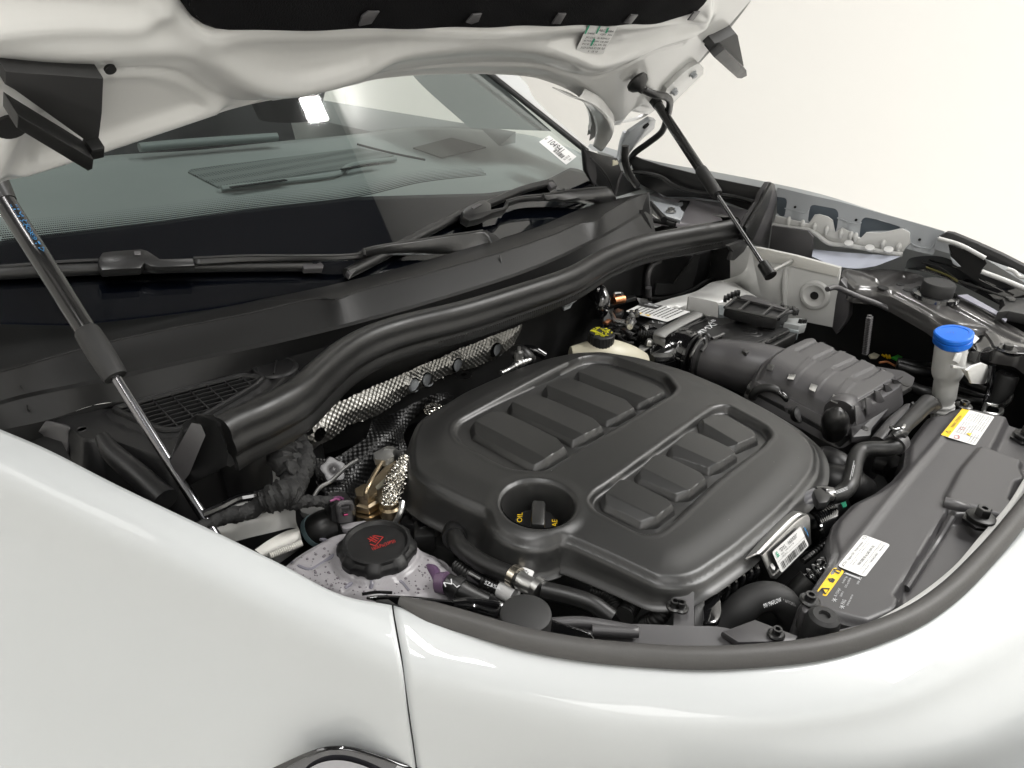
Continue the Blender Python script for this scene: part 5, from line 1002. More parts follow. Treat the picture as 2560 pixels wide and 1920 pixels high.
# ------------------------------------------------------------------ intake duct
idt = thing('intake_duct', 'fat black intake duct from the engine cover to the air filter box', 'air duct', tuple(V(*q('N', [(1100, 700)])[0], z=.86)))
def zpath(k, pts): return [V(p[0], p[1], z=p[2]) for p in q(k, pts)]
tube('rubber_elbow', zpath('N', [(520, 860, .83), (640, 770, .85), (800, 705, .862), (930, 705, .867), (1010, 735, .867)]), [.040, .047, .050, .047, .043], GLB, idt, seg=50, n=32)
tube('duct', zpath('N', [(1090, 760, .867), (1200, 790, .867), (1380, 820, .868), (1600, 870, .868), (1850, 930, .866), (2000, 960, .866)]), [.040, .042, .045, .050, .052, .05], PLG, idt, seg=50, n=32)
cp0 = zpath('N', [(950, 720, .867), (1010, 735, .867), (1060, 752, .867), (1110, 766, .867), (1170, 782, .867)])
for i, (r_, m_) in enumerate(((.046, GLB), (.042, PLD), (.048, GLB), (.042, PLD), (.046, PLG))):
    if i < 4: d_ = (cp0[i + 1] - cp0[i]); tube('ring', [cp0[i] + d_ * .25, cp0[i] + d_ * .75], [r_, r_], m_, idt, n=36, seg=4)
tube('wire_clamp', zpath('N', [(985, 870, .885), (1010, 740, .915), (1110, 580, .925), (1150, 560, .925), (1170, 620, .92), (1120, 700, .915)]), .003, DKMET, idt, seg=40, n=8)
tube('clamp_screw', zpath('N', [(1240, 560, .915), (1300, 540, .915), (1365, 512, .915)]), [.003, .003, .004], DKMET, idt, seg=10, n=8)
tube('clamp_band', [tuple(cp0[3] + (cp0[4] - cp0[3]).normalized() * .004 + Vector(v_)) for v_ in [(0, -.05 * math.sin(a) * .3, .052 * math.cos(a)) for a in np.linspace(-1.2, 1.2, 9)]], .003, DKMET, idt, seg=20, n=8)
# small breather pipe right of the duct
bp_ = thing('breather_pipe', 'thin curved black breather pipe in front of the air filter box', 'pipe', tuple(V(*q('H', [(1950, 1200)])[0], z=.9)), 'hoses and cables in the bay')
tube('pipe', zpath('H', [(1770, 1270, .88), (1800, 1210, .895), (1880, 1180, .905), (1960, 1185, .908), (2010, 1210, .905)]), .0075, RUB, bp_, seg=30)
tube('pipe_end', zpath('H', [(2000, 1205, .906), (2070, 1260, .90), (2120, 1340, .885)]), .0055, GLB, bp_, seg=20)
tube('connector', zpath('H', [(2115, 1340, .888), (2125, 1430, .87), (2150, 1500, .85)]), [.010, .010, .009], PLG, bp_, seg=16)
lathe('boss', [(.018, 0), (.018, .02), (.012, .024), (0, .024)], V(*q('J', [(130, 160)])[0], z=.87), PLD, bp_, axis=(-.4, -.5, .7))
# ------------------------------------------------------------------ brake fluid reservoir
rcn = V(*q('H', [(385, 668)])[0], z=.935)
br = thing('brake_fluid_reservoir', 'cream brake fluid reservoir with a black cap printed yellow on top', 'reservoir', tuple(rcn - Vector((0, 0, .08))))
lathe('screw_cap', [(.0245, -.024), (.0245, -.003), (.023, -.001), (.0, -.001)], rcn, PLD, br, n=48, rmod=lambda a, i: 1 + .02 * math.cos(24 * a))
rnd = random.Random(5)
lathe('cap_top', [(.0225, -.001), (.022, .0005), (0, .0005)], rcn, PLD, br)
for k_ in range(60):
    a, r_ = rnd.uniform(0, 6.28), .020 * math.sqrt(rnd.random()); c_ = rcn + Vector((r_ * math.cos(a), r_ * math.sin(a), .0012))
    box('yellow_print', c_, (rnd.uniform(.003, .006), rnd.uniform(.0014, .0024), .0008), YELC, br, rot=Matrix.Rotation(rnd.choice((.6, .6, 2.2, 1.4)), 3, 'Z'), bevel=0)
tube('tank', [rcn + Vector(v_) for v_ in ((-.045, .035, -.050), (-.02, .012, -.052), (.01, -.012, -.054), (.045, -.035, -.064), (.075, -.05, -.075))], [.022, .034, .038, .033, .024], CREAM, br, seg=40, n=28)
lathe('neck', [(.023, -.05), (.023, -.02)], rcn, CREAM, br)
# ------------------------------------------------------------------ coolant expansion tank
ZK = .868
kf = FZ(ZK)
ct = thing('coolant_tank', 'translucent coolant expansion tank with black screw cap and condensation drops', 'coolant tank', (.45, .5, .75))
def zk(k, pts, z=ZK): return F2(kf, zr(k, pts, z))
ct_o = rc(zk('F', [(440, 740), (560, 680), (640, 610), (760, 535), (860, 480), (970, 442), (1150, 425), (1300, 440), (1420, 490), (1530, 560), (1640, 598), (1720, 650), (1780, 720), (1835, 840), (1830, 950), (1600, 1010), (1330, 1010), (1130, 1010), (900, 960), (600, 850)]), .012, 4)
cc = V(*q('F', [(1220, 560)])[0], z=ZK + .022)
seams = [np.array(zk('F', g)) for g in ([(800, 530), (960, 590)], [(600, 700), (760, 760), (930, 660)], [(1130, 790), (1000, 890)], [(1130, 790), (1180, 850), (1180, 890)], [(1310, 790), (1400, 850), (1460, 930)], [(1640, 600), (1540, 670)], [(1730, 650), (1650, 730)], [(1490, 560), (1580, 590)])]
def cth(X, Y):
    s = sd(ct_o, X, Y); h = -.018 * sstep(-.022, 0, s)
    for g in seams: h -= .0022 * gauss(g, X, Y, .0028)
    d = np.hypot(X - cc.x, Y - cc.y); h += .006 * sstep(.056, .050, d)
    return h + .0008 * np.sin(X * 95) * np.cos(Y * 80)
body = hf('tank_body', kf, densify(ct_o, .006), .0024, cth, TANK, ct, skirt=[(.002, -.006), (.003, -.03), (.0, -.12)], sharp=60)
def ctz(k, p, lift=0):
    x, y = q(k, [p])[0]; z = ZK
    for _ in range(8):
        w_ = V(x, y, z=z); z = ZK + float(cth(np.array([w_.x]), np.array([w_.y]))[0]) + lift
    return V(x, y, z=z)
SEAMM = M('seam_grey', (.19, .185, .215), .35, sss=.1)
for g in ([(835, 545), (870, 560), (960, 590)], [(640, 715), (680, 735), (760, 760), (850, 710), (930, 660)], [(1130, 790), (1000, 890)], [(1130, 790), (1190, 850), (1180, 890)], [(1310, 790), (1400, 850), (1450, 910)]):
    tube('moulded_seam', [ctz('F', p, -.0024) for p in g], .0030, SEAMM, ct, seg=16, n=8)
prism('tank_lug', [ctz('F', p, .006) for p in ((970, 440), (1140, 418), (1165, 430), (1150, 450), (1020, 475), (985, 470))], .008, TANK, ct, bevel=.001)
DROP = M('water_drop', (.24, .22, .24), .05, coat=1, trans=.3)
rnd = random.Random(21); dv, df = [], []
for k_ in range(420):
    p = (rnd.uniform(600, 1810), rnd.uniform(440, 930)); w_ = ctz('F', p, .0002)
    if sd(ct_o, np.array([w_.x]), np.array([w_.y]))[0] > -.012 or math.hypot(w_.x - cc.x, w_.y - cc.y) < .055 or min(segdist(g, np.array([w_.x]), np.array([w_.y]), False)[0][0] for g in seams) < .005: continue
    r_ = rnd.choice((.0005, .0006, .0008, .0010, .0014, .0019)); b_ = len(dv)
    for ring, (rr, zz) in enumerate(((1, 0), (.7, .5))):
        for a in range(7): dv.append((w_.x + r_ * rr * math.cos(a * .898), w_.y + 1.2 * r_ * rr * math.sin(a * .898), w_.z + r_ * zz))
    dv.append((w_.x, w_.y, w_.z + r_ * .65))
    for a in range(7): df += [(b_ + a, b_ + (a + 1) % 7, b_ + 7 + (a + 1) % 7, b_ + 7 + a), (b_ + 7 + a, b_ + 7 + (a + 1) % 7, b_ + 14)]
mesh('condensation_drops', dv, df, DROP, ct, kind='stuff', recalc=False)
capz = cc
kr = np.linalg.norm(np.subtract(*[list(V(x, y, z=ZK + .016)) for x, y in q('F', [(950, 610), (1492, 610)])])) / 2
def capmod(a, i): return 1 + (.035 * math.tanh(3 * math.cos(8 * a)) if 1 <= i <= 4 else 0)
lid = lathe('screw_cap', [(kr * .96, -.020), (kr, -.017), (kr, -.010), (kr * .97, -.007), (kr * .90, -.004), (kr * .86, .0), (kr * .80, .0005), (kr * .74, -.004), (kr * .60, -.0045), (0, -.0045)], capz, PLD, ct, n=120, rmod=capmod, sharp=25)
va, ha = Vector((.63, .77, 0)), Vector((.77, -.63, 0))
def capq(c_, w_, h_, r=0):
    e1 = (ray(*q('F', [(1340, 560)])[0]) - ray(*q('F', [(1220, 640)])[0])); e1 = Vector((e1[0], e1[1], 0)).normalized()
    return c_, e1
TQ = zr('F', [(1180, 600), (1345, 545), (1355, 580), (1205, 640)], capz.z - .0044)
rq = zr('F', [(1120, 545), (1240, 500), (1300, 560), (1180, 620)], capz.z - .0044)
Ink(TQ).text('160kPa(23PSI)', 0, .15, 1, .85).make('print', RINK, lid)
ik = Ink(rq); ik.line([(.15, .62), (.30, .92), (.95, .55), (.62, .1)], .05).line([(.25, .15), (.45, .7)], .05).line([(.4, .1), (.55, .65)], .05).line([(.55, .1), (.68, .55)], .05).line([(.2, .45), (.6, .25)], .04); ik.make('warning_symbol', RINK, lid)
lathe('white_dot', [(.003, 0), (0, .002)], [V(*q('F', [(1305, 738)])[0], z=capz.z - .020)][0], WPL, ct, n=12)
pc = [ctz('F', p, -.004) for p in ((1570, 740), (1610, 770), (1640, 840), (1650, 900))]
tube('coolant_stain', pc, [.005, .008, .007, .006], PURP, ct, seg=20)
# outlet and hose from tank
oh = thing('overflow_hose', 'black hose with white marks leaving the coolant tank spout', 'hose', tuple(V(*q('F', [(1800, 900)])[0], z=.87)), 'hoses and cables in the bay')
tube('hose', zpath('F', [(1700, 850, .875), (1780, 890, .872), (1880, 940, .866), (1980, 985, .86)]), [.0125, .0125, .011, .0105], RUB, oh, seg=30, n=20)
tube('quick_connector', zpath('F', [(1755, 870, .874), (1800, 900, .872)]), .0145, PLD, oh, seg=6, n=20)
tube('spout', zpath('F', [(1640, 850, .872), (1705, 852, .875)]), [.012, .014], M('purple_clear', (.20, .13, .21), .2, trans=.3), oh, seg=8)
Q = [V(*p, z=.888) for p in q('F', [(1680, 850), (1740, 822), (1745, 860), (1695, 880)])]; Ink(Q).text('N', 0, 0, 1, 1).make('print', WINK, oh)
Q = [V(*p, z=.888) for p in q('F', [(1745, 855), (1800, 870), (1800, 890), (1750, 880)])]; Ink(Q).text('V', 0, 0, 1, 1).make('print', WINK, oh)
# ------------------------------------------------------------------ near strut tower and harness
stw = thing('strut_tower_near', 'white strut tower beside the coolant tank with a beaded sealant rim', 'strut tower', (.35, .6, .8))
stw.name = 'strut_tower'
sheet('tower_wall', [zr('F', [(40, 430), (150, 340), (330, 270), (520, 290), (620, 310), (660, 350)], .90), zr('F', [(80, 520), (250, 440), (420, 400), (560, 360), (665, 430)], .885), zr('F', [(120, 600), (330, 540), (500, 500), (640, 470), (690, 490)], .865)], 40, 16, PAIN2, stw)
sheet('tower_ledge', [zr('F', [(380, 620), (480, 550), (600, 490), (680, 475), (690, 490)], .866), zr('F', [(420, 650), (520, 600), (620, 555), (690, 530), (704, 560)], .862), zr('F', [(480, 670), (560, 640), (640, 605), (700, 575), (706, 570)], .85)], 30, 8, SEALR, stw)
sheet('tower_foot', [zr('F', [(480, 668), (600, 620), (706, 572)], .852), zr('F', [(540, 720), (640, 650), (710, 600)], .82)], 12, 4, PAIN2, stw)
tube('sealant_bead', [V(x, y, z=.868) for x, y in q('F', [(480, 665), (560, 630), (640, 600), (700, 572)])], .004, SEALR, stw, seg=50, wob=lambda i, k: .25 * math.sin(i * 2.1))
sheet('upright', [zr('F', [(500, -60), (495, 40), (505, 120), (500, 190)], .90), zr('F', [(570, -60), (580, 40), (585, 130), (560, 190)], .90)], 20, 3, PAIN2, stw)
sheet('upright', [[V(x, y, z=.93) for x, y in q('E', [(270, 1000), (285, 1060), (310, 1150), (330, 1220)])], [V(x, y, z=.93) for x, y in q('E', [(325, 980), (325, 1060), (330, 1150), (345, 1200)])]], 20, 3, PAIN2, stw)
hn = thing('taped_harness', 'thick wiring harness wrapped in black cloth tape beside the strut tower', 'wiring harness', tuple(V(*q('F', [(500, 280)])[0], z=.92)))
def wobf(s_): return lambda i, k: .10 * math.sin(i * .9 + k * s_) + .06 * math.sin(i * 2.3 + k)
tube('taped_bundle', zpath('F', [(-120, 500, .925), (60, 440, .92), (150, 400, .92), (260, 375, .92), (350, 350, .92), (440, 290, .92), (540, 245, .92), (620, 220, .92), (680, 120, .925), (710, 30, .93), (700, -80, .93)]), [.006, .0075, .009, .010, .010, .012, .015, .016, .014, .015, .014], TAPE, hn, seg=90, n=20, wob=wobf(1.3))
tube('taped_branch', zpath('F', [(440, 300, .925), (520, 260, .93), (600, 230, .93), (660, 260, .92)]), [.014, .018, .018, .012], TAPE, hn, seg=30, n=18, wob=wobf(.8))
tube('taped_branch', zpath('F', [(600, 200, .93), (620, 100, .93), (570, 30, .94), (560, -60, .95), (600, -160, .96)]), [.013, .011, .016, .02, .012], TAPE, hn, seg=40, n=16, wob=wobf(.5))
tube('taped_branch', zpath('F', [(610, 300, .91), (740, 285, .905), (830, 285, .90), (930, 275, .895)]), [.010, .008, .007, .006], TAPE, hn, seg=30, n=12, wob=wobf(2))
sheet('cloth_sleeve', [zr('E', [(265, 1040), (200, 1200), (130, 1350), (60, 1500)], .94), zr('E', [(300, 1180), (250, 1250), (200, 1400), (160, 1560)], .95), zr('E', [(330, 1260), (360, 1400), (340, 1520), (250, 1640)], .93)], 30, 14, TAPE, hn, thick=.002, disp=lambda G_: G_ + np.array([0, 0, 1]) * (.004 * np.sin(G_[..., :1] * 160 + G_[..., 1:2] * 220)))
tube('cable_edge', [V(x, y, z=.93) for x, y in q('F', [(20, 380), (140, 330), (260, 270), (400, 240), (520, 190)])], .006, GLB, hn, seg=30, n=10)
tube('purple_wire', [V(x, y, z=.90) for x, y in q('F', [(890, 275), (930, 262), (960, 258), (990, 270)])], .0018, M('purple_wire', (.12, .03, .09), .5), hn, seg=14, n=6)
tube('purple_wire', [V(x, y, z=.902) for x, y in q('F', [(900, 285), (940, 270), (965, 275)])], .0015, M('pink_wire', (.25, .06, .16), .5), hn, seg=14, n=6)
# connector plug in front of tank
pgc = thing('sensor_plug', 'black electrical plug with release tab standing behind the coolant tank', 'plug', tuple(V(*q('F', [(990, 400)])[0], z=.88)))
prism('plug_body', [V(x, y, y=.655) for x, y in q('F', [(905, 330), (930, 300), (1050, 290), (1085, 330), (1080, 430), (975, 445), (910, 430)])], .03, PLD, pgc, down=(.3, 1, 0), bevel=.003)
prism('plug_latch', [V(x, y, y=.65) for x, y in q('F', [(955, 345), (1050, 325), (1060, 430), (965, 440)])], .006, PLG, pgc, down=(0, 1, 0), bevel=.001)
tube('plug_bail', [V(x, y, y=.645) for x, y in q('F', [(960, 360), (960, 310), (975, 300), (1040, 298), (1050, 340)])], .0035, PLG, pgc, seg=30, n=8)
prism('plug_window', [V(x, y, y=.642) for x, y in q('F', [(990, 365), (1022, 362), (1026, 385), (994, 388)])], .003, BAY, pgc, down=(0, 1, 0), bevel=0)
tube('plug_mark', [V(x, y, y=.6415) for x, y in q('F', [(995, 380), (1020, 377)])], .0012, M('maroon', (.3, .02, .1), .5), pgc, seg=3, n=6)
prism('bracket_metal', [V(x, y, z=.86) for x, y in q('F', [(680, 320), (800, 300), (900, 350), (905, 420), (840, 400), (700, 360)])], .01, GRYP, pgc, bevel=.002)
tube('hose_stub', zpath('F', [(790, 500, .84), (840, 465, .85), (900, 440, .85)]), .022, RUB, pgc, seg=12, n=20)
tube('stub_band', zpath('F', [(790, 500, .84), (815, 482, .845)]), .0235, M('teal_band', (.10, .15, .16), .5), pgc, seg=6, n=20)

# dust specks lying on the cover
rnd = random.Random(77); dv, df = [], []
for k_ in range(45):
    u, v = rnd.uniform(.50, 1.25), rnd.uniform(.2, .78)
    if sd(ec_o, np.array([u]), np.array([v]))[0] > -.01 or math.hypot(u - hc_[0], v - hc_[1]) < hr + .01: continue
    if sd(pan1, np.array([u]), np.array([v]))[0] < .004 or sd(pan2, np.array([u]), np.array([v]))[0] < .004: continue
    z_ = ZE + ech1(u, v) + .0006; r_ = rnd.uniform(.0002, .0006); b_ = len(dv)
    for a in range(4): dv.append((u + r_ * math.cos(a * 1.57 + k_), v + r_ * rnd.uniform(.5, 1.4) * math.sin(a * 1.57 + k_), z_))
    df.append((b_, b_ + 1, b_ + 2, b_ + 3))
mesh('dust_specks', dv, df, LAB, ec, kind='stuff', recalc=False)
# ------------------------------------------------------------------ foil heat shields
hs = thing('heat_shield', 'dimpled silver foil heat shield strip with four mounting holes on the bulkhead', 'heat shield', (.75, .85, .9))
YS = .60
hsf = Frame((0, YS, 0), (1, 0, 0), (0, .25, .97), (0, -.97, .25))
HSP = (hsf.O, hsf.N)
def hq(k, pts): return [hsf.to(V(x, y, pl=HSP)) for x, y in q(k, pts)]
hs_o = hq('E', [(370, 1080), (600, 960), (800, 870), (1000, 790), (1200, 705), (1400, 620), (1600, 540), (1800, 455), (2000, 375), (2212, 290), (2330, 240), (2310, 330), (2260, 420), (2130, 540), (1900, 640), (1700, 690), (1480, 790), (1240, 900), (1100, 1000), (950, 1090), (800, 1140), (690, 1170), (560, 1290), (440, 1350), (365, 1420), (330, 1350), (320, 1270), (370, 1240)])
circ = lambda c_, rx, ry, rot=0: [(c_[0] + rx * math.cos(a) * math.cos(rot) - ry * math.sin(a) * math.sin(rot), c_[1] + rx * math.cos(a) * math.sin(rot) + ry * math.sin(a) * math.cos(rot)) for a in np.linspace(0, 6.283, 25)[:-1]]
hs_h = [hq('E', circ(c_, 44, 70, .35)) for c_ in ((420, 1250), (1300, 795), (1425, 745), (1718, 615), (2075, 475))]
rr_ = random.Random(2)
hs_o2 = densify(hs_o, .006); hs_o2 = [(p[0] + rr_.uniform(-.0012, .0012), p[1] + rr_.uniform(-.0012, .0012)) for p in hs_o2]
def hsh(X, Y):
    h = .006 * np.sin((X - .4) * 9) + .004 * (1 - (np.abs(sd(hs_o, X, Y)) / .02).clip(0, 1)) * -1
    for hh_ in hs_h: h = h + .003 * np.exp(-(sd(hh_, X, Y) / .006) ** 2)
    u, v = X * 640, Y * 640
    return h + .0008 * np.sin(u) * np.sin(v) + .001 * np.sin(X * 60 + Y * 90)
FOIL2 = M('dimpled_foil', (.30, .295, .28), .36, metal=1, bump=.1, bscale=160)
hf('foil', hsf, hs_o2, .0011, hsh, FOIL2, hs, holes=hs_h, sharp=180)
for c_ in ((1310, 790), (1440, 740), (1722, 605), (2085, 465)):
    p = V(*q('E', [c_])[0], pl=(hsf.O - hsf.N * .018, hsf.N)); lathe('plug_disc', [(.0125, 0), (.011, .003), (0, .003)], p, PAIN3, hs, axis=hsf.N, n=24)
# lower foil and metal parts at the near side of the engine
tb = thing('exhaust_shield', 'crumpled perforated foil over the exhaust below the heat shield', 'heat shield', (.6, .75, .85))
lf = Frame((0, .80, .80), (1, 0, 0), (0, .75, .66), (0, -.66, .75)); LP = (lf.O, lf.N)
def lq(k, pts): return [lf.to(V(x, y, pl=LP)) for x, y in q(k, pts)]
lo_o = lq('E', [(380, 1450), (600, 1430), (850, 1290), (930, 1090), (1300, 960), (1640, 830), (1680, 880), (1400, 1000), (1300, 1090), (1220, 1250), (1250, 1500), (1200, 1700), (1000, 2000), (700, 2100), (500, 1900), (400, 1700)])
def loh(X, Y):
    u, v = (X + Y * .3) * 640, (X * .3 - Y) * 640
    return .0008 * np.sin(u) * np.sin(v) + .012 * np.sin(X * 40 + Y * 25) + .006 * np.sin(Y * 90 - X * 30)
hf('foil', lf, densify(lo_o, .01), .0013, loh, M('dark_foil', (.07, .07, .07), .42, metal=1), tb, sharp=180)
tube('foil_seam', [V(x, y, z=.875) for x, y in q('F', [(780, 260), (830, 190), (900, 150), (1000, 60), (1090, 0)])], .003, STEEL, tb, seg=30, n=8)
lathe('foil_nut', [(.021, 0), (.019, .003), (.012, .004), (.006, .002), (0, .006)], V(*q('E', [(560, 1570)])[0], pl=(lf.O + lf.N * .018, lf.N)), PLG, tb, axis=lf.N, n=24, rmod=lambda a, i: 1 + .12 * math.cos(5 * a))
sn = thing('oxygen_sensor', 'bronze coloured sensor with a thin bent steel tube beside the engine cover', 'sensor', tuple(V(*q('F', [(1150, 300)])[0], z=.86)))
prism('manifold_plate', [V(x, y, z=.845) for x, y in q('F', [(1080, 220), (1200, 120), (1290, 20), (1390, -40), (1420, 100), (1400, 300), (1380, 420), (1250, 440), (1120, 420)])], .02, BRZ, sn, bevel=.004)
prism('bright_tag', [V(x, y, z=.872) for x, y in q('F', [(1205, 190), (1280, 120), (1310, 140), (1230, 205)])], .002, CREAM, sn, bevel=.0004)
tube('sensor_pipe', zpath('F', [(1150, 270, .89), (1148, 220, .90), (1170, 170, .905), (1200, 110, .905), (1230, 60, .905), (1262, 10, .905)]), .0034, BRZ, sn, seg=30)
lathe('sensor_nut', [(.018, 0), (.018, .010), (.013, .012), (.012, .020), (.016, .021), (.016, .027), (.008, .028), (0, .028)], V(*q('F', [(1155, 320)])[0], z=.86), BRZ, sn, n=6, sharp=20)
lathe('sensor_body', [(.020, -.02), (.020, 0)], V(*q('F', [(1160, 340)])[0], z=.858), BRZ, sn, n=24)
lathe('sensor_nut', [(.015, 0), (.015, .012), (.011, .014), (.011, .02), (0, .02)], V(*q('F', [(1315, 370)])[0], z=.855), BRZ, sn, n=20)
tube('pipe_union', zpath('E', [(1000, 1490, .905), (1030, 1450, .905), (1090, 1410, .90), (1150, 1440, .89)]), [.007, .011, .010, .008], STEEL, sn, seg=24, n=16)
lathe('union_nut', [(.015, 0), (.015, .01), (0, .012)], V(*q('E', [(1030, 1480)])[0], z=.905), STEEL, sn, n=6)
tube('crumpled_sleeve', zpath('F', [(1420, -10, .90), (1380, 90, .895), (1340, 180, .885), (1310, 280, .875), (1300, 330, .87)]), [.008, .012, .013, .011, .008], FOIL, sn, seg=60, n=22, wob=lambda i, k: .16 * math.sin(i * 1.7 + k * 2.1) + .10 * math.sin(k * 3.7 + i * .6))
tube('steel_strip', zpath('F', [(1400, 290, .89), (1390, 350, .885), (1350, 430, .87)]), .004, STEEL, sn, seg=12, n=8)
prism('bracket_drop', [V(x, y, z=.875) for x, y in q('G', [(310, 1195), (325, 1190), (340, 1300), (325, 1335), (312, 1325)])], .003, STEEL, sn, bevel=.001)
# clutter under the near edge of the cover
blk = thing('engine_block', 'dark engine castings and pipes showing below the near edge of the cover', 'engine', (.6, .4, .7))
rnd = random.Random(9)
prism('casting', [V(x, y, z=.82) for x, y in q('F', [(1380, 430), (1500, 380), (1750, 450), (1900, 560), (2100, 640), (2200, 700), (2150, 800), (1900, 700), (1700, 620), (1500, 540)])], .06, M('cast_alloy', (.16, .16, .155), .45, metal=.8, bump=.6, bscale=80), blk, bevel=.006)
for c_, r_ in (((1600, 490), .014), ((1990, 600), .012), ((2050, 650), .012), ((1560, 520), .01)):
    lathe('casting_boss', [(r_, 0), (r_, .012), (r_ * .7, .016), (r_ * .5, .012), (0, .012)], V(*q('F', [c_])[0], z=.825), M('bare_alloy', (.45, .44, .42), .35, metal=1), blk, n=24)
for k_ in range(14):
    x_, y_ = rnd.uniform(1380, 2150), 0; y_ = 430 + (x_ - 1400) * .38 + rnd.uniform(-40, 60)
    box('dark_block', V(*q('F', [(x_, y_)])[0], z=rnd.uniform(.80, .84)), (rnd.uniform(.015, .04), rnd.uniform(.01, .03), .03), rnd.choice((PLD, PLA, GLB)), blk, rot=Matrix.Rotation(rnd.uniform(0, 3), 3, 'Z'), bevel=.003)
tube('dark_pipe', zpath('G', [(120, 1200, .85), (160, 1260, .84), (130, 1330, .82)]), .012, RUB, blk, seg=12)
tube('dark_pipe', zpath('G', [(380, 1180, .86), (420, 1240, .85), (450, 1300, .84)]), .009, GLB, blk, seg=12)
# dipstick/filler column below oil hole
lathe('filler_column', [(.034, 0), (.034, .02), (.030, .025), (.032, .05)], V(*q('G', [(880, 1530)])[0], z=.80), PLD, blk, n=30)
# rear clutter between shield and cover
tube('vacuum_hose', zpath('G', [(780, 90, .90), (830, 80, .905), (870, 110, .90), (900, 140, .89)]), .013, RUB, blk, seg=16)
tube('vacuum_hose', zpath('G', [(850, 60, .90), (930, 70, .90), (1000, 110, .89)]), .008, GLB, blk, seg=16)
tube('steel_pipe', zpath('G', [(700, 230, .90), (760, 200, .90), (820, 165, .905), (905, 135, .905)]), [.0045, .004, .007, .004], STEEL, blk, seg=30, wob=lambda i, k: .12 * math.sin(i * 1.9))
lathe('pipe_clip', [(.008, 0), (.008, .02), (.003, .022), (.003, .03), (0, .03)], V(*q('G', [(820, 150)])[0], z=.905), STEEL, blk, n=8)
lathe('silver_cap', [(.016, 0), (.014, .006), (0, .009)], V(*q('G', [(230, 485)])[0], z=.885), FOIL, blk, n=16)
lathe('round_clip', [(.014, 0), (.014, .003), (.006, .003), (.006, 0)], V(*q('E', [(1765, 700)])[0], z=.90), DKMET, blk, n=20)
# ------------------------------------------------------------------ coolant hoses at the near front
h1 = thing('coolant_hose', 'braided black coolant hose with a silver clamp running below the cover', 'hose', tuple(V(*q('F', [(1800, 600)])[0], z=.88)), 'hoses and cables in the bay')
tube('hose', zpath('F', [(1760, 480, .865), (1765, 540, .875), (1800, 600, .88), (1900, 680, .88), (2030, 750, .88), (2150, 800, .88), (2200, 830, .88)]), .0115, RUB, h1, seg=60, n=20)
tube('hose_socket', zpath('F', [(1800, 430, .855), (1765, 510, .868), (1760, 545, .872)]), [.015, .0175, .016], PLD, h1, seg=14, n=24)
tube('clamp', zpath('F', [(2155, 790, .881), (2195, 815, .881)]), .0135, M('gold_clamp', (.6, .55, .46), .25, metal=1), h1, seg=6, n=24)
tube('union', zpath('F', [(2195, 815, .88), (2240, 850, .88), (2300, 880, .88)]), .011, STEEL, h1, seg=10, n=20)
tube('lower_hose', [V(x, y, z=z_) for x, y, z_ in ((1355, 1475, .88), (1420, 1490, .88), (1480, 1510, .878), (1530, 1545, .87))], .0105, RUB, h1, seg=40, n=20)
tube('clamp', [V(x, y, z=.882) for x, y in ((1338, 1465), (1352, 1475))], .013, STEEL, h1, seg=6, n=24)
h2 = thing('sleeved_pipe', 'corrugated black pipe with a printed white tag band below the coolant hose', 'pipe', tuple(V(*q('F', [(1850, 780)])[0], z=.86)), 'hoses and cables in the bay')
ribbed('pipe', [tuple(v_) for v_ in zpath('F', [(1780, 730, .855), (1860, 790, .858), (1950, 830, .858), (2080, 890, .858)])], .0095, .005, .0016, RUB, h2)
tube('sleeve', zpath('F', [(1880, 790, .859), (1960, 835, .859)]), .0105, GLB, h2, seg=6, n=20)
tube('white_band', zpath('F', [(2080, 885, .859), (2180, 940, .859)]), .0118, LAB, h2, seg=6, n=20)
Q = [V(*p, z=.875) for p in q('F', [(1975, 835), (2080, 880), (2070, 905), (1965, 860)])]; Ink(Q).text('SZ&%N', 0, 0, 1, 1).make('print', WINK, h2)
tube('black_pipe', zpath('F', [(1830, 880, .84), (1950, 930, .84), (2100, 985, .84), (2250, 1040, .84)]), .0125, RUB, h2, seg=20, n=16)
pl_ = thing('bar_label', 'small white folded paper label below the oil filler hole', 'label', tuple(V(*q('G', [(850, 1600)])[0], z=.88)))
LQ3 = zr('G', [(810, 1552), (930, 1600), (905, 1659), (785, 1605)], .885); lb3 = plate('paper', LQ3, LAB, pl_)
ik = Ink(LQ3, .0012); rnd = random.Random(1)
for i in range(6):
    for j in range(4):
        if rnd.random() < .5: ik.rect(.35 + i * .05, .3 + j * .1, .4 + i * .05, .4 + j * .1)
ik.rect(.7, .4, .74, .8); ik.make('print', INK, lb3)
for BI, P_ in enumerate((zpath('W', [(1280, 1275, .85), (1320, 1290, .85), (1335, 1320, .84)]), zpath('W', [(1350, 1330, .85), (1370, 1300, .85), (1390, 1275, .85)]), zpath('W', [(1430, 1275, .86), (1440, 1300, .87), (1420, 1335, .86), (1395, 1350, .84)]))):
    b_ = ribbed('braided_hose', [tuple(v_) for v_ in P_], .0115, .0035, .0012, RUB, None); tag(b_, ['braided black hose rising under the cover, leftmost of three', 'braided black hose leaning left, middle of three under the cover', 'black hose bending down beside the bolt, rightmost of three'][BI], 'hose', 'hoses and cables in the bay')
BRK = M('grey_bracket', (.10, .10, .10), .5, bump=.1, bscale=200)
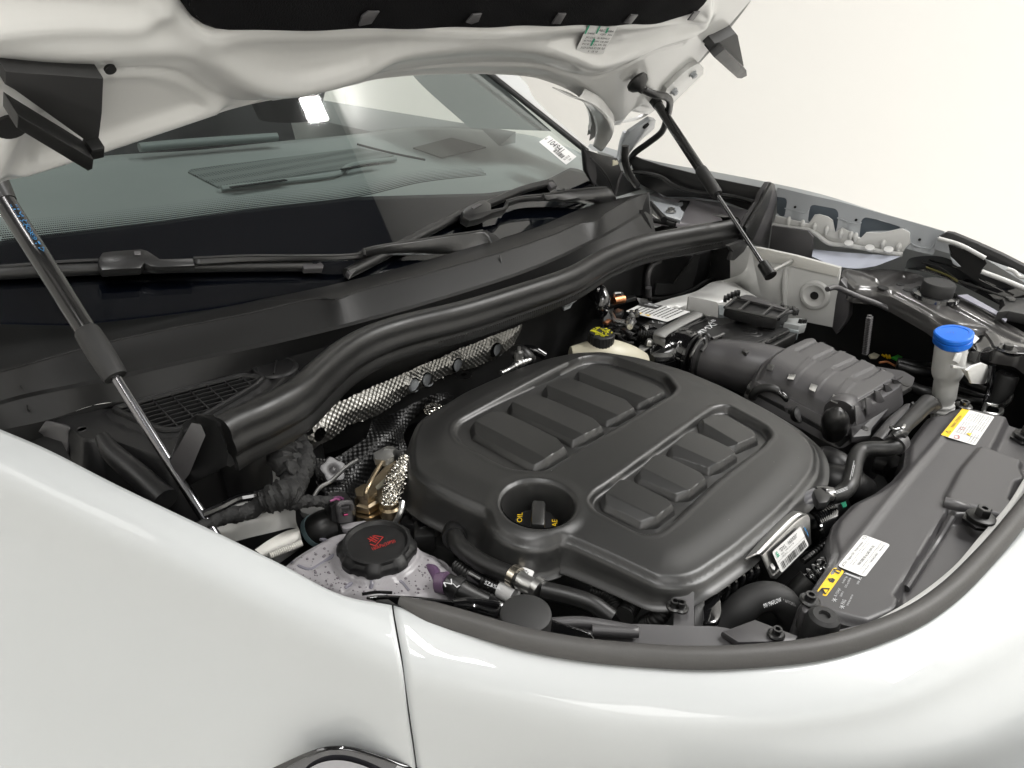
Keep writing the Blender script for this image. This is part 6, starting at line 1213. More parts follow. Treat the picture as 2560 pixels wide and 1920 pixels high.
# ------------------------------------------------------------------ front trim inside the bumper opening
ft_ = thing('front_trim', 'black front panel and gloss trim inside the bumper opening with a round rubber stop', 'front trim', (.5, .35, .9))
sheet('gloss_trim', [zr('F', [(1150, 945), (1220, 935), (1340, 935), (1500, 945), (1700, 965), (2000, 985), (2150, 1000), (2400, 1090), (2700, 1190)], .915), zr('F', [(1200, 955), (1290, 985), (1400, 1000), (1600, 1000), (1800, 1040), (2000, 1080), (2200, 1130), (2500, 1200), (2750, 1260)], .905)], 60, 8, GLB, ft_, thick=.003)
tube('trim_bead', zpath('F', [(1750, 985, .918), (1850, 975, .918), (2000, 990, .918), (2090, 1010, .918), (2060, 1050, .914), (1900, 1010, .914), (1760, 995, .916)]), .004, GLB, ft_, seg=50, n=10)
tube('trim_bead', zpath('F', [(1120, 928, .90), (1220, 914, .90), (1330, 918, .90)]), .0018, GLB, ft_, seg=20, n=10)
prism('mesh_corner', zr('F', [(1220, 965), (1300, 960), (1345, 990), (1340, 1015), (1290, 990)], .93), .004, M('mesh_black', (.02, .02, .02), .5, bump=2, bscale=200), ft_, bevel=.0005)
rs = V(1315, 1529, z=.93); lathe('rubber_stop', [(.0, .0), (.023, .0), (.0265, -.002), (.0272, -.006), (.0272, -.03)][::-1], rs, RUBM, ft_)
sheet('front_panel', [[V(x, y, z=z_) for x, y, z_ in ((1180, 1520, .90), (1300, 1560, .90), (1420, 1570, .90), (1560, 1560, .90), (1720, 1565, .90), (1800, 1567, .90), (1950, 1600, .90), (2160, 1560, .90))], [V(x, y, z=z_) for x, y, z_ in ((1180, 1570, .89), (1300, 1610, .89), (1420, 1625, .89), (1560, 1640, .89), (1720, 1650, .89), (1800, 1650, .89), (1950, 1650, .89), (2200, 1600, .89))]], 50, 4, PLG, ft_)
tube('panel_ridge', [V(x, y, z=.905) for x, y in ((1360, 1560), (1450, 1555), (1550, 1570), (1600, 1580), (1480, 1575))], .006, PLG, ft_, seg=30)
prism('bolt_plate', zr('K', [(385, 1210), (690, 1098), (1090, 1250), (1060, 1300), (540, 1310)], .905), .008, PLG, ft_, bevel=.002)
def bolt(p, m_, par, r_=.006, ax=(0, 0, 1)):
    b = lathe('bolt', [(r_ * 1.5, 0), (r_ * 1.5, .002), (r_ * 1.2, .004), (r_ * .8, .004), (r_ * .8, .010), (r_ * .45, .010), (r_ * .4, .006), (0, .006)], p, m_, par, axis=ax, n=18); return b
bolt(V(*q('K', [(885, 1248)])[0], z=.906), DKMET, ft_)
bolt(V(*q('K', [(5, 1000)])[0], z=.90), DKMET, ft_)
bolt(V(1685, 1518, z=.90), DKMET, ft_)
prism('side_bracket', [V(x, y, z=z_) for (x, y), z_ in zip(q('K', [(130, 830), (160, 850), (225, 900), (230, 1170), (190, 1180), (130, 1160)]), (.895, .895, .89, .87, .87, .872))], .012, BRK, ft_, bevel=.001)
prism('side_bracket', [V(x, y, z=.872) for x, y in q('K', [(130, 820), (310, 650), (440, 585), (455, 610), (380, 680), (330, 700), (300, 740), (220, 780), (205, 830), (160, 850)])], .01, BRK, ft_, bevel=.001)
sheet('bracket_web', [zr('K', [(-60, 800), (60, 820), (130, 850)], .90), zr('K', [(-60, 1160), (60, 1165), (130, 1160)], .885)], 10, 3, PLG, ft_)
for k_, (x_, y_) in enumerate(((260, 830), (330, 800), (400, 760), (470, 700), (540, 660), (600, 630))):
    tube('fan_rib', zpath('K', [(x_ + 60, y_ - 60, .89), (x_ + 110, y_ + 0, .885), (x_ + 90, y_ + 70, .875), (x_ + 60, y_ + 130, .86)]), .004, GLB, ft_, seg=16, n=8)
prism('fan_housing', rc([list(p) for p in zr('K', [(200, 850), (330, 790), (380, 900), (390, 1050), (340, 1130), (220, 1150)], .885)], .008), .03, GLB, ft_, bevel=.003)
# rubber lip along bumper opening
bs = thing('bumper_seal', 'wide black rubber lip curving along the bumper edge', 'rubber seal', (.8, .1, .93))
BSP = [(1000, 1495, .955), (1040, 1509, .954), (1151, 1540, .953), (1300, 1583, .95), (1450, 1611, .947), (1600, 1626, .945), (1750, 1633, .944), (1900, 1627, .943), (2050, 1610, .943), (2170, 1578, .943), (2290, 1528, .943), (2380, 1466, .943), (2460, 1388, .943), (2530, 1308, .943), (2640, 1150, .943)]
bpath = [V(*p[:2], z=p[2]) for p in BSP] + [Vector((1.38, -.024, .943)), Vector((1.55, .0, .943)), Vector((1.68, .05, .943)), Vector((1.74, .095, .943))]
bprof = [(-.015, -.012), (-.014, -.003), (-.009, .003), (-.002, .005), (.006, .003), (.012, -.004), (.015, -.014), (.010, -.016), (0, -.014)]
sweep('lip', bpath, [tuple(p) for p in catmull(bprof, 27, closed=True)], M('lip_rubber', (.055, .053, .051), .5, bump=.2, bscale=300, var=.25, vscale=18), bs, seg=190, scale=([0, .02, .08, 1], [.3, .74, .74, .74]))
# ------------------------------------------------------------------ radiator cover panel
ZR_ = .905
rf = FZ(ZR_)
rp = thing('radiator_cover', 'long dark grey cover panel over the radiator carrying printed stickers', 'radiator panel', (1.0, .1, .88))
def zz_(k, pts, z=ZR_): return F2(rf, zr(k, pts, z))
rp_o = rc(zz_('X', [(2004, 1512), (2004, 1500), (2030, 1470), (2074, 1404), (2083, 1372), (2077, 1331), (2089, 1297), (2136, 1250), (2191, 1224), (2231, 1195), (2262, 1160), (2268, 1110), (2295, 1070), (2326, 1033), (2361, 1030), (2383, 1015), (2420, 1015), (2502, 1033), (2640, 1075), (2640, 1130), (2560, 1262), (2480, 1362), (2390, 1450), (2300, 1510), (2180, 1562), (2161, 1560), (2100, 1545), (2050, 1528)]), .008, 4)
ra, rb, rcx = [np.array(zz_('J', g)) for g in ([(1680, 60), (1420, 380), (1080, 780), (760, 1180), (500, 1500), (430, 1600)], [(2300, -150), (2000, 100), (1900, 470), (1500, 1010), (1290, 1260), (1100, 1659), (1000, 1800)], [(1540, 1030), (1380, 1330), (1150, 1659), (1050, 1800)])]
flap = rc(zz_('J', [(1480, 905), (1620, 650), (1800, 440), (2190, 585), (2165, 655), (2215, 760), (2130, 790), (2065, 960), (2110, 985), (1995, 1112), (1490, 955)]), .004, 4)
sunk = rc(zz_('J', [(1520, 1000), (1560, 1060), (1640, 1050), (2040, 1120), (2300, 1000), (2300, 1500), (1900, 2000), (1000, 2000), (1120, 1659), (1330, 1300)]), .004, 4)
sunk2 = rc(zz_('J', [(2060, 130), (2400, 150), (2400, 560), (2212, 560), (1890, 470), (1960, 330)]), .006, 4)
def rph(X, Y):
    s = sd(rp_o, X, Y); h = -.008 * sstep(-.009, 0, s)
    dA_ = segdist(ra, X, Y, False)[0]; h += .0035 * np.exp(-(dA_ / .005) ** 2) 
    h += .007 * sstep(.003, -.004, sd(flap, X, Y))
    h -= .013 * sstep(.002, -.006, sd(sunk, X, Y)); h -= .013 * sstep(.002, -.010, sd(sunk2, X, Y))
    dC = segdist(rcx, X, Y, False)[0]; h -= .006 * np.exp(-(dC / .003) ** 2)
    return h + .0008 * np.sin(X * 14) 
hf('panel', rf, densify(rp_o, .006), .0025, rph, PLG, rp, skirt=[(.002, -.006), (.003, -.05)], sharp=45)
def rz(k, p, lift=0):
    x, y = q(k, [p])[0]; z = ZR_
    for _ in range(8):
        w_ = V(x, y, z=z); z = ZR_ + float(rph(np.array([w_.x]), np.array([w_.y]))[0]) + lift
    return V(x, y, z=z)
tube('hinge_tube', [rz('J', p, .002) for p in ((1475, 945), (1600, 980), (1800, 1045), (1990, 1108))], .0085, PLG, rp, seg=20, n=20)
tube('groove_lip', [rz('J', p, .003) for p in ((1545, 1080), (1400, 1320), (1250, 1540), (1120, 1740))], .005, PLG, rp, seg=30, n=10)
ear = prism('screw_ear', rc([list(p) for p in zr('K', [(1120, 930), (1180, 870), (1260, 880), (1300, 930), (1270, 1010), (1180, 1050), (1115, 1020)], ZR_ + .004)], .008), .03, PLG, rp, bevel=.003)
bolt(V(*q('K', [(1195, 930)])[0], z=ZR_ + .005), DKMET, ear, .0075)
st_ = lathe('rubber_stop', [(.018, -.05), (.018, -.010), (.016, -.003), (.012, 0), (.006, 0), (.005, -.004), (0, -.004)], V(*q('K', [(1335, 1055)])[0], z=ZR_ + .020), RUBM, rp, n=36)
for c_, ax_ in (((1795, 1130), (0, 0, 1)), ((2210, 370), (0, 0, 1))):
    p = rz('J', c_); lathe('adjuster_base', [(.021, 0), (.021, .004), (.016, .006), (0, .006)], p + Vector((.0, 0, -.0)), STEEL if ax_ is None else DKMET, rp, n=6)
    lathe('washer', [(.0155, .006), (.017, .008), (.017, .011), (.012, .013)], p, RUB, rp, n=30); lathe('hex_stud', [(.0095, .011), (.0095, .022), (.008, .024), (.004, .024), (.004, .020), (0, .020)], p, DKMET, rp, n=6)
bolt(V(*q('I', [(1655, 1460)])[0], z=ZR_ + .002), DKMET, rp, .009)
tube('round_lug', [rz('J', (1745, 1405), .001), rz('J', (1790, 1420), .001)], .010, PLG, rp, seg=4, n=16)
# stickers
def sticker(name, k, corners, lab, base=LAB):
    Q = [rz(k, p, .0003) for p in corners]; o = plate(name, Q, base, rp, r=.004); tag(o, lab); return Q, o
def inkrow(ik, u0, v0, u1, v1, n, rnd):   # small print that is too fine to read in the photo
    u = u0
    while u < u1 - .01:
        w_ = rnd.uniform(.015, .05); ik.rect(u, v0, min(u + w_, u1), v1); u += w_ + .012
rnd = random.Random(8)
Q, s1 = sticker('warning_sticker', 'J', [(1445, 325), (1645, 78), (1940, 155), (1762, 420)], 'white warning sticker with a yellow bar, at the far end of the panel')
yk = Ink(Q, .0009); yk.poly([(0, 0), (1, 0), (1, .22), (0, .22)]); yk.make('yellow_bar', YEL, s1)
ik = Ink(Q, .0013); ik.text('WARNING  ATTENTION', .30, .07, .72, .16).line([(.10, .17), (.18, .17), (.14, .05), (.10, .17)], .012)
for r_ in range(9):
    v0 = .30 + r_ * .074
    for a, b in (((.22, .60), (.64, .97)) if r_ < 6 else ((.03, .30), (.42, .97))):
        ik.text(('Hot surface do not touch', 'Fan may start at any time', 'Keep hands away', 'Read owner manual')[r_ % 4], a, v0, b - rnd.uniform(0, .1), v0 + .04)
ik.line([(.20, .27), (.20, .98)], .006).line([(.20, .70), (.98, .70)], .006); ik.make('print', INK, s1)
rk = Ink(Q, .0014); rk.line([(.07 + .05 * math.cos(a), .42 + .08 * math.sin(a)) for a in np.linspace(0, 6.28, 14)] + [(.03, .5)], .012).line([(.36 + .04 * math.cos(a), .40 + .07 * math.sin(a)) for a in np.linspace(0, 6.28, 14)], .010); rk.make('red_sign', RINK, s1)
yk = Ink(Q, .0015); yk.poly([(.20, .72), (.30, .72), (.25, .58)]); yk.make('yellow_triangle', YEL, s1)
Q, s2 = sticker('oil_sticker', 'K', [(1452, 610), (1690, 320), (1938, 412), (1705, 712)], 'white engine oil sticker with black text')
ik = Ink(Q, .0010); ik.text('Engine Oil   Huile moteur', .22, .10, .80, .22).text('Use only oil that strictly', .14, .28, .48, .33).text('complies with', .14, .37, .32, .42).text('Utilisez uniquement de l huile', .52, .24, .95, .29).text('qui satisfait a la norme', .50, .33, .82, .38)
ik.text('VW 508 00 & SAE 0W-20', .20, .50, .80, .61).text('For a list of approved oils   Pour une liste d huiles approuvees', .04, .68, .97, .73).text('www.oils.com', .04, .82, .30, .87).text('1-800-822-8987', .36, .80, .66, .87).text('www.vw.ca', .72, .82, .92, .87)
ik.line([(.10, .765), (.98, .765)], .006).line([(.03, .17), (.08, .10), (.14, .10), (.17, .16), (.03, .17)], .012).line([(.88, .06), (.88, .16), (.96, .16), (.96, .06), (.88, .06)], .010).text('000 028 AE', .99, .02, 1.0, .03); ik.make('print', INK, s2)
Q, s3 = sticker('flammable_sticker', 'K', [(1258, 850), (1420, 620), (1518, 655), (1345, 895)], 'yellow flammable gas sticker', YEL)
ik = Ink(Q, .0010); ik.line([(.06, .85), (.26, .85), (.16, .2), (.06, .85)], .05).poly([(.48, .8), (.60, .8), (.62, .5), (.54, .15), (.46, .5)]).line([(.84, .75), (.96, .75), (.96, .3), (.86, .3), (.84, .75)], .05).text('i', .90, .06, .94, .26); ik.make('print', INK, s3)
Q = [rz('K', p, .0003) for p in ((1370, 925), (1525, 655), (1680, 715), (1550, 980))]
wk = Ink(Q, .0008); wk.text('R-1234yf', .16, .12, .42, .32).text('GWP 4', .20, .38, .36, .50).text('0,460 kg', .60, .14, .84, .28).text('CO2 eq 0,0018t', .50, .38, .84, .52).text('PAG', .0, .60, .14, .80).text('5HB 820 803 N', .0, .90, .36, .99).text('VW AG', .72, .86, .98, 1.0).line([(.90, .0), (.90, .95)], .012)
for c_ in ((.05, .25), (-.08, .75)):
    for a in range(6): wk.line([c_, (c_[0] + .07 * math.cos(a * 1.047), c_[1] + .13 * math.sin(a * 1.047))], .018)
wk.line([(.93, .05), (.93, .9)], .03); wk.make('panel_print', WINK, rp)
# edge of another label at frame right
Q = [rz('J', p, .002) for p in ((2165, 820), (2260, 800), (2260, 1000), (2110, 990))]; s4 = plate('edge_sticker', Q, LAB, rp); Ink(Q, .001).text('5X 2.2', .3, .15, .5, .9, 1).make('print', INK, s4)
# paint visible between panel and lip, right
sheet('inner_lip', [[V(x, y, z=.915) for x, y in ((2110, 1590), (2260, 1510), (2380, 1420), (2450, 1340), (2520, 1260), (2570, 1180))], [V(x, y, z=.912) for x, y in ((2110, 1610), (2290, 1520), (2410, 1430), (2480, 1350), (2540, 1275), (2590, 1195))]], 40, 3, PAIN2, car, thick=.002)
# ------------------------------------------------------------------ big hose with maker print and plate with engine number
mh = thing('radiator_hose', 'thick matt black radiator hose with white maker print, arched at the front', 'hose', tuple(V(*q('K', [(750, 900)])[0], z=.88)), 'hoses and cables in the bay')
tube('hose', zpath('K', [(330, 1230, .83), (440, 1110, .845), (560, 1000, .86), (680, 920, .87), (800, 890, .875), (920, 920, .872), (1000, 1010, .86), (1040, 1120, .84), (1060, 1230, .82)]), [.0185, .019, .019, .0185, .018, .018, .0175, .017, .017], RUBM, mh, seg=70, n=28)
Q = [V(x, y, z=.8935) for x, y in q('K', [(765, 965), (925, 905), (935, 945), (775, 1005)])]; Ink(Q, .0015).text('MV MAFLOW', 0, 0, 1, 1).make('print', WINK, mh)
Q = [V(x, y, z=.8915) for x, y in q('K', [(945, 915), (1050, 955), (1065, 990), (950, 945)])]; Ink(Q, .0015).text('* AFTCM S', 0, 0, 1, 1).make('print', M('faded_print', (.16, .16, .16), .6), mh)
ep_ = thing('engine_number_plate', 'bent silver metal plate with a white barcode sticker in front of the cover', 'metal plate', tuple(V(*q('K', [(950, 400)])[0], z=.90)))
pf_ = [V(x, y, z=z_) for (x, y), z_ in zip(q('K', [(745, 500), (760, 470), (1130, 130), (1180, 130), (1200, 165), (1212, 400), (890, 720), (835, 710)]), (.905, .908, .908, .906, .902, .872, .872, .875))]
prism('plate', pf_, .0025, STEEL, ep_, bevel=.0008)
sheet('rolled_edge', [zr('K', [(745, 505), (900, 350), (1100, 160), (1160, 125)], .909), zr('K', [(700, 510), (850, 340), (1000, 190), (1110, 120)], .913), zr('K', [(600, 560), (800, 330), (950, 180), (1050, 110)], .905)], 20, 10, STEEL, ep_, thick=.002)
prism('plate_hole', [p + Vector((0, 0, .0018)) for p in [V(x, y, z=.886) for x, y in q('K', [(820, 580), (835, 572), (875, 630), (870, 655), (850, 645), (822, 600)])]], .001, WPL, ep_, bevel=0)
pq = [V(x, y, z=z_) for (x, y), z_ in zip(q('K', [(840, 480), (1100, 245), (1178, 420), (925, 672)]), (.9045, .9045, .880, .880))]
s5 = plate('number_sticker', pq, LAB, ep_, lift=.0016, r=.003)
ik = Ink(pq, .0026); ik.text('"DYL  165920"', .18, .08, .80, .26).text('05L 100 011 B', .18, .32, .62, .38).text('04E 906 R', .18, .42, .36, .48).line([(.02, .50), (.98, .50)], .008).bars(.06, .60, .94, .92, 54)
rnd = random.Random(4)
ik.make('print', INK, s5)
Ink(pq, .0028).text('&', .04, .08, .13, .34).make('print', GINK, s5)
bq = [V(x, y, z=.894) for x, y in q('K', [(1115, 215), (1135, 215), (1185, 340), (1165, 345)])]; Ink(bq, .002).line([(.5, 0), (.3, .5), (.9, .6), (.6, 1)], .3).make('pen_mark', BINK, ep_)
# fan shroud ribs behind the plate
fs = thing('fan_shroud', 'curved black ribbed shroud between engine cover and radiator panel', 'fan shroud', tuple(V(*q('K', [(1250, 250)])[0], z=.85)))
for k_ in range(9):
    o_ = k_ * 26
    tube('rib', zpath('K', [(1190 + o_ * .9, 90 - o_ * .3, .875), (1270 + o_ * .8, 170 - o_ * .3, .878), (1310 + o_ * .45, 280 - o_ * .25, .870), (1300 + o_ * .3, 400 - o_ * .4, .85)]), .0035, GLB, fs, seg=20, n=8)
sheet('shroud', [zr('K', [(1000, 60), (1200, 20), (1400, -60), (1500, -150)], .86), zr('K', [(1000, 300), (1250, 250), (1450, 100), (1560, 0)], .855), zr('K', [(1000, 500), (1300, 430), (1450, 260), (1600, 100)], .80)], 24, 12, PLD, fs)
tube('dotted_cable', zpath('K', [(1130, 560, .86), (1250, 470, .86), (1330, 400, .865), (1420, 330, .87)]), .004, DKMET, fs, seg=50, n=8, wob=lambda i, k: .4 * math.sin(i * 1.6))
ribbed('corrugated_pipe', [tuple(v_) for v_ in zpath('K', [(1150, 790, .85), (1220, 720, .86), (1300, 660, .87), (1370, 610, .87)])], .014, .008, .004, GLB, fs)
tube('pipe_end', zpath('K', [(1070, 880, .84), (1130, 810, .85), (1200, 740, .86)]), .016, RUB, fs, seg=14, n=16)
prism('green_mark', zr('J', [(515, 925), (560, 910), (580, 975), (545, 990)], .88), .002, GINK, fs, bevel=0)
for P_, r_ in ((zpath('J', [(380, 560, .86), (480, 610, .87), (560, 680, .86), (620, 760, .84)]), .024), (zpath('J', [(330, 760, .85), (450, 760, .86), (560, 780, .86), (700, 860, .84)]), .028), (zpath('J', [(850, 560, .84), (1000, 620, .84), (1060, 700, .84)]), .02)):
    tube('dark_pipe', P_, r_, PLD, fs, seg=20, n=20)
# S-shaped hose right of the cover
sh = thing('s_shaped_hose', 'glossy black S-shaped coolant hose between cover and radiator panel', 'hose', tuple(V(*q('J', [(700, 500)])[0], z=.91)), 'hoses and cables in the bay')
tube('hose', zpath('J', [(1065, 400, .925), (1000, 435, .922), (920, 450, .92), (800, 450, .918), (710, 470, .915), (660, 550, .912), (635, 680, .908), (600, 790, .905), (530, 860, .90), (440, 890, .898), (380, 900, .896)]), [.0118, .0118, .0115, .0115, .0118, .0118, .0115, .0115, .0115, .011, .011], RUB, sh, seg=90, n=26)
tube('collar', zpath('J', [(1020, 420, .923), (1065, 370, .926)]), .0155, PLG, sh, seg=6, n=26)
tube('upper_pipe', zpath('J', [(1040, 330, .928), (1100, 250, .93), (1200, 150, .93), (1290, 60, .93), (1330, 30, .93)]), [.012, .0115, .0125, .0135, .015], PLD, sh, seg=30, n=24)
tube('pipe_mouth', zpath('J', [(1310, 45, .93), (1360, 60, .92), (1370, 90, .915)]), .0145, RUB, sh, seg=10, n=24)
tube('pipe_clip', zpath('J', [(1010, 330, .94), (1060, 300, .945), (1110, 310, .94)]), .006, DKMET, sh, seg=12)
tube('pipe_clip', zpath('J', [(980, 250, .94), (1080, 270, .945), (1100, 330, .94), (1130, 350, .93)]), .003, DKMET, sh, seg=20, n=8)
tube('wire_loop', zpath('J', [(980, 245, .945), (1010, 270, .945), (1100, 255, .945), (1110, 230, .945)]), .0022, STEEL, sh, seg=16, n=6)
tube('side_pipe', zpath('J', [(870, 400, .90), (930, 330, .905), (1040, 200, .905), (1160, 100, .905)]), .013, PLG, sh, seg=24, n=20)
prism('valve_stub', zr('J', [(1170, 20), (1190, 10), (1225, 40), (1210, 60)], .93), .01, DKMET, sh, bevel=.001)
Q = [V(x, y, z=.918) for x, y in q('J', [(470, 840), (580, 800), (590, 835), (480, 880)])]; ik = Ink(Q, .001)
rnd = random.Random(3); [inkrow(ik, 0, .1 + .3 * r_, 1, .22 + .3 * r_, 5, rnd) for r_ in range(3)]; ik.make('print', WINK, sh)
Q = [V(x, y, z=.924) for x, y in q('J', [(600, 740), (640, 560), (665, 570), (625, 750)])]; ik = Ink(Q, .001); inkrow(ik, 0, .1, 1, .35, 5, rnd); inkrow(ik, .2, .6, .8, .85, 5, rnd); ik.make('print', WINK, sh)
tube('quick_coupler', zpath('J', [(440, 880, .90), (360, 880, .90), (290, 880, .90)]), [.0125, .014, .0125], GLB, sh, seg=14, n=20)
prism('coupler_clip', zr('J', [(270, 830), (330, 800), (400, 850), (440, 880), (400, 940), (320, 950), (290, 900)], .925), .012, PLD, sh, bevel=.002)
tube('coupler_ring', zpath('J', [(395, 855, .912), (425, 870, .912), (430, 905, .905)]), .005, STEEL, sh, seg=12, n=8)
tube('silver_pipe', zpath('J', [(290, 880, .898), (220, 910, .896), (130, 960, .892), (50, 1010, .885), (-20, 1060, .88), (-60, 1090, .875)]), .011, M('smoked_tube', (.13, .13, .14), .15, coat=1), sh, seg=40, n=22)
# cover side lip by the coupler
prism('cover_flange', zr('K', [(150, 660), (260, 615), (480, 508), (540, 452), (562, 458), (635, 545), (945, 215), (928, 85), (960, 45), (900, 10), (600, 280), (300, 530)], .893), .005, PLA, ec, bevel=.0018)
prism('cover_lip', zr('J', [(-200, 1080), (0, 955), (60, 890), (200, 735), (215, 728), (300, 785), (280, 800), (205, 760), (100, 870), (0, 1010)], .895), .006, PLA, ec, bevel=.0015)
prism('cover_lip', zr('J', [(345, 460), (365, 440), (410, 510), (370, 500), (355, 540), (370, 640), (330, 760), (300, 785), (290, 760), (340, 640), (325, 540)], .885), .006, PLG, ec, bevel=.0015)
# ------------------------------------------------------------------ wipers
def gpl(k, pts, lift): return [V(x, y, pl=GP(lift)) for x, y in q(k, pts)]
w1 = thing('windscreen_wiper', 'near windscreen wiper lying flat across the black band, its hub by the scuttle', 'wiper', tuple(gpl('W', [(1065, 512)], .02)[0]), 'windscreen wipers')
tube('blade', gpl('D', [(-150, 215), (0, 205), (600, 178), (1200, 165), (1850, 160), (1900, 160)], .010), .009, RUB, w1, seg=50, n=12)
tube('blade_edge', gpl('D', [(-150, 178), (0, 165), (600, 125), (1200, 150), (1700, 140), (1850, 145)], .016), .003, PLD, w1, seg=50, n=8)
prism('blade_end', gpl('D', [(1840, 138), (1930, 142), (1955, 128), (1975, 150), (1970, 172), (1855, 175)], .018), .012, PLG, w1, down=-Vector(GN.tolist()), bevel=.002)
cn = prism('connector', gpl('D', [(598, 110), (625, 72), (680, 65), (860, 52), (900, 62), (975, 112), (1180, 108), (1190, 155), (960, 165), (920, 158), (880, 140), (860, 170), (620, 182), (600, 150)], .032), .016, SAT, w1, down=-Vector(GN.tolist()), bevel=.003)
prism('connector_button', gpl('D', [(818, 68), (858, 66), (860, 90), (820, 92)], .0335), .002, PLG, cn, down=-Vector(GN.tolist()), bevel=.0006)
sheet('arm', [gpl('D', [(1180, 110), (1500, 95), (1900, 95), (2196, 80)], .030) + gpl('B', [(140, 1525), (500, 1460), (870, 1405), (895, 1410)], .034), gpl('D', [(1185, 150), (1500, 128), (1900, 120), (2196, 108)], .024) + gpl('B', [(150, 1560), (500, 1520), (900, 1470), (935, 1500)], .022), gpl('D', [(1185, 155), (1500, 132), (1900, 125), (2196, 115)], .016) + gpl('B', [(160, 1565), (500, 1550), (900, 1545), (945, 1545)], .008)], 50, 8, SAT, w1, thick=.002)
tube('arm_upper_edge', gpl('D', [(1180, 110), (1500, 96), (1900, 96), (2196, 80)], .031) + gpl('B', [(140, 1525), (500, 1460), (870, 1406)], .0345), .0022, STEEL if False else SAT, w1, seg=40, n=8)  # bead along the arm's upper edge, same satin black as the arm
tube('arm_step', gpl('B', [(143, 1520), (150, 1560)], .034), .003, SAT, w1, seg=4, n=8)
lathe('pivot_cap', [(.020, -.02), (.020, .0), (.014, .008), (0, .010)], gpl('B', [(925, 1470)], .015)[0], PLD, w1, axis=GN, n=24)
sheet('pivot_dome', [gpl('B', [(890, 1400), (960, 1450), (1060, 1475), (1170, 1470)], .02), gpl('B', [(930, 1480), (990, 1510), (1040, 1520), (1100, 1500)], .012)], 20, 6, PLD, w1)
w2 = thing('windscreen_wiper', 'far windscreen wiper crossing diagonally behind, its blade end up by the far pillar', 'wiper', tuple(gpl('B', [(1670, 1190)], .02)[0]), 'windscreen wipers')
tube('blade', gpl('B', [(40, 1670), (200, 1590), (500, 1430), (760, 1300), (930, 1235), (1120, 1155), (1290, 1115)], .012), [.010, .010, .010, .009, .009, .009, .009], RUB, w2, seg=50, n=12)
tube('blade_edge', gpl('B', [(350, 1490), (550, 1390), (760, 1300), (900, 1240), (1120, 1140), (1270, 1100)], .018), .003, PLD, w2, seg=50, n=8)
prism('blade_end', gpl('B', [(1262, 1098), (1285, 1095), (1325, 1130), (1290, 1145), (1275, 1125)], .020), .012, PLG, w2, down=-Vector(GN.tolist()), bevel=.002)
prism('blade_end', gpl('B', [(40, 1650), (90, 1610), (130, 1600), (120, 1630), (60, 1680)], .020), .012, PLG, w2, down=-Vector(GN.tolist()), bevel=.002)
cn = prism('connector', gpl('B', [(745, 1290), (765, 1262), (855, 1218), (885, 1218), (920, 1240), (925, 1275), (1000, 1260), (1015, 1220), (1035, 1225), (1028, 1255), (1010, 1275), (935, 1295), (860, 1330), (790, 1345), (750, 1320)], .034), .020, SAT, w2, down=-Vector(GN.tolist()), bevel=.003)
prism('connector_button', gpl('B', [(800, 1265), (850, 1240), (870, 1245), (815, 1275)], .0355), .002, PLG, cn, down=-Vector(GN.tolist()), bevel=.0006)
sheet('arm', [gpl('B', [(1010, 1225), (1100, 1200), (1240, 1185), (1400, 1160), (1620, 1140), (1640, 1145)], .036), gpl('B', [(1015, 1250), (1100, 1225), (1250, 1215), (1450, 1215), (1670, 1195), (1680, 1200)], .028), gpl('B', [(1020, 1258), (1100, 1232), (1250, 1222), (1450, 1235), (1670, 1240), (1690, 1235)], .010)], 40, 8, SAT, w2, thick=.002)
tube('arm_edge', gpl('B', [(1010, 1225), (1100, 1200), (1240, 1186), (1400, 1161), (1620, 1141)], .037), .0022, SAT, w2, seg=30, n=8)
tube('arm_step', gpl('B', [(1240, 1182), (1250, 1215)], .037), .003, SAT, w2, seg=4, n=8)
# ------------------------------------------------------------------ gas struts
def strut(label, a, b, parts, rt, rr_, grp='gas struts holding the bonnet'):
    s_ = thing('gas_strut', label, 'gas strut', tuple(b), grp); a, b = Vector(a), Vector(b); L_ = lambda t: a.lerp(b, t)
    tube('cylinder', [L_(.0), L_(parts[0])], rt, M('strut_paint', (.010, .010, .010), .25, coat=.3), s_, seg=8, n=28, smoothpath=True)
    tube('sleeve', [L_(parts[0] - .005), L_(parts[0]), L_(parts[1] - .01), L_(parts[1])], [rt * 1.05, rt * 1.17, rt * 1.17, rt * 1.08], RUBM, s_, seg=24, n=28)
    tube('rod', [L_(parts[1]), L_(.985)], rr_, CHR, s_, seg=8, n=24)
    return s_, L_
a1, b1 = V(-28, 440, x=.285), V(552, 1360, z=.90)
s1_, L1 = strut('near gas strut with blue printed symbols, largest in the picture', a1, b1, (.437, .562), .0125, .0062)
tube('upper_boot', [L1(-.02), L1(.02), L1(.075)], [.019, .018, .0135], RUB, s1_, seg=10, n=24)
a2, b2 = V(1640, 255, x=1.70), V(1927, 690, x=1.47)
s2_, L2 = strut('far gas strut in front of the pale wall, chrome rod down to the inner wing', a2, b2, (.43, .575), .0115, .0045)
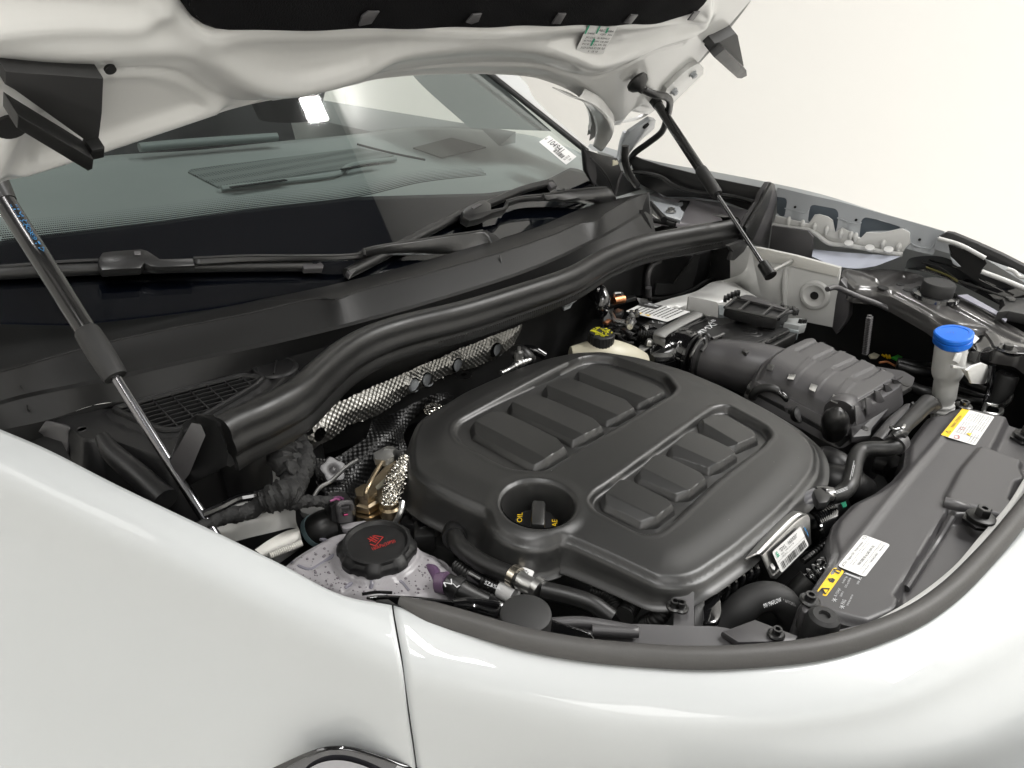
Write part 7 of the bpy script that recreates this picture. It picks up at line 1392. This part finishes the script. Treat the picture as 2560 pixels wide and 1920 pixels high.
tube('end_socket', [L2(.94), L2(1.0)], [.012, .0135], RUB, s2_, seg=6, n=24)
tube('ball_stud', [L2(.985), L2(.985) + Vector((.13, .0, -.004))], .005, STEEL, s2_, seg=4, n=12)
tube('top_socket', [L2(-.03), L2(.02)], [.014, .013], RUB, s2_, seg=6, n=24)
# blue print on near cylinder, wrapped on its camera side
dirv = (b1 - a1).normalized(); view = (Vector(CP.tolist()) - L1(.25)).normalized(); sdv = dirv.cross(view).normalized(); fw = sdv.cross(dirv).normalized()
if fw.dot(view) < 0: fw = -fw
Lt = (b1 - a1).length
def cylpt(t, ang): return L1(t) + (fw * math.cos(ang) + sdv * math.sin(ang)) * .0129
class CylInk(Ink):
    def __init__(s, t0, t1, a0, a1): s.t, s.a, s.v, s.f = (t0, t1), (a0, a1), [], []
    def poly(s, pts):
        b = len(s.v); s.v += [cylpt(s.t[0] + (s.t[1] - s.t[0]) * u, s.a[0] + (s.a[1] - s.a[0]) * v) for u, v in pts]; s.f.append(tuple(range(b, b + len(pts)))); return s
sg = 1 if (L1(.2) + sdv * .01 - L1(.2)).dot(Vector(RM.T[:, 0].tolist())) > 0 else -1
ci = CylInk(.10, .232, sg * .15, sg * .95)
cir = lambda cx, cy, r_, n=12: [(cx + r_ * .55 * math.cos(a), cy + r_ * 2.2 * math.sin(a)) for a in np.linspace(0, 6.28, n)]
for k_ in range(2): ci.line([(.01 + .03 * k_, .1), (.01 + .03 * k_, .9)], .012)
ci.line([(.10, .15), (.25, .15), (.25, .85), (.20, .5), (.16, .85), (.10, .85), (.10, .15)], .02)
ci.line([(.33, .1), (.45, .9)], .02).line([(.45, .1), (.33, .9)], .02).line(cir(.39, .5, .10), .018)
ci.line(cir(.54, .5, .13), .018).line([(.50, .3), (.58, .5), (.50, .7)], .02).line(cir(.68, .5, .13), .018).line(cir(.68, .5, .06), .018)
ci.poly([(.78, .8), (.83, .1), (.86, .8)]).line([(.92, .2), (.92, .9), (1.0, .55), (.92, .2)], .02)
ci.make('blue_print', BINK, s1_)
